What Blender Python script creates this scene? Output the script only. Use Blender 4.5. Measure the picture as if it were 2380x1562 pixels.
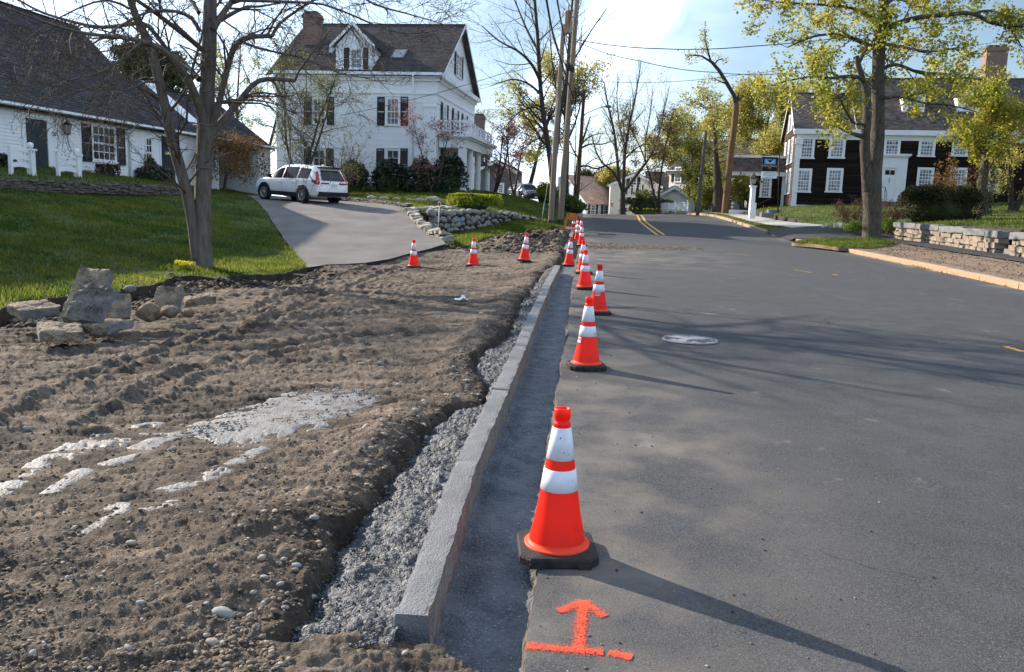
import bpy, bmesh, math, random
import numpy as np
from mathutils import Vector, Matrix, Euler
from mathutils.geometry import delaunay_2d_cdt

# ------------------------------------------------------------------ camera, light, sky
SC = bpy.context.scene
for o in list(bpy.data.objects):
    bpy.data.objects.remove(o)
COL = SC.collection
F_PX, ROLL, CAM_H = 1950.0, 0.034, 1.62          # focal length in px of a 2380 px wide frame
PITCH = math.atan(305 / F_PX)
cd = bpy.data.cameras.new('camera'); cam = bpy.data.objects.new('camera', cd); COL.objects.link(cam)
fw = Vector((0, math.cos(PITCH), -math.sin(PITCH))); rt = Vector((1, 0, 0)); up = Vector((0, math.sin(PITCH), math.cos(PITCH)))
cx = math.cos(ROLL) * rt + math.sin(ROLL) * up
cy = -math.sin(ROLL) * rt + math.cos(ROLL) * up
cz = -fw
cam.matrix_world = Matrix(((cx.x, cy.x, cz.x, 0), (cx.y, cy.y, cz.y, 0), (cx.z, cy.z, cz.z, CAM_H), (0, 0, 0, 1)))
cd.sensor_width = 36.0; cd.lens = 36.0 * F_PX / 2380.0
cd.clip_start = 0.05; cd.clip_end = 3000
SC.camera = cam

SUN_EL = math.radians(24.7)
SUN_H = Vector((-0.778, 0.628)).normalized()
SUN_DIR = Vector((SUN_H.x * math.cos(SUN_EL), SUN_H.y * math.cos(SUN_EL), math.sin(SUN_EL)))   # towards the sun
SUN_ROT = math.atan2(SUN_H.x, SUN_H.y)
sl = bpy.data.lights.new('sun', 'SUN'); sl.energy = 5.0; sl.angle = math.radians(0.5); sl.color = (1.0, 0.89, 0.75)
so = bpy.data.objects.new('sun', sl); COL.objects.link(so)
so.rotation_euler = (-SUN_DIR).to_track_quat('-Z', 'Y').to_euler(); so.location = (-30, 20, 30)

SC.view_settings.view_transform = 'Standard'; SC.view_settings.look = 'None'
SC.view_settings.exposure = 1.13; SC.view_settings.gamma = 1.0; SC.view_settings.use_curve_mapping = False
SC.cycles.max_bounces = 6; SC.cycles.transparent_max_bounces = 8; SC.cycles.diffuse_bounces = 3; SC.cycles.glossy_bounces = 3
SC.cycles.transmission_bounces = 3
SC.cycles.use_denoising = True

def pray(u, v):
    """direction through a point of the photograph (2380 px wide frame)"""
    x = (u - 1190) / F_PX; y = (781 - v) / F_PX
    x0 = x * math.cos(ROLL) - y * math.sin(ROLL); y0 = x * math.sin(ROLL) + y * math.cos(ROLL)
    return Vector((x0, math.cos(PITCH) + y0 * math.sin(PITCH), -math.sin(PITCH) + y0 * math.cos(PITCH)))
def P(u, v, y):
    d = pray(u, v); return Vector((0, 0, CAM_H)) + d * (y / d.y)

CLOUD_SHIFT = (3.1, 0.4, 0.0)  # offset of the added fill cloud, leaves the sky in view blue
W = bpy.data.worlds.new("World"); SC.world = W; W.use_nodes = True
nt = W.node_tree; nt.nodes.clear()
def wn(t, **k):
    n = nt.nodes.new(t)
    for a, b in k.items(): setattr(n, a, b)
    return n
sky = wn('ShaderNodeTexSky', sky_type='NISHITA'); sky.sun_disc = False
sky.sun_elevation = SUN_EL; sky.sun_rotation = SUN_ROT; sky.air_density = 1.0; sky.dust_density = 0.6; sky.ozone_density = 1.5
geo = wn('ShaderNodeNewGeometry'); tc = wn('ShaderNodeTexCoord')
def wm(op, a, b=None, c=None):
    n = wn('ShaderNodeMath', operation=op)
    for i, s in enumerate((a, b, c)):
        if s is None: continue
        if isinstance(s, (int, float)): n.inputs[i].default_value = s
        else: nt.links.new(s, n.inputs[i])
    return n.outputs[0]
def wdot(vec):
    n = wn('ShaderNodeVectorMath', operation='DOT_PRODUCT'); nt.links.new(tc.outputs['Generated'], n.inputs[0]); n.inputs[1].default_value = vec
    return n.outputs['Value']
def wsm(v, a, b):
    n = wn('ShaderNodeMapRange', interpolation_type='SMOOTHSTEP'); nt.links.new(v, n.inputs[0]); n.inputs[1].default_value = a; n.inputs[2].default_value = b
    return n.outputs[0]
# a long contrail-like band of cirrus and a thin veil thickening towards the sun
a_, b_ = pray(1345, 235).normalized(), pray(1500, 30).normalized()
bn = a_.cross(b_).normalized()
if bn.x < 0: bn = -bn
mp = wn('ShaderNodeMapping'); nt.links.new(tc.outputs['Generated'], mp.inputs[0]); mp.inputs['Scale'].default_value = (3, 3, 9)
nz = wn('ShaderNodeTexNoise'); nt.links.new(mp.outputs[0], nz.inputs['Vector']); nz.inputs['Scale'].default_value = 1.6; nz.inputs['Detail'].default_value = 5
wob = wm('MULTIPLY', wm('SUBTRACT', nz.outputs['Fac'], 0.5), 0.04)
bd = wm('ADD', wdot(bn), wob)
band = wm('MULTIPLY', wsm(bd, -0.075, -0.03), wm('SUBTRACT', 1.0, wsm(bd, 0.002, 0.055)))
veil = wsm(wm('ADD', wdot(SUN_DIR), wm('MULTIPLY', wm('SUBTRACT', nz.outputs['Fac'], 0.5), 0.22)), 0.62, 0.97)
low = wm('SUBTRACT', 1.0, wsm(wdot((0, 0, 1)), 0.0, 0.10))
cl = wm('MAXIMUM', wm('MULTIPLY', band, 0.95), wm('MAXIMUM', wm('MULTIPLY', veil, 0.9), wm('MULTIPLY', low, 0.6)))
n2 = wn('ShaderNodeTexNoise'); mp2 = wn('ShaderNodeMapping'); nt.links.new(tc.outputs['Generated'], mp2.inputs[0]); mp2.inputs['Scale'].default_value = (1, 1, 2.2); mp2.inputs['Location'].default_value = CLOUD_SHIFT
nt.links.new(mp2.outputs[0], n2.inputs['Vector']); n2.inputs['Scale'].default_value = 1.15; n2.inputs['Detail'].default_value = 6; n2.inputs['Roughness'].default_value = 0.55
fill_cloud = wm('MULTIPLY', wsm(n2.outputs['Fac'], 0.43, 0.66), 0.85)  # broad cloud cover added, mostly out of view, to raise the fill light
cl = wm('MAXIMUM', cl, fill_cloud)
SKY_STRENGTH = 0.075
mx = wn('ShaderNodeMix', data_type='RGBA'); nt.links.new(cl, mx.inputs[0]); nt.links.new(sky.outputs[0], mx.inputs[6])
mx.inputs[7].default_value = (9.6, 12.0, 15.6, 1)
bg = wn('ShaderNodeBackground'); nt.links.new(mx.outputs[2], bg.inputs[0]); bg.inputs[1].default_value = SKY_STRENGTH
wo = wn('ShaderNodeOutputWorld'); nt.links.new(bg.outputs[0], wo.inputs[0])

# ------------------------------------------------------------------ noise
def _hash(ix, iy, seed):
    with np.errstate(over='ignore'):
        h = (ix.astype(np.int64) * 374761393 + iy.astype(np.int64) * 668265263 + seed * 974711) & 0xFFFFFFFF
        h = ((h ^ (h >> 13)) * 1274126177) & 0xFFFFFFFF
        h = h ^ (h >> 16)
    return (h & 0xFFFF) / 65535.0
def vn(x, y, seed=0):
    x = np.asarray(x, float); y = np.asarray(y, float)
    ix = np.floor(x); iy = np.floor(y); fx = x - ix; fy = y - iy
    fx = fx * fx * fx * (fx * (fx * 6 - 15) + 10); fy = fy * fy * fy * (fy * (fy * 6 - 15) + 10)
    a = _hash(ix, iy, seed); b = _hash(ix + 1, iy, seed); c = _hash(ix, iy + 1, seed); d = _hash(ix + 1, iy + 1, seed)
    return (a + (b - a) * fx) * (1 - fy) + (c + (d - c) * fx) * fy - 0.5
def fbm(x, y, seed=0, octv=4, gain=0.5):
    s = 0; a = 1.0
    for i in range(octv):
        s = s + a * vn(x * 2 ** i + 17.3 * i, y * 2 ** i - 9.1 * i, seed + i); a *= gain
    return s
def sst(a, b, x):
    t = np.clip((np.asarray(x, float) - a) / (b - a), 0, 1); return t * t * (3 - 2 * t)

# ------------------------------------------------------------------ materials
MATS = {}
def M(name, col, col2=None, rough=0.85, vscale=4.0, bump=0.0, bscale=40.0, island=0.0, metal=0.0, spec=0.15, trans=0.0, detail=4.0,
      stretch=None, speck=None, coat=0.0, lo=0.35, hi=0.65, objrand=0.0):
    if name in MATS: return MATS[name]
    m = bpy.data.materials.new(name); m.use_nodes = True; t = m.node_tree; N = t.nodes; L = t.links
    b = N['Principled BSDF']; b.inputs['Roughness'].default_value = rough; b.inputs['Metallic'].default_value = metal
    b.inputs['Specular IOR Level'].default_value = spec; b.inputs['Coat Weight'].default_value = coat
    c = (*col, 1); b.inputs['Base Color'].default_value = c
    tx = N.new('ShaderNodeTexCoord'); vec = tx.outputs['Object']
    if stretch:
        mpn = N.new('ShaderNodeMapping'); L.new(vec, mpn.inputs[0]); mpn.inputs['Scale'].default_value = stretch; vec = mpn.outputs[0]
    out = None
    if col2:
        n = N.new('ShaderNodeTexNoise'); L.new(vec, n.inputs['Vector']); n.inputs['Scale'].default_value = vscale; n.inputs['Detail'].default_value = detail
        n.inputs['Roughness'].default_value = 0.6
        r = N.new('ShaderNodeMapRange'); L.new(n.outputs['Fac'], r.inputs[0]); r.inputs[1].default_value = lo; r.inputs[2].default_value = hi
        x = N.new('ShaderNodeMix'); x.data_type = 'RGBA'; L.new(r.outputs[0], x.inputs[0]); x.inputs[6].default_value = c; x.inputs[7].default_value = (*col2, 1)
        out = x.outputs[2]
    if speck:
        n = N.new('ShaderNodeTexNoise'); L.new(vec, n.inputs['Vector']); n.inputs['Scale'].default_value = speck[0]; n.inputs['Detail'].default_value = 2
        r = N.new('ShaderNodeMapRange'); L.new(n.outputs['Fac'], r.inputs[0]); r.inputs[1].default_value = speck[1]; r.inputs[2].default_value = speck[2]
        x = N.new('ShaderNodeMix'); x.data_type = 'RGBA'; L.new(r.outputs[0], x.inputs[0])
        if out: L.new(out, x.inputs[6])
        else: x.inputs[6].default_value = c
        x.inputs[7].default_value = (*speck[3], 1); out = x.outputs[2]
    if island:
        g = N.new('ShaderNodeNewGeometry'); r = N.new('ShaderNodeMapRange'); L.new(g.outputs['Random Per Island'], r.inputs[0])
        r.inputs[3].default_value = 1 - island; r.inputs[4].default_value = 1 + island
        x = N.new('ShaderNodeVectorMath'); x.operation = 'SCALE'
        if out: L.new(out, x.inputs[0])
        else: x.inputs[0].default_value = col
        L.new(r.outputs[0], x.inputs['Scale']); out = x.outputs[0]
    if objrand:
        g = N.new('ShaderNodeObjectInfo'); r = N.new('ShaderNodeMapRange'); L.new(g.outputs['Random'], r.inputs[0]); r.inputs[3].default_value = 1 - objrand; r.inputs[4].default_value = 1 + objrand
        x = N.new('ShaderNodeVectorMath'); x.operation = 'SCALE'
        if out: L.new(out, x.inputs[0])
        else: x.inputs[0].default_value = col
        L.new(r.outputs[0], x.inputs['Scale']); out = x.outputs[0]
    if out: L.new(out, b.inputs['Base Color'])
    if bump:
        n = N.new('ShaderNodeTexNoise'); L.new(vec, n.inputs['Vector']); n.inputs['Scale'].default_value = bscale; n.inputs['Detail'].default_value = 6
        bp = N.new('ShaderNodeBump'); L.new(n.outputs['Fac'], bp.inputs['Height']); bp.inputs['Strength'].default_value = min(1, bump); bp.inputs['Distance'].default_value = 0.02 * max(1, bump)
        L.new(bp.outputs[0], b.inputs['Normal'])
    if trans:
        tr = N.new('ShaderNodeBsdfTranslucent'); ms = N.new('ShaderNodeMixShader'); ms.inputs[0].default_value = trans
        if out: L.new(out, tr.inputs[0])
        else: tr.inputs[0].default_value = c
        L.new(b.outputs[0], ms.inputs[1]); L.new(tr.outputs[0], ms.inputs[2]); L.new(ms.outputs[0], N['Material Output'].inputs[0])
    MATS[name] = m
    return m

# ------------------------------------------------------------------ mesh helpers
class MB:
    def __init__(s): s.v = []; s.f = []; s.m = []; s.sm = []
    def add(s, vs, fs, mi=0, smooth=False):
        o = len(s.v); s.v.extend([tuple(p) for p in vs])
        for f in fs: s.f.append([i + o for i in f]); s.m.append(mi); s.sm.append(smooth)
    def box(s, c, d, rot=None, mi=0, taper=1.0):
        c = Vector(c); hx, hy, hz = d[0] / 2, d[1] / 2, d[2] / 2
        vs = []
        for z in (-hz, hz):
            k = taper if z > 0 else 1.0
            for x, y in ((-hx, -hy), (hx, -hy), (hx, hy), (-hx, hy)): vs.append(Vector((x * k, y * k, z)))
        if rot is not None: vs = [rot @ p for p in vs]
        s.add([c + p for p in vs], [(3, 2, 1, 0), (4, 5, 6, 7), (0, 1, 5, 4), (1, 2, 6, 5), (2, 3, 7, 6), (3, 0, 4, 7)], mi)
    def bb(s, x0, x1, y0, y1, z0, z1, mi=0):
        s.box(((x0 + x1) / 2, (y0 + y1) / 2, (z0 + z1) / 2), (x1 - x0, y1 - y0, z1 - z0), None, mi)
    def tube(s, pts, rad, n=6, mi=0, cap=True, smooth=True):
        pts = [Vector(p) for p in pts]
        if not hasattr(rad, '__len__'): rad = [rad] * len(pts)
        o = []; prev = None
        for i, p in enumerate(pts):
            t = (pts[min(i + 1, len(pts) - 1)] - pts[max(i - 1, 0)])
            if t.length < 1e-9: t = Vector((0, 0, 1))
            t.normalize()
            if prev is None:
                a = Vector((0, 0, 1)) if abs(t.z) < 0.9 else Vector((1, 0, 0)); e = t.cross(a).normalized()
            else: e = (prev - t * prev.dot(t)); e = e.normalized() if e.length > 1e-6 else t.orthogonal().normalized()
            prev = e; g = t.cross(e)
            for k in range(n):
                an = 2 * math.pi * k / n; o.append(p + (e * math.cos(an) + g * math.sin(an)) * rad[i])
        fs = []
        for i in range(len(pts) - 1):
            for k in range(n): fs.append((i * n + k, i * n + (k + 1) % n, (i + 1) * n + (k + 1) % n, (i + 1) * n + k))
        if cap: fs.append(tuple(reversed(range(n)))); fs.append(tuple((len(pts) - 1) * n + k for k in range(n)))
        s.add(o, fs, mi, smooth)
    def lathe(s, prof, n=24, c=(0, 0, 0), mi=0, smooth=True):
        c = Vector(c); vs = []
        for r, z in prof:
            for k in range(n): a = 2 * math.pi * k / n; vs.append(c + Vector((r * math.cos(a), r * math.sin(a), z)))
        fs = [(i * n + k, i * n + (k + 1) % n, (i + 1) * n + (k + 1) % n, (i + 1) * n + k) for i in range(len(prof) - 1) for k in range(n)]
        s.add(vs, fs, mi, smooth)
    def prism(s, poly, ax, h0, h1, mi=0):
        """poly of 2-D points extruded along axis ax (0,1,2) from h0 to h1"""
        def mk(p, h):
            return (h, p[0], p[1]) if ax == 0 else ((p[0], h, p[1]) if ax == 1 else (p[0], p[1], h))
        n = len(poly); vs = [mk(p, h0) for p in poly] + [mk(p, h1) for p in poly]
        ar = sum(poly[i][0] * poly[(i + 1) % n][1] - poly[(i + 1) % n][0] * poly[i][1] for i in range(n))
        flip = (ar < 0) != (ax == 1)
        a = tuple(range(n)); b = tuple(range(n, 2 * n)); sd = [(i, (i + 1) % n, n + (i + 1) % n, n + i) for i in range(n)]
        fs = [tuple(reversed(a)), b] + sd
        if flip: fs = [tuple(reversed(f)) for f in fs]
        s.add(vs, fs, mi)
    def mesh(s, name, mats):
        me = bpy.data.meshes.new(name); me.from_pydata(s.v, [], s.f)
        for m in (mats if isinstance(mats, (list, tuple)) else [mats]): me.materials.append(m)
        me.polygons.foreach_set('material_index', s.m); me.polygons.foreach_set('use_smooth', s.sm); me.update()
        return me
    def build(s, name, mats, parent=None, loc=None, rot=None):
        return obj(name, s.mesh(name, mats), parent, loc, rot)
def obj(name, me, parent=None, loc=None, rot=None, mat=None):
    o = bpy.data.objects.new(name, me); COL.objects.link(o)
    if parent: o.parent = parent
    if mat is not None: o.matrix_local = mat
    if loc is not None: o.location = loc
    if rot is not None: o.rotation_euler = rot
    return o
def tag(o, label=None, cat=None, group=None, kind=None):
    if label: o['label'] = label
    if cat: o['category'] = cat
    if group: o['group'] = group
    if kind: o['kind'] = kind
    return o
def empty(name, loc, rz=0.0, label=None, cat=None, group=None, mat=None):
    o = bpy.data.objects.new(name, None); COL.objects.link(o); o.empty_display_size = 0.2
    o.location = loc; o.rotation_euler = (0, 0, rz)
    if mat is not None: o.matrix_world = mat
    return tag(o, label, cat, group)
def npmesh(name, V, Fq, mats, smooth=False, mi=None):
    """fast mesh from numpy arrays: V (n,3), Fq (m,k) with constant k"""
    me = bpy.data.meshes.new(name); V = np.asarray(V, np.float32); Fq = np.asarray(Fq, np.int32); k = Fq.shape[1]
    me.vertices.add(len(V)); me.vertices.foreach_set('co', V.ravel())
    me.loops.add(Fq.size); me.loops.foreach_set('vertex_index', Fq.ravel())
    me.polygons.add(len(Fq)); me.polygons.foreach_set('loop_start', np.arange(0, Fq.size, k, dtype=np.int32))
    me.polygons.foreach_set('use_smooth', np.full(len(Fq), smooth))
    for m in (mats if isinstance(mats, (list, tuple)) else [mats]): me.materials.append(m)
    if mi is not None: me.polygons.foreach_set('material_index', np.asarray(mi, np.int32))
    me.update(calc_edges=True); return me
def copy_tree(o, parent=None):
    c = o.copy(); COL.objects.link(c)
    if parent is not None: c.parent = parent
    for ch in list(o.children): copy_tree(ch, c)
    return c
def in_poly(px, py, poly):
    px = np.asarray(px); py = np.asarray(py); r = np.zeros(px.shape, bool); n = len(poly)
    for i in range(n):
        x1, y1 = poly[i]; x2, y2 = poly[(i + 1) % n]
        c = ((y1 > py) != (y2 > py)); xi = (x2 - x1) * (py - y1) / ((y2 - y1) if y2 != y1 else 1e-12) + x1
        r ^= c & (px < xi)
    return r
def dist_poly(px, py, poly, closed=True):
    d = np.full(np.shape(px), 1e9); n = len(poly)
    for i in range(n if closed else n - 1):
        x1, y1 = poly[i]; x2, y2 = poly[(i + 1) % n]; dx, dy = x2 - x1, y2 - y1; l2 = dx * dx + dy * dy + 1e-12
        t = np.clip(((px - x1) * dx + (py - y1) * dy) / l2, 0, 1)
        d = np.minimum(d, np.hypot(px - x1 - t * dx, py - y1 - t * dy))
    return d
def resample(pts, step, jit=0.0, rng=None, closed=True):
    out = []; n = len(pts)
    for i in range(n if closed else n - 1):
        a = Vector(pts[i][:2]); b = Vector(pts[(i + 1) % n][:2]); k = max(1, int((b - a).length / step)); nn = Vector((-(b - a).y, (b - a).x)).normalized() if (b - a).length > 0 else Vector((0, 0))
        for j in range(k):
            p = a.lerp(b, j / k)
            if jit and rng and j > 0: p += nn * rng.uniform(-jit, jit)
            out.append((p.x, p.y))
    if not closed: out.append(tuple(pts[-1][:2]))
    return out
def sheet(name, poly, zf, cell, mat, smooth=True, skirt=0.0, skirt_mat=None, jitter=0.3, seed=1, sizef=None):
    """a sheet of ground filling a polygon, height zf(x, y), optional cut edge going down"""
    rng = np.random.default_rng(seed); pp = np.array(poly)
    x0, y0 = pp.min(0); x1, y1 = pp.max(0)
    gx, gy = np.meshgrid(np.arange(x0, x1, cell), np.arange(y0, y1, cell))
    gx = (gx + rng.uniform(-jitter, jitter, gx.shape) * cell).ravel(); gy = (gy + rng.uniform(-jitter, jitter, gy.shape) * cell).ravel()
    k = in_poly(gx, gy, poly) & (dist_poly(gx, gy, poly) > cell * 0.35); gx, gy = gx[k], gy[k]
    n = len(poly)
    verts = [Vector(p) for p in poly] + [Vector((a, b)) for a, b in zip(gx, gy)]
    r = delaunay_2d_cdt(verts, [(i, (i + 1) % n) for i in range(n)], [list(range(n))], 1, 1e-5)
    vx = np.array([(p.x, p.y) for p in r[0]]); z = zf(vx[:, 0], vx[:, 1])
    fs = [list(f) for f in r[2]]
    vs = [(a, b, c) for (a, b), c in zip(vx, z)]; mi = [0] * len(fs)
    for q, f in enumerate(fs):
        a, b, c = [Vector(vs[i]) for i in f[:3]]
        if (b - a).cross(c - a).z < 0: fs[q] = f[::-1]
    if skirt:
        pz = zf(pp[:, 0], pp[:, 1]); o = len(vs)
        vs += [(a, b, c) for (a, b), c in zip(poly, pz)] + [(a, b, c - skirt) for (a, b), c in zip(poly, pz)]
        for i in range(n): fs.append([o + i, o + (i + 1) % n, o + n + (i + 1) % n, o + n + i]); mi.append(1)
    me = bpy.data.meshes.new(name); me.from_pydata(vs, [], fs)
    me.materials.append(mat)
    if skirt: me.materials.append(skirt_mat or mat)
    me.polygons.foreach_set('material_index', mi); me.polygons.foreach_set('use_smooth', [smooth] * len(fs)); me.update()
    return obj(name, me)
def tps(ctrl):
    c = np.array(ctrl, float); n = len(c)
    def U(r): return r * r * np.log(np.maximum(r, 1e-9))
    K = U(np.hypot(c[:, None, 0] - c[None, :, 0], c[:, None, 1] - c[None, :, 1])) + np.eye(n) * 0.02
    A = np.zeros((n + 3, n + 3)); A[:n, :n] = K; A[:n, n] = 1; A[:n, n + 1:] = c[:, :2]; A[n, :n] = 1; A[n + 1:, :n] = c[:, :2].T
    w = np.linalg.solve(A, np.concatenate([c[:, 2], [0, 0, 0]]))
    def fz(x, y):
        x = np.asarray(x, float); y = np.asarray(y, float)
        return (U(np.hypot(x[..., None] - c[:, 0], y[..., None] - c[:, 1])) * w[:n]).sum(-1) + w[n] + w[n + 1] * x + w[n + 2] * y
    return fz
# ------------------------------------------------------------------ lie of the land
_Y = [-8, 0, 3.7, 8, 11.75, 14.85, 17.8, 21, 27.6, 34.65, 45, 55, 62, 70, 80, 100, 140]
_Z = [-.03, -.01, .02, .07, .14, .185, .23, .27, .36, .46, .66, .90, 1.03, 1.05, .85, -.3, -4]
_XL = ([-8, 2.9, 4.24, 6.56, 9.58, 13.64, 17.34, 24, 30.64, 45, 60, 75, 100, 140], [-.75, .095, .19, .363, .638, .947, 1.25, 1.78, 2.32, 3.45, 4.6, 5.2, 3.5, -8])
_XK = ([2.0, 2.84, 4.66, 6.52, 10.54, 14.6, 18.1, 24, 32.8, 40, 60], [-.33, -.262, -.173, -.003, .329, .667, .996, 1.55, 2.24, 2.85, 4.5])
_XR = ([-8, 17.4, 19.9, 22.6, 25.8, 30, 35.6, 45.7, 60, 75, 100, 140], [8.6, 10.57, 10.84, 11.03, 11.23, 11.5, 11.75, 12.8, 13.9, 14.4, 12.5, 1])
def xl(y): return np.interp(y, *_XL)
def xk(y): return np.interp(y, *_XK)       # road-side face of the new kerb
def xr(y): return np.interp(y, *_XR)
def zroad(x, y):
    x = np.asarray(x, float); y = np.asarray(y, float)
    t = np.clip((x - xl(y)) / (xr(y) - xl(y)), -0.05, 1.05)
    return np.interp(y, _Y, _Z) + 0.27 * sst(36, 62, y) * t + 0.05 * (1 - (2 * t - 1) ** 2) * (1 - sst(10, 50, y)) * sst(0.0, 1, t + .3)
_dirt0 = tps([(-.3, 2.6, .06), (-3, 2.6, .05), (-6, 3, .02), (-9, 5, .0), (0, 6.5, .13), (-3, 6.5, .03), (-6, 8, -.03), (.3, 10.5, .19), (-3, 10.5, .05),
               (-5.5, 11, -.06), (.6, 14.5, .22), (-2.5, 15, .08), (-4.8, 16, -.04), (.9, 18, .23), (1.35, 20.85, .26), (.24, 21.15, .18), (-1.03, 21.1, .06),
               (-2.53, 21.05, -.02), (-4.3, 19, .02), (-2, 23.6, .3), (-1.1, 24.8, .3), (1.2, 24, .35), (-.5, 28.5, .42), (1, 32, .5), (1.9, 33, .54), (1.8, 38, .6), (2.5, 40, .66),
               (-.2, 3, .09), (-.1, 4.6, .11)])
lawn_z = tps([(-9, 6, .12), (-6.6, 9.5, .1), (-6.6, 11.3, .1), (-6.1, 13.3, .1), (-6, 15.6, .12), (-5.1, 15.8, .1), (-4.4, 17.8, .1), (-4.6, 19, .05), (-3, 21, .08), (-2, 23.9, .42),
              (-3.6, 30.4, 1.12), (-8.2, 32.9, 1.41), (-10.4, 34.5, 1.5), (-13, 44, 1.6), (-9, 40, 1.53), (-6, 37, 1.46), (-6.4, 23.6, .39), (-8.6, 29.4, 1.01),
              (-10.3, 33.6, 1.46), (-14.3, 23.4, 1.58), (-12.9, 33.1, 1.56), (-16, 12, 1.5), (-10, 18, .72)])
low_z = tps([(-2, 24.7, .33), (-1.15, 25, .37), (-.6, 29, .47), (1, 32.5, .53), (1.75, 38, .63), (2.4, 40, .68), (0, 36, .97), (-1.5, 33.5, .66), (-3, 31, .45), (-2.6, 28, .40)])
ter_z = tps([(-3.9, 31.2, 1.15), (-3, 31, 1.28), (-1.5, 33.7, 1.33), (0, 36.1, 1.08), (1, 38, .98), (2, 46, 1.45), (1, 55, 1.95), (-4.8, 49, 2.3), (-14, 49, 2.2), (-6, 38.5, 1.55), (-12, 46, 1.72),
             (4.3, 58, 1.08), (3.2, 48, .85), (2.5, 40, .70), (0, 62, 2.1), (-20, 60, 2.3)])
rlow_z = tps([(8.75, -6, .12), (9.7, 8, .2), (10.6, 17.4, .36), (11.03, 22.6, .44), (11.5, 30, .54), (11.78, 35.6, .62), (12.5, 42, .80), (13, 47, .96), (13.95, 60, 1.42), (14.4, 70, 1.5), (15.4, 36, .68), (16.5, 27, .5), (17.2, 38, .72),
              (15.5, 20, .42), (14, 5, .25), (14, 42, .97), (15.6, 42, 1.1), (15.5, 61, 1.45), (16.5, 72, 1.5), (17.6, 38.5, .84)])
rup_z = tps([(17.5, 38.3, 1.3), (17, 27, 1.38), (17, 20, 1.4), (17, 10, 1.3), (25, 35, 1.75), (18, 57, 2.1), (24, 54, 2.35), (30, 50, 2.6), (14.6, 50, 1.38), (15.9, 43.5, 1.12), (16.4, 40.6, .92), (40, 40, 2.7), (15.7, 61, 1.5),
             (16.6, 72, 1.55), (20, 70, 2.1), (22, 20, 1.5)])
up_z = tps([(-16, 20, 1.98), (-13.6, 32.5, 1.95), (-16.8, 20, 2.2), (-15.7, 34, 2.18), (-14.6, 41, 1.85), (-13.4, 40, 1.7), (-14, 47, 1.62)])
def hit(u, v, zf, y0=1.5, y1=110):
    d = pray(u, v); ys = np.arange(y0, y1, 0.03); xs = d.x / d.y * ys; z = CAM_H + d.z / d.y * ys
    k = z < zf(xs, ys)
    i = int(np.argmax(k)) if k.any() else len(ys) - 1
    return Vector((xs[i], ys[i], float(zf(np.array([xs[i]]), np.array([ys[i]]))[0])))
def on_road(u, v): return hit(u, v, zroad)
def H2(pts, zf): return [tuple(hit(u, v, zf)[:2]) for u, v in pts]
def extr(zf, x, y): return float(zf(np.array([x]), np.array([y]))[0])

# ------------------------------------------------------------------ ground materials
rngG = random.Random(3)
m_soil = M('dark_soil', (.035, .026, .02), (.075, .055, .04), vscale=9, bump=1, bscale=25)
m_lawn = M('lawn_turf', (.045, .065, .016), (.07, .09, .025), vscale=1.2, bump=.6, bscale=60, detail=6)
m_blade = M('grass_blades', (.05, .095, .018), (.17, .18, .03), vscale=.9, island=.5, trans=.62, rough=.6)
def dirt_material():
    m = bpy.data.materials.new('dug_dirt'); m.use_nodes = True; t = m.node_tree; N = t.nodes; L = t.links; b = N['Principled BSDF']
    b.inputs['Roughness'].default_value = .95; b.inputs['Specular IOR Level'].default_value = .15
    tx = N.new('ShaderNodeTexCoord')
    def noise(sc, det, lo, hi, st=None):
        v = tx.outputs['Object']
        if st:
            mp_ = N.new('ShaderNodeMapping'); L.new(v, mp_.inputs[0]); mp_.inputs['Scale'].default_value = st; v = mp_.outputs[0]
        n = N.new('ShaderNodeTexNoise'); L.new(v, n.inputs['Vector']); n.inputs['Scale'].default_value = sc; n.inputs['Detail'].default_value = det; n.inputs['Roughness'].default_value = .65
        r = N.new('ShaderNodeMapRange'); L.new(n.outputs['Fac'], r.inputs[0]); r.inputs[1].default_value = lo; r.inputs[2].default_value = hi
        return r.outputs[0], n.outputs['Fac']
    def mix(f, a, c):
        x = N.new('ShaderNodeMix'); x.data_type = 'RGBA'; L.new(f, x.inputs[0])
        if isinstance(a, tuple): x.inputs[6].default_value = (*a, 1)
        else: L.new(a, x.inputs[6])
        x.inputs[7].default_value = (*c, 1); return x.outputs[2]
    f1, _ = noise(.9, 5, .35, .68); f2, n2 = noise(7, 8, .38, .66); f3, n3 = noise(55, 5, .56, .66); f4, _ = noise(2.1, 6, .52, .68, (.4, 2.6, 1)); f9, _ = noise(1.7, 8, .54, .66, (.45, 2.4, 1.3)); f5, n5 = noise(140, 3, .5, .72)
    c = mix(f1, (.215, .165, .124), (.130, .098, .073)); c = mix(f2, c, (.060, .048, .038)); c = mix(f4, c, (.27, .20, .142)); c = mix(f9, c, (.045, .036, .029)); c = mix(f3, c, (.27, .235, .195)); c = mix(f5, c, (.04, .033, .028))
    at = N.new('ShaderNodeAttribute'); at.attribute_name = 'damp'; f6, _ = noise(5, 6, .28, .55); mu = N.new('ShaderNodeMath'); mu.operation = 'MULTIPLY'; L.new(at.outputs['Fac'], mu.inputs[0]); L.new(f6, mu.inputs[1]); c = mix(mu.outputs[0], c, (.042, .032, .025))
    L.new(c, b.inputs['Base Color'])
    bp = N.new('ShaderNodeBump'); bp.inputs['Distance'].default_value = .018; bp.inputs['Strength'].default_value = .9; L.new(n3, bp.inputs['Height'])
    bp2 = N.new('ShaderNodeBump'); bp2.inputs['Distance'].default_value = .008; bp2.inputs['Strength'].default_value = .9; L.new(n5, bp2.inputs['Height']); L.new(bp.outputs[0], bp2.inputs['Normal'])
    L.new(bp2.outputs[0], b.inputs['Normal']); return m
m_dirt = dirt_material()
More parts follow.
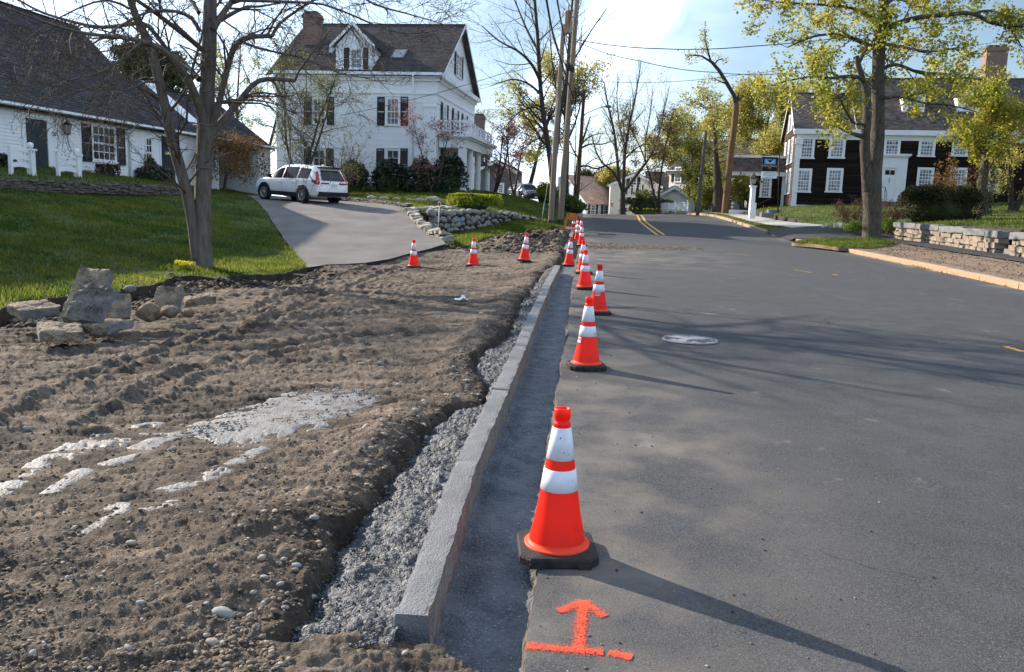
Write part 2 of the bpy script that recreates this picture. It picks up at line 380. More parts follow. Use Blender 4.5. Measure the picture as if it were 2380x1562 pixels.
m_conc = M('fresh_concrete', (.036, .040, .048), (.10, .106, .117), rough=.6, spec=.4, vscale=10, bump=1.8, bscale=60, detail=9, lo=.38, hi=.68, speck=(120, .60, .72, (.30, .31, .32)))
m_gutter = M('damp_concrete', (.07, .077, .09), (.145, .152, .165), rough=.6, vscale=5, bump=1.2, bscale=60, detail=9, lo=.38, hi=.68, speck=(90, .6, .72, (.30, .31, .32)))
m_spill = M('cement_slurry', (.175, .172, .17), (.085, .072, .06), rough=.6, spec=.25, vscale=7, bump=.5, bscale=60, detail=8, lo=.42, hi=.66)
m_gran = M('granite', (.215, .215, .22), (.15, .15, .152), rough=.75, vscale=2.5, bump=.6, bscale=110, detail=8, speck=(200, .55, .7, (.09, .085, .085)))
m_granr = M('split_granite', (.17, .125, .10), (.25, .215, .19), rough=.85, vscale=9, bump=1.3, bscale=45, speck=(150, .6, .75, (.38, .35, .32)))
m_pink = M('pink_granite', (.46, .35, .26), (.36, .27, .20), rough=.8, vscale=5, bump=.9, bscale=60, speck=(120, .6, .75, (.2, .17, .15)))
def asphalt_material():
    m = bpy.data.materials.new('worn_asphalt'); m.use_nodes = True; t = m.node_tree; N = t.nodes; L = t.links; b = N['Principled BSDF']
    b.inputs['Roughness'].default_value = .92; b.inputs['Specular IOR Level'].default_value = .12
    tx = N.new('ShaderNodeTexCoord'); V = tx.outputs['Object']
    def noise(sc, det, lo, hi, vec=None):
        n = N.new('ShaderNodeTexNoise'); L.new(vec or V, n.inputs['Vector']); n.inputs['Scale'].default_value = sc; n.inputs['Detail'].default_value = det; n.inputs['Roughness'].default_value = .6
        r = N.new('ShaderNodeMapRange'); L.new(n.outputs['Fac'], r.inputs[0]); r.inputs[1].default_value = lo; r.inputs[2].default_value = hi
        return r.outputs[0], n
    def mix(f, a, c):
        x = N.new('ShaderNodeMix'); x.data_type = 'RGBA'; L.new(f, x.inputs[0])
        if isinstance(a, tuple): x.inputs[6].default_value = (*a, 1)
        else: L.new(a, x.inputs[6])
        x.inputs[7].default_value = (*c, 1); return x.outputs[2]
    def mth(op, a, c):
        x = N.new('ShaderNodeMath'); x.operation = op
        for i, q in enumerate((a, c)):
            if isinstance(q, (int, float)): x.inputs[i].default_value = q
            else: L.new(q, x.inputs[i])
        return x.outputs[0]
    f1, _ = noise(.35, 5, .3, .7); f2, _ = noise(3.2, 6, .4, .7); f3, n3 = noise(120, 4, .50, .68); f4, _ = noise(70, 3, .56, .68); f5, _ = noise(420, 2, .55, .7)
    c = mix(f1, (.040, .042, .047), (.056, .057, .060)); c = mix(f2, c, (.029, .031, .035)); c = mix(f3, c, (.115, .113, .112)); c = mix(f4, c, (.020, .021, .023)); c = mix(f5, c, (.16, .155, .15))
    # dust of the digging along the open trench
    at = N.new('ShaderNodeAttribute'); at.attribute_name = 'dust'; f6, _ = noise(1.6, 7, .40, .66)
    c = mix(mth('MULTIPLY', at.outputs['Fac'], f6), c, (.19, .165, .14))
    # hairline cracks
    wv, nw = noise(1.5, 4, 0, 1); add = N.new('ShaderNodeVectorMath'); add.operation = 'MULTIPLY_ADD'; L.new(nw.outputs['Color'], add.inputs[0]); add.inputs[1].default_value = (.5, .5, 0); L.new(V, add.inputs[2])
    vo = N.new('ShaderNodeTexVoronoi'); vo.feature = 'DISTANCE_TO_EDGE'; L.new(add.outputs[0], vo.inputs['Vector']); vo.inputs['Scale'].default_value = .42
    cr = N.new('ShaderNodeMapRange'); L.new(vo.outputs['Distance'], cr.inputs[0]); cr.inputs[1].default_value = .0035; cr.inputs[2].default_value = .001; cr.inputs[3].default_value = 0; cr.inputs[4].default_value = 1
    f7, _ = noise(.3, 2, .55, .64); c = mix(mth('MULTIPLY', cr.outputs[0], f7), c, (.02, .02, .02))
    # scattered chalky scuffs
    f8, _ = noise(2.6, 9, .64, .78); c = mix(mth('MULTIPLY', f8, .55), c, (.27, .265, .26))
    L.new(c, b.inputs['Base Color'])
    bp = N.new('ShaderNodeBump'); bp.inputs['Distance'].default_value = .004; bp.inputs['Strength'].default_value = .8; L.new(n3.outputs['Fac'], bp.inputs['Height']); L.new(bp.outputs[0], b.inputs['Normal'])
    return m
m_road = asphalt_material()
m_drive = M('driveway_asphalt', (.105, .095, .09), (.165, .15, .14), rough=.9, vscale=.9, bump=.7, bscale=120, speck=(160, .52, .7, (.27, .25, .235)))
m_black = M('new_asphalt', (.04, .04, .042), (.06, .058, .058), rough=.85, vscale=2, bump=.6, bscale=120, speck=(150, .6, .72, (.12, .115, .11)))
m_cpath = M('concrete_path', (.40, .375, .34), (.33, .31, .285), rough=.9, vscale=1.5, bump=.3, bscale=60)
m_verge = M('graded_loam', (.16, .108, .072), (.24, .17, .115), vscale=2.5, bump=1.2, bscale=22, detail=9, speck=(40, .58, .7, (.10, .075, .055)))

# ------------------------------------------------------------------ zones
lawn_edge = H2([(0, 722), (60, 701), (150, 690), (250, 688), (300, 668), (345, 664), (400, 646), (440, 640), (500, 648), (560, 641), (620, 640), (680, 630), (712, 622)], lawn_z)
drive_left = H2([(700, 605), (660, 560), (640, 530), (620, 497), (604, 478), (592, 466)], lawn_z)
wall_left = [(-13.6, 33.3), (-12.9, 33.1), (-14.3, 23.4), (-15.2, 16), (-16, 10)]
LAWN = resample([(-9.5, 6.5), (-7.6, 8.2)] + lawn_edge + drive_left + [(-11.5, 36.5), (-12.6, 38.5), (-13.6, 36)] + wall_left + [(-16, 5)], .16, .075, rngG)
drive_low = H2([(712, 623), (760, 616), (850, 612), (905, 603), (945, 592), (1000, 579), (1036, 568)], lawn_z)
drive_right = [(-2.3, 25.5), (-3.1, 28), (-3.75, 30.6), (-3.9, 31.6), (-4.4, 33.5), (-6.2, 37.2), (-8.5, 40.5), (-10.5, 43.5), (-11.6, 46.5), (-13.7, 47.8)]
DRIVE = resample(drive_low + drive_right + [(-14.2, 44), (-13.4, 40.2), (-12.6, 38.55), (-11.5, 36.55)] + [(a + .03, b) for a, b in reversed(drive_left)], .4, .02, rngG)
LOW = resample(H2([(1036, 566), (1045, 577), (1100, 570), (1120, 556), (1150, 548), (1200, 546), (1250, 544), (1275, 532)], low_z) + [(1.9, 36), (2.2, 39), (2.55, 41), (1.4, 38.6), (.2, 36.6), (0, 36.05), (-1.5, 33.55), (-3, 31.05), (-2.75, 28), (-2.2, 25.6)], .25, .04, rngG)
TER = resample([(-3.95, 31.2), (-3.3, 31.2), (-1.6, 33.8), (-.05, 36.3), (1.1, 38.2), (2.6, 41.2), (3.3, 47), (4.15, 56), (4.6, 62), (4.7, 70), (-26, 70), (-22, 58), (-13.5, 49), (-11.5, 46.6), (-10.4, 43.7), (-8.4, 40.7), (-6.1, 37.4), (-4.3, 33.6)], .6, .02, rngG)
UPL = [(-12.95, 33.2), (-13.2, 37), (-13.2, 41), (-14, 47.5), (-15.5, 47.5), (-15.6, 35), (-17.2, 24), (-19, 10), (-16.3, 10), (-15.5, 16), (-14.6, 23.4)]

base_z = lambda x, y: np.interp(y, [-80, 0, 62, 75, 110, 150, 600], [-1.2, -.9, .1, .2, -2.0, -4.5, -4.5]) + 1.1 * sst(14, 26, np.abs(x - 6)) * (1 - sst(70, 110, y)) - 0.6 * (1 - sst(14, 26, np.abs(x - 6)))
gx = np.concatenate([np.linspace(-500, -60, 12), np.linspace(-50, 60, 56), np.linspace(70, 500, 12)]); gy = np.concatenate([np.linspace(-80, -10, 6), np.linspace(-6, 130, 60), np.linspace(145, 900, 16)])
X, Y = np.meshgrid(gx, gy); V = np.stack([X.ravel(), Y.ravel(), base_z(X, Y).ravel()], 1); nx = len(gx); ny = len(gy)
def gridq(ny, nx):
    i = np.arange((ny - 1) * nx).reshape(ny - 1, nx)[:, :-1].ravel(); return np.stack([i, i + 1, i + nx + 1, i + nx], 1)
tag(obj('ground', npmesh('ground', V, gridq(ny, nx), M('rough_grass', (.05, .07, .02), (.09, .10, .03), vscale=.3, bump=.5, bscale=8), smooth=True)), kind='structure')

# road, on its own grid so that camber and crest come out smooth
ry = np.concatenate([np.linspace(-8, 30, 150), np.linspace(30.5, 75, 110), np.linspace(76, 140, 40)]); rs = np.concatenate([np.linspace(0, .12, 22), np.linspace(.14, 1, 42)])
Yg, Sg = np.meshgrid(ry, rs, indexing='ij')
el = xl(Yg) + np.where(Sg < .001, .02 * fbm(Yg * 6, Yg * 0, 5) + .018 * fbm(Yg * 25, Yg * 0, 6), 0)
Xg = el + (xr(Yg) - el) * Sg
V = np.stack([Xg.ravel(), Yg.ravel(), zroad(Xg, Yg).ravel()], 1)
me = npmesh('road', V, gridq(len(ry), len(rs))[:, ::-1][:, [0, 1, 2, 3]], m_road, smooth=True)
me.flip_normals() if me.polygons[0].normal.z < 0 else None
at = me.attributes.new('dust', 'FLOAT', 'POINT')
dd = np.exp(-((Xg - xl(Yg)) / .75) ** 2) * .75 + .55 * np.exp(-((Xg - xl(Yg) - .9) / .7) ** 2) * np.exp(-((Yg - 5.5) / 2.2) ** 2) + .8 * np.exp(-((Yg - 24.5) / 5) ** 2) * sst(6, 1.5, Xg - xl(Yg) + 0 * Yg) + .75 * np.exp(-((xr(Yg) - Xg) / .5) ** 2)
at.data.foreach_set('value', np.clip(dd, 0, .85).ravel().astype(np.float32))
ROAD = tag(obj('road', me), kind='structure')
# broken pavement edge: its thickness where the trench was cut
ye = np.linspace(2, 24, 500); e0 = np.interp(ye, ry, Xg[:, 0]); mb = MB()
vs = []
for a, b in zip(e0, ye):
    z = float(zroad(a, b)); j = .02 * vn(b * 14, 1.0, 3); vs += [(a, b, z - .001), (a - .012 - j, b, z - .045), (a - .03 + j, b, z - .13)]
q = [(i * 3 + k, i * 3 + k + 1, i * 3 + k + 4, i * 3 + k + 3) for i in range(len(ye) - 1) for k in (0, 1)]
mb.add(vs, q); mb.build('pavement_edge', M('broken_asphalt', (.04, .037, .034), (.17, .14, .11), vscale=22, bump=1.5, bscale=40), ROAD)

# dirt of the dug-up walk
HA = ([2.0, 2.7, 2.95, 3.3, 4.0, 4.8, 5.7, 6.05, 6.2, 6.9, 7.2, 7.6, 8.3, 8.8, 9.4, 10.5, 12, 13.5, 15, 17, 18.2, 19], [.26, .30, .33, .38, .36, .34, .30, .22, .03, .05, .2, .3, .34, .26, .12, .16, .24, .17, .2, .14, .1, 0])
def haunch(y): return np.interp(y, *HA) + .09 * fbm(np.asarray(y) * 3.6, np.asarray(y) * 0 + 2.2, 31) + .05 * fbm(np.asarray(y) * 13, np.asarray(y) * 0, 32)
TRK = [[tuple(hit(u, v, _dirt0)[:2]) for u, v in L_] for L_ in ([(560, 735), (660, 690), (760, 652), (880, 612), (960, 590)], [(600, 760), (720, 706), (830, 662), (930, 622)], [(0, 1000), (160, 900), (420, 800), (640, 740), (860, 720)], [(200, 1000), (420, 880), (700, 800), (1000, 770)])]
def dirt_z(x, y, fine=True):
    x = np.asarray(x, float); y = np.asarray(y, float)
    z = _dirt0(x, y) + .04 * fbm(x * .7, y * .7, 11, 3) + .014 * fbm(x * 2.3, y * 2.3, 12, 3)
    dk = xk(y) - .16 - x
    z = z + .055 * np.exp(-((dk - haunch(y) - .22) / .2) ** 2) * (1 + 2.0 * vn(y * 2.2, x * 1.5, 14)) * sst(2.4, 3.2, y)
    mask = .25 + sst(.9, 2.2, dk) * sst(5.2, 7.5, y) * (1 - sst(20, 23, y))
    wx = x * .55 + .35 * fbm(x * .8, y * .8, 21, 2); wy = y - .28 * x + .25 * fbm(x * .6, y * .6, 22, 2)
    z = z + .034 * mask * (.5 - np.abs(fbm(wx * .6, wy * 6.6, 23, 3)) * 2.3) + .030 * mask * (.5 - np.abs(fbm(wx * 1.1, wy * 17, 25, 2)) * 2.2)
    for T_ in TRK:
        d = dist_poly(x, y, T_, False); z = z + .030 * np.exp(-((d - .16) / .06) ** 2) * (1 + 2 * vn(x * 6, y * 6, 77)) - .02 * np.exp(-(d / .12) ** 2) + .016 * np.exp(-(d / .14) ** 2) * np.sin((y * 1.0 + x * .8) * 48)
    for cx_, cy_, r_, h_ in ((-.25, 25.9, .75, .26), (.75, 27.2, .9, .34), (1.4, 29.5, .9, .26), (.1, 24.6, .5, .12), (1.15, 31.6, .7, .2), (-6.15, 15.1, .55, .22), (-5.3, 15.6, .4, .14), (-6.4, 13.6, .4, .12), (-.6, 24.2, .4, .1), (-.62, 2.60, .4, .045), (-.35, 9.5, .3, .05), (-.45, 7.3, .35, .05), (-1.1, 3.5, .6, .05), (-1.0, 5.3, .5, .04)):
        z = z + h_ * np.exp(-((x - cx_) ** 2 + (y - cy_) ** 2) / r_ ** 2) * (1 + .9 * vn(x * 5, y * 5, 41))
    for cx_, cy_, r_, h_ in ((-1.95, 2.86, .09, .07), (-.98, 2.98, .07, .05), (-.62, 3.95, .1, .1), (-.66, 3.02, .1, .1), (-.45, 5.35, .12, .12), (-.48, 6.6, .2, .06), (-2.1, 3.3, .1, .03)):
        z = z - h_ * np.exp(-(((x - cx_) / r_) ** 2 + ((y - cy_) / r_) ** 2))
    dl = dist_poly(x, y, lawn_edge, False)
    z = z - .10 * np.exp(-(dl / .5) ** 2) * (1 + 1.6 * vn(x * 3, y * 3, 43))
    if fine:
        z = z + (1 - .8 * sst(-.12, .03, fm0(x, y))) * (.018 * (np.abs(fbm(x * 5, y * 8, 51, 3)) * 1.6 - .2) + .020 * fbm(x * 15, y * 21, 52, 3) + .011 * fbm(x * 48, y * 52, 53, 2) * sst(14, 6, y))
    # cut down beside and below the kerb, where the concrete is
    cut = sst(-.05, .08, haunch(y) - dk + .05 * fbm(x * 9, y * 9, 34, 3)) * sst(2.76, 2.86, y + .04 * vn(x * 9, y * 0, 3))
    z = z - cut * .17
    inn = sst(-.02, .03, -dk - .24 * sst(2.86, 2.76, y + .05 * vn(x * 9, y * 0, 3)) - .35 * sst(2.78, 2.4, y) * (1 + vn(x * 6, y * 6, 9))) * (1 - sst(19.6, 20.2, y))
    return z - inn * .16
d_hit = lambda u, v: tuple(hit(u, v, _dirt0)[:2])
blob = [d_hit(*p) for p in [(420, 1000), (500, 965), (600, 945), (680, 915), (760, 908), (850, 913), (890, 930), (830, 955), (800, 990), (720, 1000), (640, 1020), (560, 1050), (480, 1032), (430, 1018)]]
streak = [([(350, 985), (290, 995), (230, 1012), (170, 1040), (110, 1070), (0, 1140)], .045), ([(440, 1000), (350, 1030), (330, 1050)], .05), ([(330, 1055), (240, 1080), (190, 1095), (120, 1138)], .03), ([(600, 1045), (540, 1085), (480, 1110)], .03),
          ([(530, 1095), (460, 1122), (420, 1135), (380, 1150)], .035), ([(390, 1180), (330, 1185), (265, 1185)], .035), ([(290, 1195), (250, 1215), (205, 1240)], .022), ([(430, 1015), (330, 1010), (240, 1040), (160, 1065)], .05)]
def fm0(x, y):
    m_ = np.where(in_poly(x, y, blob), 1, -1) * dist_poly(x, y, blob)
    for pl, w in streak: m_ = np.maximum(m_, w * 1.3 - dist_poly(x, y, [d_hit(*p) for p in pl], False))
    return m_
rows = np.exp(np.linspace(math.log(1.9), math.log(42), 640)); ncol = 560
XL_ = np.maximum(-.70 * rows - .6, -8.2); XR_ = xl(rows) - .004
s = np.linspace(0, 1, ncol)
Xg = XL_[:, None] + (XR_ - XL_)[:, None] * s[None, :]; Yg = np.repeat(rows[:, None], ncol, 1)
Zg = dirt_z(Xg, Yg)
Q = gridq(len(rows), ncol)
cxq = Xg.ravel()[Q].mean(1); cyq = Yg.ravel()[Q].mean(1)
bad = np.zeros(len(Q), bool)
for poly in (LAWN, DRIVE, LOW):
    bad |= in_poly(cxq, cyq, poly) & (dist_poly(cxq, cyq, poly) > .3)
bad |= in_poly(cxq, cyq, TER) | ((cyq > 24) & (cxq < -3))
DV = np.stack([Xg.ravel(), Yg.ravel(), Zg.ravel()], 1)
Qk = Q[~bad]; used = np.unique(Qk); remap = -np.ones(len(DV), int); remap[used] = np.arange(len(used))
me_d = npmesh('dirt_ground', DV[used], remap[Qk], m_dirt, smooth=True)
ux, uy = DV[used][:, 0], DV[used][:, 1]; dq = xk(uy) - .16 - ux - haunch(uy)
wet = np.exp(-(np.abs(dq - .02) / .10) ** 2) * .9 * sst(2.6, 2.9, uy) + np.exp(-(dist_poly(ux, uy, lawn_edge, False) / .45) ** 2) + .9 * sst(.16, .42, fbm(ux * .9, uy * 1.6, 35, 4)) + .5 * np.exp(-((fm0(ux, uy) + .05) / .07) ** 2)
me_d.attributes.new('damp', 'FLOAT', 'POINT').data.foreach_set('value', np.clip(wet, 0, 1).astype(np.float32))
DIRT = tag(obj('dirt_ground', me_d), kind='structure')

# fresh concrete: haunch behind the kerb, slurry in the gutter, spill on the dirt
hy = np.arange(2.66, 18.6, .014); hs = np.linspace(0, 1, 34)
Yg2, Sg2 = np.meshgrid(hy, hs, indexing='ij'); wd = np.maximum(haunch(Yg2) + .06, .02); Xg2 = xk(Yg2) - .112 - wd * Sg2
top = np.interp(Yg2, _Y, _Z) + .085
Zg2 = top - .075 * Sg2 - .05 * sst(.75, 1, Sg2) + .034 * fbm(Xg2 * 8, Yg2 * 8, 61, 3) + .034 * np.abs(fbm(Xg2 * 24, Yg2 * 24, 62, 3)) + .014 * fbm(Xg2 * 70, Yg2 * 70, 63, 2) - .05 * sst(2.86, 2.66, Yg2)
tag(obj('concrete_haunch', npmesh('concrete_haunch', np.stack([Xg2.ravel(), Yg2.ravel(), Zg2.ravel()], 1), gridq(len(hy), len(hs))[:, ::-1], m_conc, smooth=True)), kind='structure')
hy = np.arange(2.3, 20.4, .018); hs = np.linspace(0, 1, 30)
Yg2, Sg2 = np.meshgrid(hy, hs, indexing='ij'); Xa = xk(Yg2) - .02; Xg2 = Xa + (xl(Yg2) + .02 - Xa) * Sg2
Zg2 = np.interp(Yg2, _Y, _Z) - .075 + .025 * fbm(Xg2 * 4, Yg2 * 2.2, 65, 3) + .010 * fbm(Xg2 * 22, Yg2 * 18, 66, 3) + .03 * sst(.8, 1, Sg2) * (.4 + fbm(Xg2 * 10, Yg2 * 10, 67, 2)) + .02 * sst(.12, 0, Sg2) + .02 * sst(2.9, 2.5, Yg2)
tag(obj('gutter_concrete', npmesh('gutter_concrete', np.stack([Xg2.ravel(), Yg2.ravel(), Zg2.ravel()], 1), gridq(len(hy), len(hs)), m_gutter, smooth=True)), kind='structure')
def blurz(Z, k=7):
    for ax in (0, 1, 0, 1):
        c = np.cumsum(np.pad(Z, [(k + 1, k) if a == ax else (0, 0) for a in (0, 1)], mode='edge'), axis=ax); n_ = Z.shape[ax]
        Z = (np.take(c, np.arange(n_) + 2 * k + 1, ax) - np.take(c, np.arange(n_), ax)) / (2 * k + 1)
    return Z
bx_, by_ = DV[:, 0], DV[:, 1]
sel = (by_ < 9) & (by_ > 3)
fm = np.full(len(DV), -1.0); sx, sy = bx_[sel], by_[sel]
wob = .13 * fbm(sx * 5, sy * 6, 71, 5)
mval = np.where(in_poly(sx, sy, blob), 1, -1) * dist_poly(sx, sy, blob) + wob
for pl, w in streak: mval = np.maximum(mval, w * 1.5 - dist_poly(sx, sy, [d_hit(*p) for p in pl], False) + wob * .3)
mval = mval - .09 * sst(.10, .3, fbm(sx * 11, sy * 11, 72, 4))
fm[sel] = mval
keep = (fm[Q] > -.09).all(1) & ~bad
Qs = Q[keep]; used = np.unique(Qs); remap = -np.ones(len(DV), int); remap[used] = np.arange(len(used)); sv = DV[used].copy()
lev = _dirt0(sv[:, 0], sv[:, 1]); f_ = np.clip(fm[used] / .10, -1, 1)
sv[:, 2] = blurz(Zg).ravel()[used] + .001 + np.where(f_ > 0, .007, .05) * f_ + .004 * fbm(sv[:, 0] * 22, sv[:, 1] * 22, 73, 3)
tag(obj('concrete_spill', npmesh('concrete_spill', sv, remap[Qs], m_spill, smooth=True)), kind='structure')

LAWN_O = tag(sheet('lawn', LAWN, lambda x, y: lawn_z(x, y) + .03 * fbm(x, y, 81, 3), .35, m_lawn, skirt=.45, skirt_mat=m_soil), kind='structure')
tag(sheet('driveway', DRIVE, lambda x, y: lawn_z(x, y) + .012, .4, m_drive, skirt=.12, skirt_mat=M('asphalt_edge', (.03, .03, .03))), kind='structure')
tag(sheet('roadside_lawn', LOW, lambda x, y: low_z(x, y) + .03 * fbm(x, y, 82, 3), .22, m_lawn, skirt=.4, skirt_mat=m_soil), kind='structure')
tag(sheet('terrace_lawn', TER, lambda x, y: ter_z(x, y) + .03 * fbm(x, y, 83, 3), .55, m_lawn, skirt=.5, skirt_mat=m_soil), kind='structure')
tag(sheet('upper_lawn', resample(UPL, .6), lambda x, y: up_z(x, y), .6, m_lawn, skirt=.6, skirt_mat=m_soil), kind='structure')
# right side
yk = [-6, 5, 12, 17.4, 20, 22.6, 25.8, 30, 33, 35.4]
VERGE = [(float(xr(y)) + .155, y) for y in yk] + [(12.9, 36.2), (15.0, 37.2), (15.7, 36.6), (15.2, 33), (15.0, 28), (14.6, 22), (14.4, 10), (14.4, -6)]
WALKB = [(14.4, -6), (14.4, 10), (14.6, 22), (15.0, 28), (15.2, 33), (15.7, 36.6), (15.0, 37.2), (12.9, 36.2), (11.95, 35.4), (11.72, 35.5), (12.35, 41.5), (12.75, 42), (13.7, 42.0), (15.4, 42.2), (16.3, 40.7), (17.5, 38.6), (17.5, 38.0), (16.8, 27), (16.4, 20), (16, 8), (16, -6)]
CPATH = [(13.7, 42.05), (13.9, 50), (14.8, 61), (15.3, 72), (16.9, 72), (16.3, 61), (15.5, 50), (15.4, 42.25)]
STRIP = [(float(xr(y)) + .155, y) for y in (42, 45.7, 50, 55, 60, 66, 72)] + [(15.28, 72), (14.78, 61), (13.88, 50), (13.68, 42.05)]
RLAWN = [(15.42, 42.3), (15.52, 50), (16.32, 61), (16.92, 72), (24, 74), (60, 70), (60, 10), (16.7, 10), (16.8, 20), (17.05, 27), (17.6, 38.1), (17.5, 38.8), (16.3, 40.9)]
tag(sheet('dirt_verge', resample(VERGE, .5, .03, rngG), lambda x, y: rlow_z(x, y) + .03 * fbm(x * 1.7, y * 1.7, 85, 4) + .02 * np.abs(fbm(x * 6, y * 6, 86, 2)) - .02, .17, m_verge), kind='structure')
tag(sheet('footway', resample(WALKB, .6, .02, rngG), lambda x, y: rlow_z(x, y) + .012 - .14 * sst(.9, .1, x - 11.8) * sst(35.4, 36.5, y) * sst(42.5, 41.5, y), .35, m_black), kind='structure')
tag(sheet('concrete_path', resample(CPATH, .6), lambda x, y: rlow_z(x, y) + .03, .5, m_cpath, skirt=.15), kind='structure')
tag(sheet('verge_strip', resample(STRIP, .6), lambda x, y: rlow_z(x, y) + .0, .5, M('thin_turf', (.075, .085, .025), (.16, .125, .085), vscale=1.6, bump=.6, bscale=40), skirt=.2), kind='structure')
tag(sheet('house_lawn', resample(RLAWN, .7), lambda x, y: rup_z(x, y) + .05 * fbm(x * .6, y * .6, 87, 3), .7, m_lawn, skirt=.5, skirt_mat=m_soil), kind='structure')
PATCH = H2([(1840, 566), (1900, 556), (1980, 556), (2040, 560), (2085, 566), (2060, 574), (2010, 578), (1950, 577), (1890, 570)], rlow_z)
tag(sheet('tree_turf', resample(PATCH, .25, .08, rngG), lambda x, y: rlow_z(x, y) + .035 + .03 * fbm(x * 2, y * 2, 88, 2), .2, m_lawn, skirt=.12, skirt_mat=m_verge), kind='structure')

# ------------------------------------------------------------------ grass blades
def blades(name, poly, zf, n, h, seed, w=.010, edge=None, mat=None, dens=None):
    rng = np.random.default_rng(seed); pp = np.array(poly); x0, y0 = pp.min(0); x1, y1 = pp.max(0)
    x = rng.uniform(x0, x1, n * 3); y = rng.uniform(y0, y1, n * 3); k = in_poly(x, y, poly)
    if dens is not None: k &= rng.uniform(0, 1, n * 3) < dens(x, y)
    x, y = x[k][:n], y[k][:n]; n = len(x); z = zf(x, y)
    clump = .65 + .9 * (fbm(x * 1.3, y * 1.3, seed, 3) + .35); hh = h * rng.uniform(.5, 1.25, n) * np.clip(clump, .4, 1.7); a = rng.uniform(0, 2 * math.pi, n); ln = rng.uniform(.1, .8, n) * hh; b = rng.uniform(0, 2 * math.pi, n)
    V = np.empty((n, 3, 3)); ww = w * rng.uniform(.7, 1.4, n)
    V[:, 0] = np.stack([x - np.cos(a) * ww, y - np.sin(a) * ww, z - .01], 1); V[:, 1] = np.stack([x + np.cos(a) * ww, y + np.sin(a) * ww, z - .01], 1)
    V[:, 2] = np.stack([x + np.cos(b) * ln, y + np.sin(b) * ln, z + hh], 1)
    return tag(obj(name, npmesh(name, V.reshape(-1, 3), np.arange(n * 3).reshape(n, 3), mat or m_blade)), kind='stuff')
zl = lambda x, y: lawn_z(x, y) + .03 * fbm(x, y, 81, 3)
blades('grass', LAWN, zl, 150000, .075, 5, .011, dens=lambda x, y: np.clip(1.5 - (y - 8) / 22, .3, 1))
blades('grass', LOW, lambda x, y: low_z(x, y) + .03 * fbm(x, y, 82, 3), 26000, .12, 6, .014)
blades('grass', [(-6, 31), (-3.3, 31.2), (-1.6, 33.8), (-.05, 36.3), (2.6, 41.2), (4.3, 58), (-6, 50), (-12, 48), (-6, 38)], lambda x, y: ter_z(x, y) + .03 * fbm(x, y, 83, 3), 42000, .11, 7, .017)
blades('grass', UPL, up_z, 14000, .09, 8, .015)
blades('grass', RLAWN, lambda x, y: rup_z(x, y) + .05 * fbm(x * .6, y * .6, 87, 3), 60000, .10, 9, .02, dens=lambda x, y: np.where(x > 34, .05, 1.0))
blades('grass', PATCH, lambda x, y: rlow_z(x, y) + .035, 7000, .09, 10, .014)
blades('grass', STRIP, rlow_z, 7000, .06, 11, .02)
straw = M('straw', (.42, .32, .12), (.30, .22, .10), island=.3)
ks = [(float(xr(y)) - .10, y) for y in np.linspace(18, 34, 12)] + [(float(xr(y)) - .01, y) for y in np.linspace(34, 18, 12)]
blades('dry_grass', ks, zroad, 3500, .05, 12, .012, mat=straw, dens=lambda x, y: .3 + .7 * (fbm(x, y * .8, 4) > -.05))
# ------------------------------------------------------------------ stones, kerbs
def rough_block(name, mats, w, l, t, seed, nx_=7, ny_=10, nz_=4, amp=.012, rough_faces=None, chip=.02):
    """a split stone block centred at the origin (w along x, l along y, t along z) with uneven faces and chipped edges"""
    bm = bmesh.new(); bmesh.ops.create_cube(bm, size=1)
    bmesh.ops.subdivide_edges(bm, edges=[e for e in bm.edges if abs(e.verts[0].co.x - e.verts[1].co.x) > .5], cuts=nx_ - 1, use_grid_fill=True)
    bmesh.ops.subdivide_edges(bm, edges=[e for e in bm.edges if abs(e.verts[0].co.y - e.verts[1].co.y) > .5], cuts=ny_ - 1, use_grid_fill=True)
    bmesh.ops.subdivide_edges(bm, edges=[e for e in bm.edges if abs(e.verts[0].co.z - e.verts[1].co.z) > .5], cuts=nz_ - 1, use_grid_fill=True)
    r = random.Random(seed); me = bpy.data.meshes.new(name); bm.to_mesh(me); bm.free()
    n = len(me.vertices); c = np.empty(n * 3); me.vertices.foreach_get('co', c); c = c.reshape(-1, 3)
    q = c * 2; edge = (np.abs(q) > .98).sum(1)
    p = c * [w, l, t]; sx = seed * 3.7
    nzv = lambda k, s: np.stack([fbm(p[:, 1] * k + sx, p[:, 2] * k + p[:, 0] * k, seed + s, 3), fbm(p[:, 0] * k + sx, p[:, 2] * k + 3 - p[:, 1] * k, seed + s + 5, 3), fbm(p[:, 0] * k + sx, p[:, 1] * k, seed + s + 9, 3)], 1)
    a = np.full((n, 3), amp)
    if rough_faces is not None:
        for ax, sg, m_ in rough_faces: a[:, ax] = np.where(q[:, ax] * sg > .98, m_, a[:, ax])
    p = p + nzv(9, 0) * a * 1.2 + nzv(24, 20) * a * .5
    if chip:
        ch = np.where(edge >= 2, chip * np.clip(.25 + 1.7 * vn(p[:, 0] * 11 + p[:, 1] * 13 + sx, p[:, 2] * 12 + p[:, 1] * 5, seed + 2), .05, 1), 0)[:, None]
        p = p - np.sign(q) * ch * (np.abs(q) > .98)
    me.vertices.foreach_set('co', p.ravel())
    for m in (mats if isinstance(mats, (list, tuple)) else [mats]): me.materials.append(m)
    me.update(); return me
def set_face_mat(me, fn):
    for f in me.polygons: f.material_index = fn(f.normal)

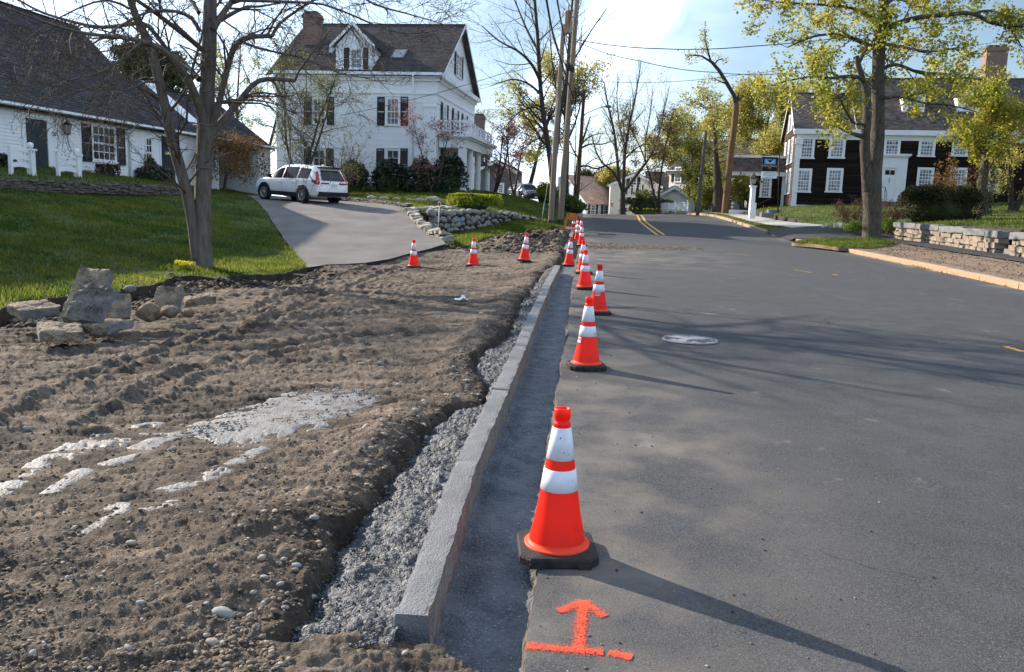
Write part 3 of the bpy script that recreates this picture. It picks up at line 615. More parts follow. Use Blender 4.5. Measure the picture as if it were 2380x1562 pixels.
# new granite kerb: nine stones end to end
KERB = tag(empty('granite_kerb', (0, 2.84, 0)), 'new grey granite kerb standing in the open concrete trench', 'kerb')
KERB['kind'] = 'structure'
def kerb_run(root, ys, wid, hgt, dz, mats, seed, side=-1, xf=xk, gap=.010, rf=.008, zf=None):
    for i in range(len(ys) - 1):
        a, b = ys[i], ys[i + 1]; xa, xb = float(xf(a)), float(xf(b)); L_ = math.hypot(b - a, xb - xa); r = random.Random(seed + i)
        ma, mb_ = Vector((xa + side * wid / 2, a, 0)), Vector((xb + side * wid / 2, b, 0))
        za = (zf(xa, a) if zf else float(np.interp(a, _Y, _Z))) + dz; zb = (zf(xb, b) if zf else float(np.interp(b, _Y, _Z))) + dz
        me = rough_block('kerb_stone', mats, wid, L_ - gap, hgt, seed + i * 7, 6, max(6, int(L_ / (.045 if a < 10 else .16))), 7, .004, [(0, 1, rf), (0, -1, .008)], .005)
        if len(mats) > 1: set_face_mat(me, lambda n: 1 if abs(n.x) > .7 else 0)
        c = (ma + mb_) / 2; c.z = (za + zb) / 2 - hgt / 2 + r.uniform(-.004, .004)
        o = obj('kerb_stone', me, root)
        o.location = c - root.location; o.rotation_euler = (math.atan2(zb - za, L_), 0, -math.atan2(xb - xa, b - a) + r.uniform(-.006, .006))
kerb_run(KERB, [2.84, 4.66, 6.48, 8.45, 10.5, 12.6, 14.6, 16.4, 18.15], .128, .34, .128, [m_gran, m_granr], 101)
KERB2 = tag(empty('granite_kerb', (1.4, 23.6, 0)), 'short run of new granite kerb beyond the row of cones across the drive', 'kerb'); KERB2['kind'] = 'structure'
kerb_run(KERB2, [23.6, 25.6, 27.7, 29.9, 32.2, 34.5, 37, 39.5], .15, .34, .13, [m_gran, m_granr], 151)
m_pinkd = M('pink_granite_face', (.42, .29, .19), (.30, .21, .14), rough=.85, vscale=14, bump=1.5, bscale=30)
KERBR = tag(empty('old_kerb', (11, 20, 0)), 'weathered pinkish granite kerb along the far side of the road', 'kerb'); KERBR['kind'] = 'structure'
_krx = lambda y: xr(y); _krz = lambda x, y: float(np.interp(y, _Y, _Z)) + .27 * float(sst(36, 62, y))
kerb_run(KERBR, [10, 12, 14, 15.9, 17.6, 19.5, 21.3, 23.3, 25.2, 27.4, 29.4, 31.6, 33.6, 35.4], .15, .36, .14, [m_pink, m_pinkd], 171, 1, _krx, zf=_krz, rf=.02)
KERBF = tag(empty('old_kerb', (13, 50, 0)), 'far stretch of pale kerb past the black asphalt apron', 'kerb'); KERBF['kind'] = 'structure'
kerb_run(KERBF, [42.2, 44.5, 47, 49.5, 52, 54.5, 57, 59.5, 62, 65, 68, 71], .16, .36, .13, [m_pink, m_pinkd], 191, 1, _krx, zf=_krz, rf=.02)

# slabs of old granite kept in a pile by the lawn
m_slab = M('weathered_slab', (.37, .285, .195), (.10, .085, .07), rough=.9, vscale=7, bump=2.2, bscale=38, detail=9, speck=(120, .58, .72, (.40, .35, .28)))
m_slabs = M('sawn_slab_side', (.20, .20, .20), (.14, .14, .14), rough=.8, vscale=8, bump=.5, bscale=120)
def slab(u, v, y, w, l, t, yaw, pitch, roll, label, seed, dz=0, sides=True, amp=.02, top=None):
    me = rough_block('granite_slab', [top or m_slab, m_slabs], w, l, t, seed, 12, 12, 4, .008, [(2, 1, amp), (2, -1, .012), (1, -1, .025), (1, 1, .025)], .018)
    if sides: set_face_mat(me, lambda n: 1 if abs(n.x) > .75 else 0)
    c = P(u, v, y); c.z += dz
    o = obj('granite_slab', me); o.matrix_world = Matrix.Translation(c) @ Euler((math.radians(pitch), math.radians(roll), math.radians(yaw)), 'ZXY').to_matrix().to_4x4()
    tag(o, label, 'stone slab', 'old granite slabs piled by the lawn'); return o
slab(80, 719, 9.75, .36, .46, .115, -38, 8, 6, 'flat granite slab at the lawn end of the pile, nearest the photo edge', 201)
slab(200, 694, 9.95, .38, .80, .13, -4, 56, 3, 'tallest granite slab, leaning behind the dark pitted slab', 203)
slab(212, 710, 9.25, .40, .50, .13, -9, 47, -3, 'dark pitted granite slab leaning in front of the tallest slab', 205, amp=.035, top=M('pitted_slab', (.19, .17, .15), (.06, .055, .05), rough=.95, vscale=5, bump=2.5, bscale=30, detail=9, speck=(90, .56, .7, (.30, .27, .23))))
slab(272, 716, 9.9, .30, .40, .10, 28, 38, 20, 'triangular looking granite slab tucked behind the dark pitted slab', 207)
slab(140, 772, 8.75, .42, .40, .125, 33, 4, 8, 'pale squarish granite slab lying at the front foot of the pile', 209)
slab(252, 758, 9.1, .38, .34, .10, -24, 4, -6, 'half buried granite slab under the dark pitted slab', 211)
slab(392, 697, 10.6, .33, .36, .12, 0, 54, -3, 'pale ridged granite slab leaning alone beside the round boulder', 213)
slab(465, 697, 11.3, .40, .30, .11, 24, 6, -6, 'tan flat rock lying right of the pale leaning slab', 215, sides=False)
def rock_mesh(name, mat, seed, sub=3, sc=(1, 1, .7), amp=.28, k=1.3):
    bm = bmesh.new(); bmesh.ops.create_icosphere(bm, subdivisions=sub, radius=1)
    for v in bm.verts:
        c = v.co; d = 1 + amp * float(fbm(c.x * k + seed * 1.7 + c.z, c.y * k - seed + c.z * .7, seed, 3)) + .35 * amp * float(fbm(c.x * 4 + c.z * 2, c.y * 4 - c.z, seed + 4, 2))
        v.co = Vector((c.x * sc[0], c.y * sc[1], c.z * sc[2])) * d
    me = bpy.data.meshes.new(name); bm.to_mesh(me); bm.free(); me.materials.append(mat)
    me.polygons.foreach_set('use_smooth', [sub >= 3] * len(me.polygons)); return me
m_bould = M('tan_boulder', (.33, .25, .165), (.19, .145, .10), rough=.9, vscale=3, bump=1.2, bscale=30, speck=(60, .6, .75, (.42, .36, .28)))
def boulder(u, v, y, r, label, seed, sc=(1, .8, .8), cat='boulder', mat=None, name='boulder', group=None, zf=None):
    me = rock_mesh(name, mat or m_bould, seed, 3, sc); o = obj(name, me, loc=P(u, v, y), rot=(0, 0, seed)); o.scale = (r, r, r)
    return tag(o, label, cat, group)
boulder(349, 727, 9.9, .155, 'round tan boulder beside the pale leaning slab', 3, (1, .8, .72))
boulder(394, 723, 9.75, .135, 'wedge shaped tan rock at the foot of the pale leaning slab', 8, (1, .7, .55))
boulder(437, 728, 9.8, .08, 'small smooth rock next to the wedge shaped rock', 12, (1, .8, .65))
boulder(352, 741, 9.5, .042, 'fist sized stone in front of the round tan boulder', 14)
boulder(302, 671, 11.4, .10, 'grey broken rock lying on the cut lawn edge', 17, (1, .7, .55), mat=m_gran)

# stones strewn over the dirt
m_peb = M('river_pebble', (.27, .225, .175), (.19, .16, .13), rough=.8, vscale=9, island=.4, bump=.3, bscale=60)
m_pebg = M('grey_pebble', (.25, .25, .24), (.17, .17, .165), rough=.8, vscale=9, island=.3, bump=.3, bscale=60)
pm = [rock_mesh('pebble', m_peb if i % 3 else m_pebg, 20 + i, 2, (1, random.Random(i).uniform(.6, .9), random.Random(i + 9).uniform(.45, .75)), .3) for i in range(9)]
for me_ in pm: me_.polygons.foreach_set('use_smooth', [True] * len(me_.polygons))
rp = random.Random(77)
spots = [(618, 1143, .035), (600, 1155, .03), (700, 1160, .035), (715, 1155, .04), (672, 1168, .03), (625, 1160, .03), (655, 1150, .022), (610, 1330, .045), (650, 1382, .04), (612, 1368, .045), (590, 1400, .04), (497, 1495, .05), (520, 1430, .085), (500, 1345, .03),
         (480, 1425, .03), (77, 1527, .04), (130, 1515, .028), (615, 1412, .03), (965, 968, .05), (985, 940, .05), (990, 1002, .055), (945, 945, .05), (850, 1018, .06), (880, 845, .06), (1010, 1003, .06), (985, 995, .045), (905, 1110, .045), (935, 1115, .03), (940, 1540, .03),
         (1060, 1080, .05), (1053, 890, .05), (925, 895, .045), (1040, 918, .06), (300, 830, .06), (105, 910, .06), (345, 895, .05), (190, 1000, .05), (60, 1005, .045), (400, 1050, .05), (150, 1190, .03), (545, 1240, .03), (560, 1270, .03), (575, 1290, .025), (640, 1265, .03),
         (660, 1320, .035), (690, 1330, .04), (560, 1180, .028), (580, 1220, .025), (760, 1240, .04), (815, 1260, .04), (800, 1205, .035), (825, 1120, .04), (790, 1100, .03), (860, 1090, .035), (720, 1105, .03), (470, 1215, .03), (300, 1230, .025), (230, 1290, .025), (380, 1340, .025)]
cnt = 0
def pebble(x, y, r):
    global cnt
    me = pm[rp.randrange(9)]; o = obj('pebble', me, DIRT); z = float(dirt_z(np.array([x]), np.array([y]))[0])
    o.location = (x, y, z - r * .08); o.scale = (r * rp.uniform(.8, 1.25), r * rp.uniform(.7, 1.1), r * rp.uniform(.7, 1)); o.rotation_euler = (rp.uniform(-.3, .3), rp.uniform(-.3, .3), rp.uniform(0, 6.3)); cnt += 1
for u, v, r in spots:
    p = hit(u, v, _dirt0); pebble(p.x, p.y, r * .50 * max(1, (p.y / 4.2) ** .35))
while cnt < 240:
    y = 2.7 + 9 * rp.random() ** 1.7; x = float(xk(y)) - .25 - haunch(y) - abs(rp.gauss(0, 1)) * .9 if rp.random() < .45 else rp.uniform(-.6 * y, -.6)
    if x < -.62 * y - .1: continue
    pebble(float(x), y, .006 + .017 * rp.random() ** 2 * (.6 + y / 7))
def scatter(name, n, seed, rmin, rmax, mats, region, zf, parent=None, flat=.65):
    """very many small stones as one mesh"""
    rng = np.random.default_rng(seed); x, y = region(rng, n); n = len(x); z = zf(x, y)
    bm = bmesh.new(); bmesh.ops.create_icosphere(bm, subdivisions=1, radius=1); bv = np.array([v.co for v in bm.verts]); bf = np.array([[v.index for v in f.verts] for f in bm.faces]); bm.free()
    r = rmin + (rmax - rmin) * rng.uniform(0, 1, n) ** 3; s_ = np.stack([r * rng.uniform(.7, 1.3, n), r * rng.uniform(.6, 1.1, n), r * flat * rng.uniform(.6, 1.2, n)], 1)
    a = rng.uniform(0, 6.3, n); V = bv[None] * (1 + rng.uniform(-.28, .28, (n, len(bv), 1))) * s_[:, None]
    ca, sa = np.cos(a)[:, None], np.sin(a)[:, None]; V = np.stack([V[..., 0] * ca - V[..., 1] * sa, V[..., 0] * sa + V[..., 1] * ca, V[..., 2]], 2) + np.stack([x, y, z + r * .25], 1)[:, None]
    Fq = bf[None] + (np.arange(n) * len(bv))[:, None, None]
    me = npmesh(name, V.reshape(-1, 3), Fq.reshape(-1, 3), mats, smooth=True, mi=np.repeat(rng.integers(0, len(mats), n), len(bf)))
    return tag(obj(name, me, parent), kind='stuff')
def reg_dirt(rng, n):
    y = 2.5 + 15 * rng.uniform(0, 1, n) ** 2.0; x = -.62 * y - .2 + rng.uniform(0, 1, n) * (xk(y) - .2 - haunch(y) + .62 * y + .2)
    k = ~in_poly(x, y, LAWN) & (rng.uniform(0, 1, n) < .35 + 1.3 * np.clip(fbm(x * 1.6, y * 1.6, 91, 3) + .2, 0, 1)); return x[k], y[k]
m_clod = M('dirt_clod', (.12, .094, .07), (.18, .14, .105), island=.4, vscale=20); m_clod2 = M('dark_clod', (.085, .067, .053), (.125, .10, .078), island=.4, vscale=20)
scatter('gravel', 17000, 5, .003, .013, [m_clod, m_clod2, m_clod, m_clod2, m_clod, m_peb], reg_dirt, lambda x, y: dirt_z(x, y))
def reg_edge(rng, n):
    y = 2.6 + 14 * rng.uniform(0, 1, n) ** 1.6; x = xk(y) - .17 - haunch(y) - np.abs(rng.normal(0, .16, n)); return x, y
scatter('gravel', 1900, 6, .004, .018, [m_clod, m_clod2, m_clod, m_peb], reg_edge, lambda x, y: dirt_z(x, y))
def reg_spill(rng, n):
    p = np.array(blob); x = rng.uniform(p[:, 0].min(), p[:, 0].max(), n); y = rng.uniform(p[:, 1].min(), p[:, 1].max(), n)
    k = in_poly(x, y, blob) & (rng.uniform(0, 1, n) < np.clip(1.2 * fbm(x * 2.5, y * 2.5, 95, 3) + .5 * sst(6.0, 6.9, y) + .02, .0, 1)); return x[k], y[k]
scatter('crushed_stone', 4200, 7, .004, .014, [M('crushed_stone', (.12, .125, .135), (.2, .2, .2), island=.4), m_spill], reg_spill, lambda x, y: dirt_z(x, y) + .012)
def reg_h(rng, n):
    y = 2.7 + 15 * rng.uniform(0, 1, n) ** 1.8; f = rng.uniform(0, 1, n); w_ = haunch(y); k = w_ > .08; y, f, w_ = y[k], f[k], w_[k]; return xk(y) - .16 - w_ * f, y
m_agg = M('aggregate', (.05, .054, .062), (.12, .125, .135), island=.45, vscale=30, rough=.6)
scatter('aggregate', 7000, 8, .003, .009, [m_conc, m_agg, m_conc], reg_h, lambda x, y: np.interp(y, _Y, _Z) + .085 - .075 * np.clip((xk(y) - .16 - x) / np.maximum(haunch(y), .05), 0, 1) + .028 * fbm(x * 9, y * 9, 61, 3) + .006)
def reg_road(rng, n):
    y = 2.6 + 20 * rng.uniform(0, 1, n) ** 1.6; x = xl(y) + np.abs(rng.normal(0, .9, n)) + .03; return x, y
scatter('grit', 900, 9, .002, .009, [m_clod, m_pebg, M('dark_chip', (.04, .04, .04))], reg_road, lambda x, y: zroad(x, y))
def reg_patch(rng, n):
    y = rng.uniform(26.2, 29.6, n); x = xl(y) + .3 + rng.uniform(0, 1, n) ** 1.3 * 3.8; k = rng.uniform(0, 1, n) < 1.2 - np.abs(y - 27.9) / 1.7 - .12 * (x - xl(y)); return x[k], y[k]
scatter('loose_gravel', 5000, 10, .01, .035, [m_clod, m_peb, m_verge], reg_patch, lambda x, y: zroad(x, y))
def reg_trench(rng, n):
    k = rng.integers(0, len(lawn_edge) - 1, n); t = rng.uniform(0, 1, n); le = np.array(lawn_edge); p = le[k] * (1 - t)[:, None] + le[k + 1] * t[:, None]; return p[:, 0] + rng.normal(.25, .22, n), p[:, 1] - np.abs(rng.normal(.1, .25, n))
scatter('soil_clods', 2600, 12, .015, .08, [m_soil, m_soil, m_clod], reg_trench, lambda x, y: dirt_z(x, y))
def reg_mound(rng, n):
    y = rng.uniform(23.5, 31.5, n); x = rng.normal(.55, .8, n) + (y - 27) * .1; k = x < xk(y) - .2; return x[k], y[k]
scatter('soil_clods', 2200, 13, .02, .09, [m_soil, m_clod, m_clod], reg_mound, lambda x, y: dirt_z(x, y))
def reg_verge(rng, n):
    y = 14 + 21 * rng.uniform(0, 1, n); x = xr(y) + .3 + rng.uniform(0, 3.6, n); return x, y
scatter('soil_clods', 3500, 14, .006, .035, [m_verge, m_verge, m_clod], reg_verge, lambda x, y: rlow_z(x, y) - .01)

# ------------------------------------------------------------------ traffic cones
m_org = M('cone_orange', (.95, .026, .004), (.72, .03, .012), rough=.42, vscale=7, detail=8, lo=.45, hi=.8, objrand=.10, spec=.5, bump=.04, bscale=8, trans=.42)
m_rim = M('cone_rim', (.90, .075, .03), rough=.5, trans=.1)
m_rub = M('black_rubber', (.022, .02, .02), (.05, .045, .042), rough=.75, vscale=12, bump=.3, bscale=90)
def band_material():
    m = M('reflective_band', (.74, .76, .83), (.50, .51, .56), rough=.32, vscale=9, detail=8, spec=.6, lo=.45, hi=.85); return m
m_band = band_material(); m_scuff = M('scuff_mark', (.16, .15, .17), rough=.9)
def cr(z): return .128 + (.032 - .128) * (z - .045) / (.66 - .045)          # body radius at height z
cone_root = None
def cone_parts(collar=True):
    me = {}
    b = MB(); o8 = []
    w = .18; c = .045
    octo = [(-w + c, -w), (w - c, -w), (w, -w + c), (w, w - c), (w - c, w), (-w + c, w), (-w, w - c), (-w, -w + c)]
    def ring(k, z): return [(x * k, y * k, z) for x, y in octo]
    rings = [ring(.93, .0), ring(1.0, .006), ring(1.0, .036), ring(.965, .046), ring(.62, .052)]
    vs = [p for r in rings for p in r]; fs = [(i * 8 + k, i * 8 + (k + 1) % 8, (i + 1) * 8 + (k + 1) % 8, (i + 1) * 8 + k) for i in range(4) for k in range(8)] + [tuple(reversed(range(8))), tuple(range(32, 40))]
    b.add(vs, fs)
    for sx in (-1, 1): b.bb(sx * .11 - .03, sx * .11 + .03, -.187, -.179, .0, .022)
    me['base'] = b.mesh('base', m_rub)
    b = MB(); prof = [(.152, .049), (.153, .056), (.143, .058), (.134, .064), (cr(.075), .075)] + [(cr(z), z) for z in (.2, .3, .305)] 
    prof = [(.152, .050), (.153, .057), (.144, .059), (.136, .064), (.130, .075), (cr(.2), .2), (cr(.335), .335), (cr(.52), .52), (cr(.615), .615), (.0405, .618), (.0375, .628), (.0330, .634), (.0325, .642), (.0375, .646), (.0375, .690), (.0345, .694), (.029, .694), (.027, .66)]
    b.lathe(prof[4:], 40); me['body'] = b.mesh('body', m_org)
    b = MB(); b.lathe(prof[:5], 40); me['rim'] = b.mesh('rim', m_rim)
    for nm, z0, z1 in (('low', .318, .415), ('top', .462, .607)):
        b = MB(); b.lathe([(cr(z0) + .0005, z0 - .001), (cr(z0) + .0030, z0), (cr((z0 + z1) / 2) + .0030, (z0 + z1) / 2), (cr(z1) + .0030, z1), (cr(z1) + .0005, z1 + .001)], 40); me[nm] = b.mesh('reflective_band', m_band)
    return me
CM = cone_parts()
def scuffs(root, seed):
    r = random.Random(seed); b = MB()
    for i in range(r.randrange(4, 8)):
        z = r.choice([r.uniform(.33, .40), r.uniform(.475, .59)]); a = r.uniform(-2.6, -.5); rr = cr(z) + .0042; s = r.uniform(.0018, .004)
        t = Vector((-math.sin(a), math.cos(a), 0)); n = Vector((math.cos(a), math.sin(a), 0)); c = n * rr + Vector((0, 0, z)); u2 = Vector((0, 0, 1)) * s * r.uniform(.8, 2.2) + t * s * r.uniform(-.7, .7)
        b.add([c - t * s * .6 - u2, c + t * s * .6 - u2, c + t * s * .6 + u2, c - t * s * .6 + u2], [(0, 1, 2, 3)])
    b.build('scuff', m_scuff, root)['kind'] = 'stuff'
def cone(u, v, y, label, rz=0., tilt=(0, 0), seed=0, zf=None, dz=0):
    p = P(u, v, y); p.z += dz
    if zf is not None: p.z = extr(zf, p.x, p.y) + dz
    t = empty('traffic_cone', p, rz, label, 'traffic cone', 'orange traffic cones'); t.rotation_euler = (tilt[0], tilt[1], rz)
    obj('base', CM['base'], t); b = obj('body', CM['body'], t); obj('rim', CM['rim'], t); obj('reflective_band', CM['low'], t); obj('reflective_band', CM['top'], t)
    if seed: scuffs(t, seed)
    return t
C1 = cone(1293, 1288, 3.72, 'nearest traffic cone, beside the orange spray painted arrow', .05, (0, 0), 3, zroad)
C2 = cone(1362, 858, 8.05, 'second traffic cone from the painted arrow, just before the manhole', .08, (0, 0), 4, zroad)
C3 = cone(1389, 728, 11.75, 'traffic cone with a white sticker, behind the second cone', .0, (0, 0), 5, zroad)
C4 = cone(1359, 673, 14.85, 'fourth cone along the trench, behind the cone with the white sticker', .2, (0, -.02), 6, zroad)
C5 = cone(1355, 635.5, 17.8, 'fifth cone along the trench, half hidden by the fourth', .1, (0, -.03), 0, zroad)
C6 = cone(1351.5, 572, 27.6, 'cone at the gravel strip crossing the road, nearest it', .0, (0, -.02), 0, zroad)
cone(1341.7, 565.5, 30.2, 'cone standing just behind the one at the gravel strip', .0, (0, 0), 0, zroad)
cone(1349.7, 548, 34.3, 'faded cone peeking over the two cones at the gravel strip', .0, (0, 0), 0, zroad)
cone(1341, 548, 34.6, 'cone standing right beside the wooden barricade', .0, (0, 0), 0, zroad)
cone(1334.5, 536.5, 38.5, 'small looking cone seen through the barricade frame', .3, (0, -.1), 0)
cone(961.2, 622, 21.05, 'cone at the driveway mouth, on the lawn side end of the cross row', .1, (0, .0), 7, dirt_z)
cone(1100, 619, 21.1, 'cone in the cross row between the driveway cone and the mound cone', .0, (0, .0), 8, dirt_z)
cone(1217.5, 611, 21.15, 'cone in the cross row leaning in front of the dirt mounds', .0, (0, .08), 9, dirt_z)
cone(1322, 609, 20.85, 'cone at the kerb gap, closing the cross row at the road', .0, (0, .05), 10, dirt_z, .07)
def text(name, body, size, parent, mat, loc, rot=(math.pi / 2, 0, 0), align='CENTER', ext=0.0, sx=1.0, bold=0.0):
    c = bpy.data.curves.new(name, 'FONT'); c.body = body; c.size = size; c.align_x = align; c.align_y = 'CENTER'; c.extrude = ext; c.offset = bold
    c.materials.append(mat); q = bpy.data.objects.new(name, c); COL.objects.link(q); me = bpy.data.meshes.new_from_object(q.evaluated_get(bpy.context.evaluated_depsgraph_get())); bpy.data.objects.remove(q); o = bpy.data.objects.new(name, me); COL.objects.link(o)
    if parent: o.parent = parent
    o.location = loc; o.rotation_euler = rot; o.scale = (sx, 1, 1); return o
m_ink = M('black_ink', (.02, .02, .022)); m_stick = M('sticker_white', (.72, .66, .66), rough=.5)
def sticker(t, az, z0, z1, half, lines):
    b = MB(); n = 8; vs = []
    for i in range(n + 1):
        a = az + half * (2 * i / n - 1)
        for z in (z0, z1): r_ = cr(z) + .0035; vs.append((r_ * math.cos(a), r_ * math.sin(a), z))
    b.add(vs, [(2 * i, 2 * i + 2, 2 * i + 3, 2 * i + 1) for i in range(n)]); s_ = b.build('sticker', m_stick, t)
    zc = (z0 + z1) / 2; r_ = cr(zc) + .0052; sl_ = math.atan((.128 - .032) / .615)
    for tx, dz_, sz in lines:
        text('lettering', tx, sz, s_, m_ink, (r_ * math.cos(az), r_ * math.sin(az), zc + dz_), (math.pi / 2 - sl_, 0, az + math.pi / 2), sx=.85, bold=.0006)
sticker(C3, -1.82, .262, .31, .40, [('HINGHAM', .008, .017), ('PUBLIC WORKS', -.010, .0125)])
sticker(C2, -2.75, .255, .31, .3, [('HINGHAM', .008, .017)])

# ------------------------------------------------------------------ sprayed arrow, made of a myriad of paint specks
def spray(name, strokes, n, seed, mat, w, parent, sz=(.0016, .0045)):
    rng = np.random.default_rng(seed); Ls = [math.hypot(b[0] - a[0], b[1] - a[1]) for a, b, _ in strokes]; tot = sum(Ls); V = []; 
    for (a, b, k), L_ in zip(strokes, Ls):
        m_ = int(n * L_ / tot * k); t = rng.uniform(-.02, 1.02, m_); d = np.where(rng.uniform(0, 1, m_) < .35, rng.uniform(-1, 1, m_) * w, rng.normal(0, w * .85, m_)); tx, ty = (b[0] - a[0]) / L_, (b[1] - a[1]) / L_
        x = a[0] + (b[0] - a[0]) * t - ty * d; y = a[1] + (b[1] - a[1]) * t + tx * d; k_ = rng.uniform(0, 1, m_) < .52 + .8 * fbm(x * 160, y * 160, seed, 2); x, y = x[k_], y[k_]; V.append(np.stack([x, y], 1))
    p = np.concatenate(V); m_ = len(p); r = rng.uniform(sz[0], sz[1], m_); a0 = rng.uniform(0, 6.3, m_); q = []
    for k in range(5):
        an = a0 + k * 1.2566; rr = r * rng.uniform(.6, 1.2, m_); q.append(np.stack([p[:, 0] + rr * np.cos(an), p[:, 1] + rr * np.sin(an)], 1))
    q = np.stack(q, 1).reshape(-1, 2); z = zroad(q[:, 0], q[:, 1]) + .004 + np.repeat(rng.uniform(0, .0006, m_), 5)
    return tag(obj(name, npmesh(name, np.column_stack([q, z]), np.arange(m_ * 5).reshape(-1, 5), mat), parent), kind='stuff')
pt = lambda u, v: tuple(on_road(u, v)[:2])
m_spray = M('orange_spray', (.80, .11, .05), (.66, .085, .04), vscale=30, rough=.8)
ar = [(pt(1226, 1503), pt(1398, 1523), 1.0), (pt(1415, 1523), pt(1468, 1530), 1.1), (pt(1345, 1512), pt(1356, 1402), 1.0), (pt(1354, 1401), pt(1299, 1424), .9), (pt(1354, 1401), pt(1404, 1434), .9)]
ARROW = spray('painted_arrow', ar, 30000, 4, m_spray, .017, None, (.0008, .0020))
ARROW['kind'] = 'thing'; tag(ARROW, 'orange spray painted arrow on a bar beside the nearest cone', 'road marking')
m_yel = M('yellow_road_paint', (.62, .33, .05), (.45, .26, .06), vscale=8, rough=.7, speck=(60, .62, .72, (.12, .10, .07)))
cl_ = [on_road(u, v) for u, v in ((1536, 546.5), (1520, 535), (1506.5, 525), (1494, 515.5))]
ys = np.linspace(cl_[0].y, 74, 60); xs = np.interp(ys, [p.y for p in cl_] + [62, 74], [p.x for p in cl_] + [9.0, 8.7])
for off, lb in ((-.16, 'yellow centre stripe nearer the cones, running over the crest'), (.16, 'yellow centre stripe on the side of the dark house')):
    vs = []
    for x, y in zip(xs, ys):
        for s_ in (-.065, .065): vs.append((x + off + s_, y, float(zroad(x + off + s_, y)) + .005))
    b = MB(); b.add(vs, [(2 * i, 2 * i + 1, 2 * i + 3, 2 * i + 2) for i in range(len(ys) - 1)]); tag(b.build('centre_line', m_yel), lb, 'road marking', 'double yellow line')
for u0, v0, u1, v1, w_, lb in ((1690, 590, 1745, 594, .025, 'faint yellow paint tick on the open road, the longer one'), (1845, 627, 1885, 634, .02, 'faint yellow tick nearer the far kerb'), (2337, 806, 2378, 818, .03, 'short yellow dash at the picture edge of the road'), (1935, 638, 1947, 640, .02, 'tiny yellow dot mark on the road')):
    spray('paint_tick', [(pt(u0, v0), pt(u1, v1), 1)], 500, 9, m_yel, w_, None, (.004, .014)); o = COL.objects[-1]; o['kind'] = 'thing'; tag(o, lb, 'road marking', 'yellow survey marks')
# manhole
mc = on_road(1604, 790.5); RM = .325
MH = empty('manhole_cover', mc + Vector((0, 0, .002)), .3, 'round iron manhole cover with patchy dark wear in the road', 'manhole cover')
m_iron = M('grey_iron', (.24, .225, .235), (.20, .19, .20), rough=.55, vscale=5, metal=.3, bump=.2, bscale=120)
b = MB(); b.lathe([(RM - .03, .006), (RM - .025, .011), (RM, .011), (RM + .006, .0)], 64); b.build('ring', m_iron, MH)
m_cov = M('worn_iron', (.30, .285, .31), (.075, .06, .05), rough=.5, vscale=3.6, metal=.2, bump=.3, bscale=140, lo=.50, hi=.53, detail=6)
b = MB(); b.lathe([(0.0, .009), (RM - .055, .009), (RM - .045, .006), (RM - .034, .006), (RM - .031, .003)], 64); b.build('cover', m_cov, MH)
b = MB(); r_ = random.Random(5)
for k in range(10):
    a = k * .628; b.box(((RM - .012) * math.cos(a), (RM - .012) * math.sin(a), .012), (.012, .02, .003), Matrix.Rotation(a, 3, 'Z'))
b.build('rim_lug', M('dark_iron', (.06, .055, .055), rough=.6), MH)['kind'] = 'stuff'
# drain grate and fresh dark patch up the road
p = on_road(1410, 545); DG = empty('drain_grate', p + Vector((0, 0, .003)), -.08, 'dark rectangular drain grate in the road by the gravel strip', 'drain grate')
b = MB(); b.bb(-.42, .42, -.42, .42, .0, .003); b.build('frame', M('dark_iron', (.06, .055, .055)), DG)
b = MB(); [b.bb(-.38, .38, -.38 + k * .095, -.33 + k * .095, .003, .012) for k in range(8)]; b.build('grate_bars', M('grate_bar', (.035, .035, .037), rough=.6), DG)['kind'] = 'stuff'
# crumpled paper on the dirt
p = hit(1072, 702, _dirt0); bm = bmesh.new(); bmesh.ops.create_grid(bm, x_segments=9, y_segments=7, size=.5)
rr = random.Random(4)
for v in bm.verts:
    x, y = v.co.x, v.co.y; v.co = Vector((x * .20 + rr.uniform(-.008, .008), y * .12 + rr.uniform(-.01, .01), .075 * math.exp(-((x - .12) / .22) ** 2) * (1 - abs(y) * .9) + .02 * math.exp(-((x + .42) / .12) ** 2) + rr.uniform(0, .014)))
me = bpy.data.meshes.new('paper_scrap'); bm.to_mesh(me); bm.free(); me.materials.append(M('white_paper', (.80, .80, .82), (.68, .68, .70), vscale=20, rough=.7))
o = obj('paper_scrap', me); z = extr(dirt_z, p.x, p.y); o.location = (p.x, p.y, z + .015); o.rotation_euler = (.1, 0, .25); tag(o, 'crumpled white paper scrap lying on the dirt', 'litter')
# wooden plank offcut in the trench, scrap board
o = MB(); o.box((0, 0, 0), (.34, .10, .02)); o = o.build('board_offcut', M('grey_board', (.20, .165, .12), (.12, .10, .08), vscale=6, stretch=(1, 8, 1))); p = hit(770, 640, _dirt0); o.location = (p.x - .6, p.y - .3, extr(dirt_z, p.x - .6, p.y - .3) + .07); o.rotation_euler = (.25, .1, .3); tag(o, 'grey board offcut lying in the cut by the lawn corner', 'board')

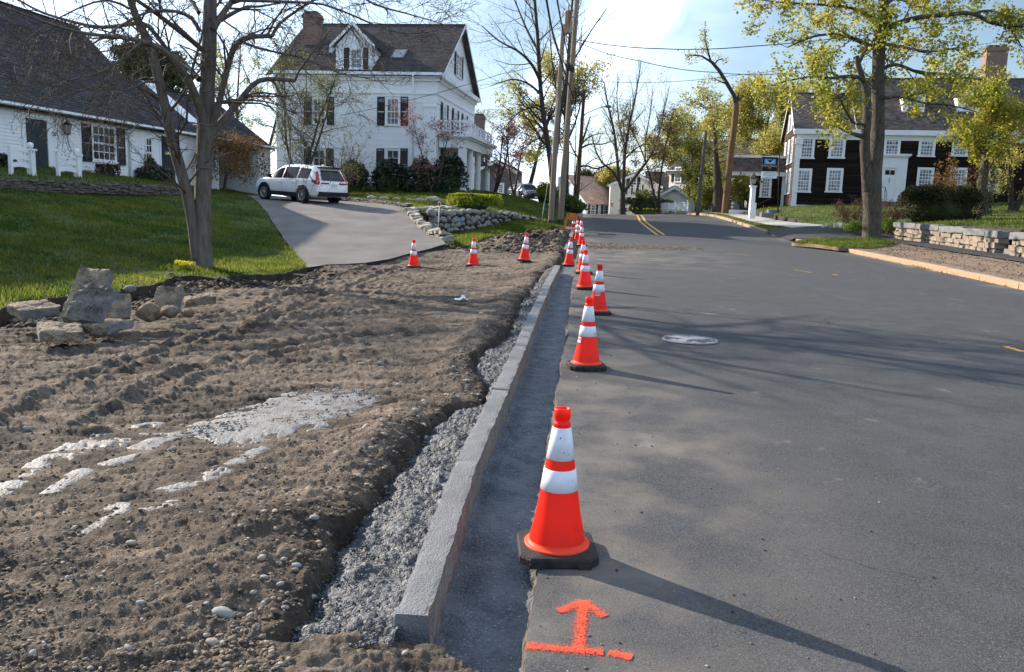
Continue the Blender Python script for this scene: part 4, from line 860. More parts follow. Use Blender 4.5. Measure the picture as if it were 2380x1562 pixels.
# A-frame barricade
pb = P(1326, 547, 35.2); BR = empty('barricade', (pb.x, pb.y, extr(dirt_z, pb.x, pb.y) + .09), -.25, 'weathered orange A-frame barricade lettered HINGHAM by the kerb', 'barricade')
BR.rotation_euler = (0, .05, .0)
m_wood = M('orange_plywood', (.50, .155, .035), (.36, .105, .03), rough=.75, vscale=6, bump=.3, bscale=40, stretch=(1, 1, .3))
def aframe(y0, ang, letters):
    def leg(xb, xt):
        b = MB(); b.add([(xb - .045, -.01, 0), (xb + .045, -.01, 0), (xt + .04, -.01, .8), (xt - .04, -.01, .8), (xb - .045, .012, 0), (xb + .045, .012, 0), (xt + .04, .012, .8), (xt - .04, .012, .8)], [(0, 1, 2, 3), (5, 4, 7, 6), (4, 0, 3, 7), (1, 5, 6, 2), (3, 2, 6, 7), (4, 5, 1, 0)])
        return b
    R_ = Matrix.Rotation(ang, 4, 'X'); Mx = Matrix.Translation((0, y0, 0)) @ R_
    for xb, xt in ((-.30, -.17), (.30, .17)): obj('leg', leg(xb, xt).mesh('leg', m_wood), BR, mat=Mx)
    b = MB(); b.prism([(-.215, .53), (.215, .53), (.15, .82), (-.15, .82)], 1, -.03, -.011); obj('top_panel', b.mesh('top_panel', m_wood), BR, mat=Mx)
    b = MB(); b.prism([(-.30, .10), (.30, .10), (.275, .245), (-.275, .245)], 1, -.03, -.011); q = obj('bottom_rail', b.mesh('bottom_rail', m_wood), BR, mat=Mx)
    if letters: text('lettering', 'HINGHAM', .105, q, M('white_lettering', (.75, .72, .70)), (0, -.034, .172), bold=.004)
aframe(-.26, -.27, True); aframe(.26, .27, False)
# ------------------------------------------------------------------ building kit
m_white = M('white_paint', (.82, .82, .82), (.76, .76, .76), rough=.6, vscale=1.2, bump=.05, bscale=30)
m_clap = M('white_clapboard', (.81, .81, .815), (.75, .75, .75), rough=.6, vscale=.8, island=.03)
m_shut = M('black_shutter', (.022, .022, .026), (.035, .035, .04), rough=.5, vscale=6)
m_glass = M('window_glass', (.025, .03, .035), (.06, .065, .07), rough=.06, vscale=2.5, spec=.6, objrand=.6)  # tone shifts from pane to pane to paint in uneven reflections
m_curt = M('curtained_glass', (.27, .29, .32), (.09, .10, .12), rough=.12, vscale=5, spec=.6, lo=.42, hi=.58, objrand=.65)  # pale curtains behind glass, plus window reflections painted as per-pane tone
m_sky = M('sky_glass', (.05, .06, .075), (.10, .11, .13), rough=.03, vscale=2, spec=1.0)
m_roofg = M('grey_shingle', (.072, .068, .072), (.045, .043, .047), rough=.95, vscale=1.1, island=.30, bump=.6, bscale=40)
m_roofb = M('dark_shingle', (.06, .062, .068), (.085, .085, .09), rough=.95, vscale=1.0, island=.3, bump=.6, bscale=40)
m_roofr = M('wood_shingle', (.075, .062, .058), (.125, .105, .095), rough=.95, vscale=2.0, island=.35, bump=.8, bscale=30)
m_roofp = M('cedar_shingle', (.50, .33, .25), (.40, .27, .205), rough=.95, vscale=1.5, island=.22, bump=.6, bscale=30)
m_found = M('stone_foundation', (.20, .19, .18), (.12, .115, .11), rough=.9, vscale=3, bump=1, bscale=12)
m_dark = M('dark_matte', (.025, .025, .027), rough=.9)  # flat dark colour of the chimney caps
m_door = M('slate_door', (.035, .045, .05), (.045, .055, .06), rough=.45, vscale=3)
m_gut = M('gutter_white', (.74, .75, .76), rough=.4)
def brick_material(name, c1, c2, mort):
    m = bpy.data.materials.new(name); m.use_nodes = True; t = m.node_tree; N = t.nodes; L = t.links; b = N['Principled BSDF']; b.inputs['Roughness'].default_value = .9
    tx = N.new('ShaderNodeTexCoord'); sp = N.new('ShaderNodeSeparateXYZ'); L.new(tx.outputs['Object'], sp.inputs[0]); ad = N.new('ShaderNodeMath'); L.new(sp.outputs[0], ad.inputs[0]); L.new(sp.outputs[1], ad.inputs[1])
    cb = N.new('ShaderNodeCombineXYZ'); L.new(ad.outputs[0], cb.inputs[0]); L.new(sp.outputs[2], cb.inputs[1])
    br = N.new('ShaderNodeTexBrick'); L.new(cb.outputs[0], br.inputs['Vector']); br.inputs['Color1'].default_value = (*c1, 1); br.inputs['Color2'].default_value = (*c2, 1); br.inputs['Mortar'].default_value = (*mort, 1)
    br.inputs['Scale'].default_value = 1; br.inputs['Brick Width'].default_value = .21; br.inputs['Row Height'].default_value = .072; br.inputs['Mortar Size'].default_value = .009; br.inputs['Bias'].default_value = -.1
    L.new(br.outputs['Color'], b.inputs['Base Color']); bp = N.new('ShaderNodeBump'); bp.inputs['Strength'].default_value = .6; bp.inputs['Distance'].default_value = .01; L.new(br.outputs['Fac'], bp.inputs['Height']); bp.invert = True; L.new(bp.outputs[0], b.inputs['Normal'])
    return m
m_brick = brick_material('chimney_brick', (.21, .095, .065), (.145, .065, .05), (.28, .25, .22))
def frame(o, x, n=None):
    """matrix of a wall: x along the wall, y into the wall, z up"""
    x = Vector((x[0], x[1], 0)).normalized(); z = Vector((0, 0, 1)); y = z.cross(x)
    return Matrix(((x.x, y.x, 0, o[0]), (x.y, y.y, 0, o[1]), (0, 0, 1, o[2]), (0, 0, 0, 1)))
def fac(u, v, Mx):
    """where a photo point lies on the wall y=0 of a frame: (x, z) in that frame"""
    d = pray(u, v); o = Vector((0, 0, CAM_H)); n = Mx.to_3x3() @ Vector((0, 1, 0)); t = (Mx.translation - o).dot(n) / d.dot(n); q = Mx.inverted() @ (o + d * t); return q.x, q.z
_wc = {}
def win_mesh(w, h, cols, rows, cas, sill, style):
    k = (round(w, 3), round(h, 3), cols, rows, cas, sill, style)
    if k in _wc: return _wc[k]
    b = MB(); W_, H_ = w, h                                   # w, h: the glazed opening
    b.bb(-W_ / 2 - cas, -W_ / 2, -.062, .03, -.02, H_ + cas); b.bb(W_ / 2, W_ / 2 + cas, -.062, .03, -.02, H_ + cas); b.bb(-W_ / 2, W_ / 2, -.060, .03, H_, H_ + cas - .002)
    b.bb(-W_ / 2 - cas - .05, W_ / 2 + cas + .05, -.10, .03, -.02 - sill, -.02)
    if style == 'crown': b.bb(-W_ / 2 - cas - .04, W_ / 2 + cas + .04, -.10, .0, H_ + cas, H_ + cas + .07)
    fr = b.mesh('window', m_white); s = MB(); t = .028
    for z0, z1, yy in ((0, H_ / 2 + .012, -.020), (H_ / 2 - .012, H_, -.034)):
        s.bb(-W_ / 2, -W_ / 2 + .045, yy - .016, yy + .016, z0, z1); s.bb(W_ / 2 - .045, W_ / 2, yy - .016, yy + .016, z0, z1); s.bb(-W_ / 2 + .045, W_ / 2 - .045, yy - .015, yy + .015, z0, z0 + .045); s.bb(-W_ / 2 + .045, W_ / 2 - .045, yy - .015, yy + .015, z1 - .045, z1)
        iw = W_ - .09; ih = z1 - z0 - .09
        for i in range(1, cols): x = -iw / 2 + iw * i / cols; s.bb(x - t / 2, x + t / 2, yy - .012, yy + .012, z0 + .045, z1 - .045)
        for j in range(1, rows): z = z0 + .045 + ih * j / rows; s.bb(-iw / 2, iw / 2, yy - .010, yy + .010, z - t / 2, z + t / 2)
    sa = s.mesh('sash', m_white)
    pw = (W_ - .09) / cols - t; ph = (H_ / 2 + .012 - .09) / rows - t
    p = MB(); p.bb(-pw / 2 - .004, pw / 2 + .004, -.004, .004, -ph / 2 - .004, ph / 2 + .004)
    _wc[k] = (fr, sa, p, pw, ph); return _wc[k]
_pm = {}
def window(parent, Mx, x, z, w, h, cols=4, rows=3, cas=.10, sill=.05, glass=None, style='', panes=True, shut=None, shm=None, seed=0):
    fr, sa, p, pw, ph = win_mesh(w, h, cols, rows, cas, sill, style); glass = glass or m_glass
    o = obj('window', fr, parent, mat=Mx @ Matrix.Translation((x, 0, z))); obj('sash', sa, o)
    if panes:
        k = (round(pw, 4), round(ph, 4), glass.name)
        if k not in _pm: _pm[k] = p.mesh('pane', glass)
        r = random.Random(seed + int(x * 100))
        for z0, yy in ((0, -.020), (h / 2 - .012, -.034)):
            for i in range(cols):
                for j in range(rows):
                    q = obj('pane', _pm[k], o); iw = w - .09; q.location = (-iw / 2 + iw * (i + .5) / cols, yy, z0 + .045 + (h / 2 + .012 - .09) * (j + .5) / rows); q.rotation_euler = (r.uniform(-.02, .02), 0, r.uniform(-.02, .02))
    else:
        b = MB(); b.bb(-w / 2, w / 2, -.026, -.006, .0, h); obj('pane', b.mesh('pane', glass), o)
    if shut:
        for s_ in (-1, 1): shutter(parent, Mx, x + s_ * (w / 2 + cas + shut / 2 + .01), z, shut, h + .04, shm)
    return o
_sc = {}
def shutter(parent, Mx, x, z, w, h, mat=None):
    k = (round(w, 3), round(h, 3), (mat or m_shut).name)
    if k not in _sc:
        b = MB(); b.bb(-w / 2, -w / 2 + .05, -.06, -.024, -.02, h); b.bb(w / 2 - .05, w / 2, -.06, -.024, -.02, h)
        for z0 in (-.02, h * .52 - .03, h - .08): b.bb(-w / 2 + .05, w / 2 - .05, -.059, -.025, z0, z0 + .08)
        fr = b.mesh('shutter', mat or m_shut); b = MB(); zz = .07
        while zz < h - .1:
            if not (h * .52 - .08 < zz < h * .52 + .05): b.box((0, -.042, zz), (w - .1, .008, .045), Matrix.Rotation(.6, 3, 'X'))
            zz += .05
        _sc[k] = (fr, b.mesh('louvres', mat or m_shut))
    o = obj('shutter', _sc[k][0], parent, mat=Mx @ Matrix.Translation((x, 0, z))); q = obj('louvres', _sc[k][1], o); q['kind'] = 'stuff'
    return o
def siding(parent, Mx, w, z0, z1, holes, exp_, mat, parts=False, gable=None, name='clapboard', x0=0.0, proud=.022):
    """lapped boards on a wall frame; holes: (xa, xb, za, zb); gable(z) -> (xa, xb) limits"""
    jb = MB(); n = int(math.ceil((z1 - z0) / exp_)); cache = {}
    for k in range(n):
        a = z0 + k * exp_; c = min(a + exp_ * 1.0, z1); lo, hi = x0, x0 + w
        if gable: lo, hi = gable(c)
        if hi - lo < .1: continue
        seg = [(lo, hi)]
        for xa, xb, za, zb in holes:
            if za < c - .02 and zb > a + .02:
                ns = []
                for p, q in seg:
                    if xb <= p or xa >= q: ns.append((p, q)); continue
                    if xa > p: ns.append((p, xa))
                    if xb < q: ns.append((xb, q))
                seg = ns
        for p, q in seg:
            if q - p < .03: continue
            hgt = c - a; L_ = q - p
            vs = [(0, -proud, 0), (L_, -proud, 0), (L_, -.006, hgt), (0, -.006, hgt), (0, .005, 0), (L_, .005, 0), (L_, .005, hgt), (0, .005, hgt)]
            fs = [(0, 1, 2, 3), (4, 5, 1, 0), (0, 3, 7, 4), (1, 5, 6, 2), (3, 2, 6, 7)]
            if parts:
                key = (round(L_, 2), round(hgt, 2))
                if key not in cache: b = MB(); b.add(vs, fs); cache[key] = b.mesh(name, mat)
                obj(name, cache[key], parent, mat=Mx @ Matrix.Translation((p, 0, a)))
            else: jb.add([(x + p, y, z + a) for x, y, z in vs], fs)
    if not parts and jb.v: o = obj(name + 's', jb.mesh(name + 's', mat), parent, mat=Mx); o['kind'] = 'stuff'; return o
def panel(parent, Mx, name, mat, x0, x1, z0, z1, y0=0.0, y1=.12):
    b = MB(); b.bb(x0, x1, y0, y1, z0, z1); return obj(name, b.mesh(name, mat), parent, mat=Mx)
def roof_plane(parent, name, p0, ax, upv, L_, S, mat, exp_=.14, th=.03, seed=1, tab=.5):
    """courses of shingles on a slope starting at eave corner p0, along ax, rising along upv (unit vectors, house frame)"""
    ax = Vector(ax).normalized(); upv = Vector(upv).normalized(); n = ax.cross(upv).normalized()
    if n.z < 0: n = -n
    p0 = Vector(p0); b = MB(); r = random.Random(seed)
    sl = MB(); c = [p0, p0 + ax * L_, p0 + ax * L_ + upv * S, p0 + upv * S]; sl.add([q - n * .012 for q in c] + [q - n * (.012 + th) for q in c], [(0, 1, 2, 3), (7, 6, 5, 4), (4, 5, 1, 0), (5, 6, 2, 1), (6, 7, 3, 2), (7, 4, 0, 3)])
    base = obj(name, sl.mesh(name, mat), parent); k = 0; s = 0.0
    while s < S - .02:
        e = min(exp_, S - s); x = -r.uniform(0, tab); 
        while x < L_:
            w = tab * r.uniform(.6, 1.4); xa, xb = max(0, x), min(L_, x + w - .008)
            if xb > xa + .02:
                q = [p0 + ax * xa + upv * s, p0 + ax * xb + upv * s, p0 + ax * xb + upv * (s + e * 1.06), p0 + ax * xa + upv * (s + e * 1.06)]; lift = r.uniform(.016, .026)
                vs = [q[0] + n * lift, q[1] + n * lift, q[2] + n * .003, q[3] + n * .003, q[0] - n * .01, q[1] - n * .01]
                b.add(vs, [(0, 1, 2, 3), (4, 5, 1, 0)])
            x += w
        s += exp_
    o = obj('shingles', b.mesh('shingles', mat), base); o['kind'] = 'stuff'; return base
def gable_prism(parent, name, mat, x0, x1, y0, y1, z0, z1, zr_, axis='x', Mx=None):
    """solid house body: walls plus gable, ridge along x or y"""
    b = MB()
    if axis == 'x': b.prism([(y0, z0), (y1, z0), (y1, z1), ((y0 + y1) / 2, zr_), (y0, z1)], 0, x0, x1)
    else: b.prism([(x0, z0), (x1, z0), (x1, z1), ((x0 + x1) / 2, zr_), (x0, z1)], 1, y0, y1)
    return obj(name, b.mesh(name, mat), parent)
def chimney(parent, x, y, z0, z1, w, d, mat=None, caps=True, name='chimney'):
    b = MB(); b.bb(x - w / 2, x + w / 2, y - d / 2, y + d / 2, z0, z1 - .28); b.bb(x - w / 2 - .05, x + w / 2 + .05, y - d / 2 - .05, y + d / 2 + .05, z1 - .28, z1 - .12); b.bb(x - w / 2 - .01, x + w / 2 + .01, y - d / 2 - .01, y + d / 2 + .01, z1 - .12, z1)
    o = obj(name, b.mesh(name, mat or m_brick), parent)
    if caps: c = MB(); c.bb(x - w / 2 + .1, x + w / 2 - .1, y - d / 2 + .1, y + d / 2 - .1, z1, z1 + .12); obj('chimney_cap', c.mesh('chimney_cap', m_dark), o)
    return o

# ------------------------------------------------------------------ low white cape house
sd = Vector((.138, .9904, 0)).normalized()
A0 = Vector((-20.5, 0, 0)) + sd * 14.0; HZ = 2.02
MA = frame((A0.x, A0.y, HZ), sd); I4 = Matrix.Identity(4)
CAPE = empty('cape_house', (0, 0, 0), 0, 'low white clapboard cottage with a long grey shingled roof and open garage', 'house', mat=MA)
def fa(u, v): return fac(u, v, MA)
LW = fa(628, 400)[0]; EA = 2.34                                  # wall length and eave height
xm = fa(398, 300)[0]; xb2 = fa(470, 320)[0]
gable_prism(CAPE, 'wall', m_clap, -6, xm, .0, 8.8, -.6, EA, EA + 4.3); 
gable_prism(CAPE, 'wall', m_clap, xm + .004, xb2, .01, 6.4, -.6, EA, EA + 2.5); gx0 = fa(508, 400)[0]; gx1 = fa(598, 400)[0]
gable_prism(CAPE, 'wall', m_clap, xb2 + .004, gx0, .01, 6.4, -1.0, EA, EA + 2.5)
b = MB(); b.bb(gx0 + .004, LW, 4.5, 6.4, -1.2, EA); b.bb(gx1, LW, .01, 4.49, -1.2, EA); b.bb(gx0 + .004, gx1 - .004, .02, 4.49, 2.08, EA); b.bb(gx0 + .004, gx1 - .004, 4.38, 4.48, -1, 2.07)
b.prism([(.01, EA + .002), (6.4, EA + .002), (3.2, EA + 2.3)], 0, gx0 + .004, LW); GW = obj('garage', b.mesh('garage', m_clap), CAPE)
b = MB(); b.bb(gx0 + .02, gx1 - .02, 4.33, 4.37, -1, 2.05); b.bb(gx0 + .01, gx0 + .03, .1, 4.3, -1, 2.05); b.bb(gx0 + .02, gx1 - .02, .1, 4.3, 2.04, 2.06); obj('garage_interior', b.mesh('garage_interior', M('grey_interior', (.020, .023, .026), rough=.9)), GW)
b = MB(); b.bb(gx0 + 1.0, gx0 + 1.7, 4.2, 4.3, .5, 1.3); b.bb(gx1 - 1.1, gx1 - .5, 4.0, 4.3, -.2, 1.0); b.bb(gx1 - .9, gx1 - .2, 3.9, 4.3, 1.2, 1.25); obj('garage_shelf', b.mesh('garage_shelf', M('pale_clutter', (.10, .105, .11), (.05, .05, .05), vscale=3)), GW)
hol = []
def W_on(parent, Mx, f, u0, u1, v0, v1, cas=.09, **k):
    x0, zt = f((u0 + u1) / 2, v0); xa = f(u0, (v0 + v1) / 2)[0]; xb = f(u1, (v0 + v1) / 2)[0]; zb = f((u0 + u1) / 2, v1)[1]; w = xb - xa - 2 * cas; h = zt - zb - cas - .04
    window(parent, Mx, (xa + xb) / 2, zb + .04, w, h, cas=cas, **k); return (xa, xb, zb - .02, zt)
def S_on(parent, Mx, f, u0, u1, v0, v1, mat=None):
    xa = f(u0, (v0 + v1) / 2)[0]; xb = f(u1, (v0 + v1) / 2)[0]; zt = f((u0 + u1) / 2, v0)[1]; zb = f((u0 + u1) / 2, v1)[1]; shutter(parent, Mx, (xa + xb) / 2, zb, xb - xa, zt - zb, mat)
hol.append(W_on(CAPE, I4, fa, 211, 267.5, 291, 376, cas=.06, cols=4, rows=2, glass=m_glass))
S_on(CAPE, I4, fa, 189, 210, 288, 374); S_on(CAPE, I4, fa, 268.5, 288.5, 298, 383)
hol.append(W_on(CAPE, I4, fa, 336, 353, 318, 392, cas=.05, cols=2, rows=2, glass=m_glass))
def door(parent, Mx, x0, x1, z0, z1, mat, cas=.12, glass=False, head=0.0, lites=0, knob=True):
    b = MB(); b.bb(x0 - cas, x0, -.06, .02, z0, z1 + cas + head); b.bb(x1, x1 + cas, -.06, .02, z0, z1 + cas + head); b.bb(x0, x1, -.058, .02, z1, z1 + cas + head - .002); o = obj('door_casing', b.mesh('door_casing', m_white), parent, mat=Mx)
    b = MB(); b.bb(x0, x1, -.022, .03, z0, z1); w = x1 - x0; h = z1 - z0
    for zz0, zz1 in ((.08, .40), (.46, .72)):
        for s_ in (0, 1): b.bb(x0 + w * (.12 + .44 * s_), x0 + w * (.44 + .44 * s_), -.034, -.0225, z0 + h * zz0, z0 + h * zz1)
    d = obj('door', b.mesh('door', mat), parent, mat=Mx)
    b = MB()
    if lites:
        for i in range(lites): b.bb(x0 + w * (.1 + .8 * i / lites) + .02, x0 + w * (.1 + .8 * (i + 1) / lites) - .02, -.028, -.0225, z0 + h * .80, z0 + h * .94)
        obj('door_glass', b.mesh('door_glass', m_glass), d)
    b = MB(); b.lathe([(0, -.03), (.028, -.02), (.03, .0), (.02, .02), (0, .03)], 10, (x1 - .09, -.05, z0 + .98)); 
    if knob: obj('knob', b.mesh('knob', M('brass', (.45, .32, .12), rough=.35, metal=1.0)), d)
    return d
xa, xb = fa(58, 330)[0], fa(109, 340)[0]; zt = fa(80, 277)[1]; zb = fa(80, 397)[1]
door(CAPE, I4, xa, xb, zb, min(zt, EA - .22), m_door, .16); hol.append((xa - .16, xb + .16, -1, EA)); panel(CAPE, I4, 'doorstep', m_found, xa - .3, xb + .4, -.6, zb - .002, -1.1, -.026)
xa, xb = fa(373, 370)[0], fa(405, 380)[0]; zb = fa(390, 428)[1]
dd_ = door(CAPE, I4, xa, xb, zb, zb + 2.03, m_door, .10, lites=3); hol.append((xa - .1, xb + .1, -1, zb + 2.16))
b = MB(); w_ = xb - xa; b.bb(xa + w_ * .3, xa + w_ * .72, -.040, -.0345, zb + 1.27, zb + 1.41); obj('door_sign', b.mesh('door_sign', M('blue_sign', (.10, .16, .42))), dd_)
b = MB(); b.bb(xa + w_ * .3, xa + w_ * .72, -.043, -.0405, zb + 1.27, zb + 1.335); b.lathe([(0, 0), (.05, .001)], 10, (0, 0, 0)); obj('door_sign', b.mesh('door_sign', M('yellow_sign', (.70, .52, .05))), dd_)
b = MB(); c_ = (xa + w_ * .51, -.046, zb + 1.345); b.add([(c_[0] + dx, c_[1], c_[2] + dz) for dx, dz in ((0, -.05), (.055, .01), (.045, .04), (.02, .045), (0, .025), (-.02, .045), (-.045, .04), (-.055, .01))], [tuple(range(8))]); obj('heart', b.mesh('heart', m_white), dd_)
hol.append((gx0, gx1, -2, 2.2))
siding(CAPE, I4, LW + 4, -.35, EA - .18, hol, .115, m_clap, parts=True, x0=-4)
for x in (fa(336, 400)[0] - .2, gx0 - .16, gx1 + .01, LW - .14): panel(CAPE, I4, 'corner_board', m_white, x, x + .14, -.9, EA - .2, -.03, .0)
panel(CAPE, I4, 'fascia', m_white, -4, LW + .1, EA - .18, EA + .02, -.06, -.001)
b = MB(); b.prism([(-.40, EA - .10), (-.30, EA - .13), (-.26, EA - .02), (-.38, EA - .02)], 0, -4, LW + .25); b.bb(-4, LW + .2, -.27, -.062, EA - .06, EA - .03); obj('gutter', b.mesh('gutter', m_gut), CAPE)
for x in (fa(297, 340)[0], LW - .3): b = MB(); b.tube([(x, -.32, EA - .12), (x, -.30, EA - .25), (x, -.07, EA - .42), (x, -.07, -.4)], .04, 6); obj('downspout', b.mesh('downspout', m_gut), CAPE)
def roof_gable(parent, x0, x1, y0, y1, ze, zr2, over, mat, seed, name='roof', rake=True, exp_=.14, tab=.5, back=True):
    d = (y1 - y0) / 2; sl_ = math.hypot(d, zr2 - ze); uy, uz = d / sl_, (zr2 - ze) / sl_
    r = roof_plane(parent, name, (x0 - over, y0 - uy * over * 1.3, ze - uz * over * 1.3 + .03), (1, 0, 0), (0, uy, uz), x1 - x0 + 2 * over, sl_ + over * 1.3, mat, exp_, seed=seed, tab=tab)
    if back: roof_plane(parent, name, (x0 - over, y1 + uy * over, ze - uz * over + .03), (1, 0, 0), (0, -uy, uz), x1 - x0 + 2 * over, sl_ + over, mat, exp_ * 3, seed=seed + 1, tab=2)
    b = MB(); b.bb(x0 - over, x1 + over, (y0 + y1) / 2 - .1, (y0 + y1) / 2 + .1, zr2 + .035, zr2 + .06); obj('ridge_cap', b.mesh('ridge_cap', mat), r)
    if rake:
        for x in (x0 - over - .012, x1 + over + .012):
            b = MB()
            for ya, s_ in ((y0, 1), (y1, -1)):
                q0 = Vector((0, ya - s_ * uy * over * 1.3, ze - uz * over * 1.3)); q1 = Vector((0, (y0 + y1) / 2, zr2)); b.add([(x + dx, q.y, q.z + dz) for dx in (-.012, .012) for q, dz in ((q0, .04), (q0, -.12), (q1, -.14), (q1, .045))], [(0, 1, 2, 3), (7, 6, 5, 4), (0, 4, 5, 1), (3, 2, 6, 7), (0, 3, 7, 4), (1, 5, 6, 2)])
            obj('rake_board', b.mesh('rake_board', m_white), r)
    return r
roof_gable(CAPE, -6, xm, 0, 8.8, EA, EA + 4.3, .24, m_roofg, 5)
roof_gable(CAPE, xm + .26, xb2, .01, 6.4, EA + .004, EA + 2.5, .2, m_roofg, 7)
roof_gable(CAPE, xb2 + .24, LW, .012, 6.4, EA + .002, EA + 2.3, .2, m_roofg, 9)
text('lettering', '20', .19, CAPE, m_ink, (fa(124, 312)[0], -.05, fa(124, 312)[1]), bold=.004)
# wall lantern
lx, lz = fa(143, 296); LN = empty('wall_lantern', (0, 0, 0), 0, 'black iron coach lantern on the cottage wall beside the front door', 'lantern'); LN.matrix_world = MA @ Matrix.Translation((lx, -.22, lz))
m_irn = M('black_iron', (.02, .02, .02), rough=.5)
b = MB(); b.lathe([(0, .30), (.02, .27), (.03, .24), (.02, .22), (.17, .10), (.175, .085), (.14, .085)], 6, smooth=False); b.lathe([(.09, -.22), (.10, -.24), (.02, -.28), (0, -.33)], 6, smooth=False)
for k in range(6): a = k * math.pi / 3; b.tube([(.145 * math.cos(a), .145 * math.sin(a), .09), (.09 * math.cos(a), .09 * math.sin(a), -.23)], .009, 4)
b.tube([(0, .2, .12), (0, .12, .30), (0, 0, .30)], .012, 5); b.build('cage', m_irn, LN); b = MB(); b.lathe([(.138, .085), (.085, -.22)], 6, smooth=False); b.build('lamp_glass', M('lantern_glass', (.30, .28, .22), rough=.1, spec=.8), LN)
# white stoop railings
def stoop_rail(u_post, vt, vb, u_end, label, right=False):
    Mo = frame((A0.x + 1.9, A0.y, HZ), sd); xp, zb_ = fac(u_post, vb, Mo); zt_ = fac(u_post, vt, Mo)[1]; xe = fac(u_end, vb, Mo)[0]
    t = empty('stoop_railing', (0, 0, 0), 0, label, 'railing', 'white stoop railings'); t.matrix_world = Mo
    h = zt_ - zb_; b = MB(); b.bb(xp - .09, xp + .09, -.09, .09, zb_ - .3, zt_ - .28); b.bb(xp - .13, xp + .13, -.13, .13, zt_ - .28, zt_ - .22); obj('post', b.mesh('post', m_white), t)
    b = MB(); b.lathe([(0, -.10), (.055, -.085), (.095, -.03), (.10, .01), (.075, .075), (0, .10)], 16, (xp, 0, zt_ - .12)); obj('ball_finial', b.mesh('ball_finial', m_white), t)
    for k in range(3):
        z = zb_ + h * (.12 + .24 * k); b = MB(); s_ = 1 if xe > xp else -1; n = 8
        b.add([(xp + s_ * .095 + (xe - xp - s_ * .095) * i / n, yy, z + dz + .05 * math.sin(math.pi * i / n)) for i in range(n + 1) for yy, dz in ((-.025, 0), (.025, 0), (.025, .14), (-.025, .14))], [(4 * i + j, 4 * i + (j + 1) % 4, 4 * i + 4 + (j + 1) % 4, 4 * i + 4 + j) for i in range(n) for j in range(4)]); obj('rail', b.mesh('rail', m_white), t)
    b = MB(); b.bb(xe - .05, xe + .05, -.045, .045, zb_ - .3, zb_ + h * .8); obj('post', b.mesh('post', m_white), t)
stoop_rail(73.5, 329, 402, 26, 'white board railing with ball finial nearer the picture edge of the cottage door')
stoop_rail(181, 343, 411, 136, 'white board railing with ball finial between cottage door and window')

# ------------------------------------------------------------------ tall white Greek Revival house
hx = Vector((.9906, -.137, 0)); LB = 9.75; CB = Vector((-4.8, 50, 2.38)); OB = CB - hx * LB
MBh = frame(OB, hx); GREEK = empty('greek_revival_house', (0, 0, 0), 0, 'tall white two storey house with black shutters and a columned porch', 'house', mat=MBh)
fb = lambda u, v: fac(u, v, MBh); DB = 11.4; EB = 6.62
MF = I4 @ frame((LB, 0, 0), (0, 1)); FW = MBh @ MF; ff = lambda u, v: fac(u, v, FW)
gable_prism(GREEK, 'wall', m_clap, 0, LB, 0, DB, -.5, EB, EB + 3.75)
hb = []
for (u0, u1, v0, v1), (s0, s1, s2, s3), sv in (((896, 930.5, 225, 292), (877, 894.5, 931.5, 949), (225, 291.5)), ((726, 759.5, 225, 291), (707, 724.5, 760.5, 777), (225, 290)), ((896, 930.5, 345, 425), (875, 893, 930.5, 947.5), (345, 428)), ((726, 758.5, 345, 425), (706.5, 724, 758.5, 776), (345, 428))):
    hb.append(W_on(GREEK, I4, fb, u0, u1, v0, v1, cas=.09, cols=3 if sv[0] < 300 else 2, rows=2, glass=m_sky if (u0 > 800 and sv[0] < 300) else m_glass, style='crown')); S_on(GREEK, I4, fb, s0, s1, *sv); S_on(GREEK, I4, fb, s2, s3, *sv)
siding(GREEK, I4, LB - .8, .25, EB - 1.75, hb, .14, m_clap, x0=.02)
panel(GREEK, I4, 'foundation', m_found, .0, LB, -.6, .24, -.03, -.001)
def entab(Mx, L_, x0=0., sc=1.0, parent=GREEK, zt=EB, y=0.0):
    for nm, z0, z1, o in (('architrave', zt - 1.72, zt - 1.25, .035), ('taenia', zt - 1.25, zt - 1.15, .10), ('frieze', zt - 1.15, zt - .52, .05), ('bed_moulding', zt - .52, zt - .34, .20), ('cornice', zt - .34, zt - .06, .42)):
        b = MB(); b.bb(x0 - (o if Mx is not I4 else 0), L_ + (o if Mx is I4 else 0), -o, y - .001, z0, z1); obj(nm, b.mesh(nm, m_white), parent, mat=Mx)
entab(I4, LB); entab(MF, DB, .001)
for x0 in (.0, LB - .75):
    b = MB(); b.bb(x0, x0 + .75, -.05, -.002, .24, EB - 1.73); b.bb(x0 - .03, x0 + .78, -.09, -.003, EB - 1.98, EB - 1.85); obj('corner_pilaster', b.mesh('corner_pilaster', m_white), GREEK)
b = MB(); xdn = fb(963, 240)[0]; b.tube([(xdn, -.45, EB - .2), (xdn, -.12, EB - 1.6), (xdn, -.12, .2)], .05, 6); obj('downspout', b.mesh('downspout', m_gut), GREEK)
roof_gable(GREEK, 0, LB, 0, DB, EB, EB + 3.75, .42, m_roofg, 15, exp_=.16)
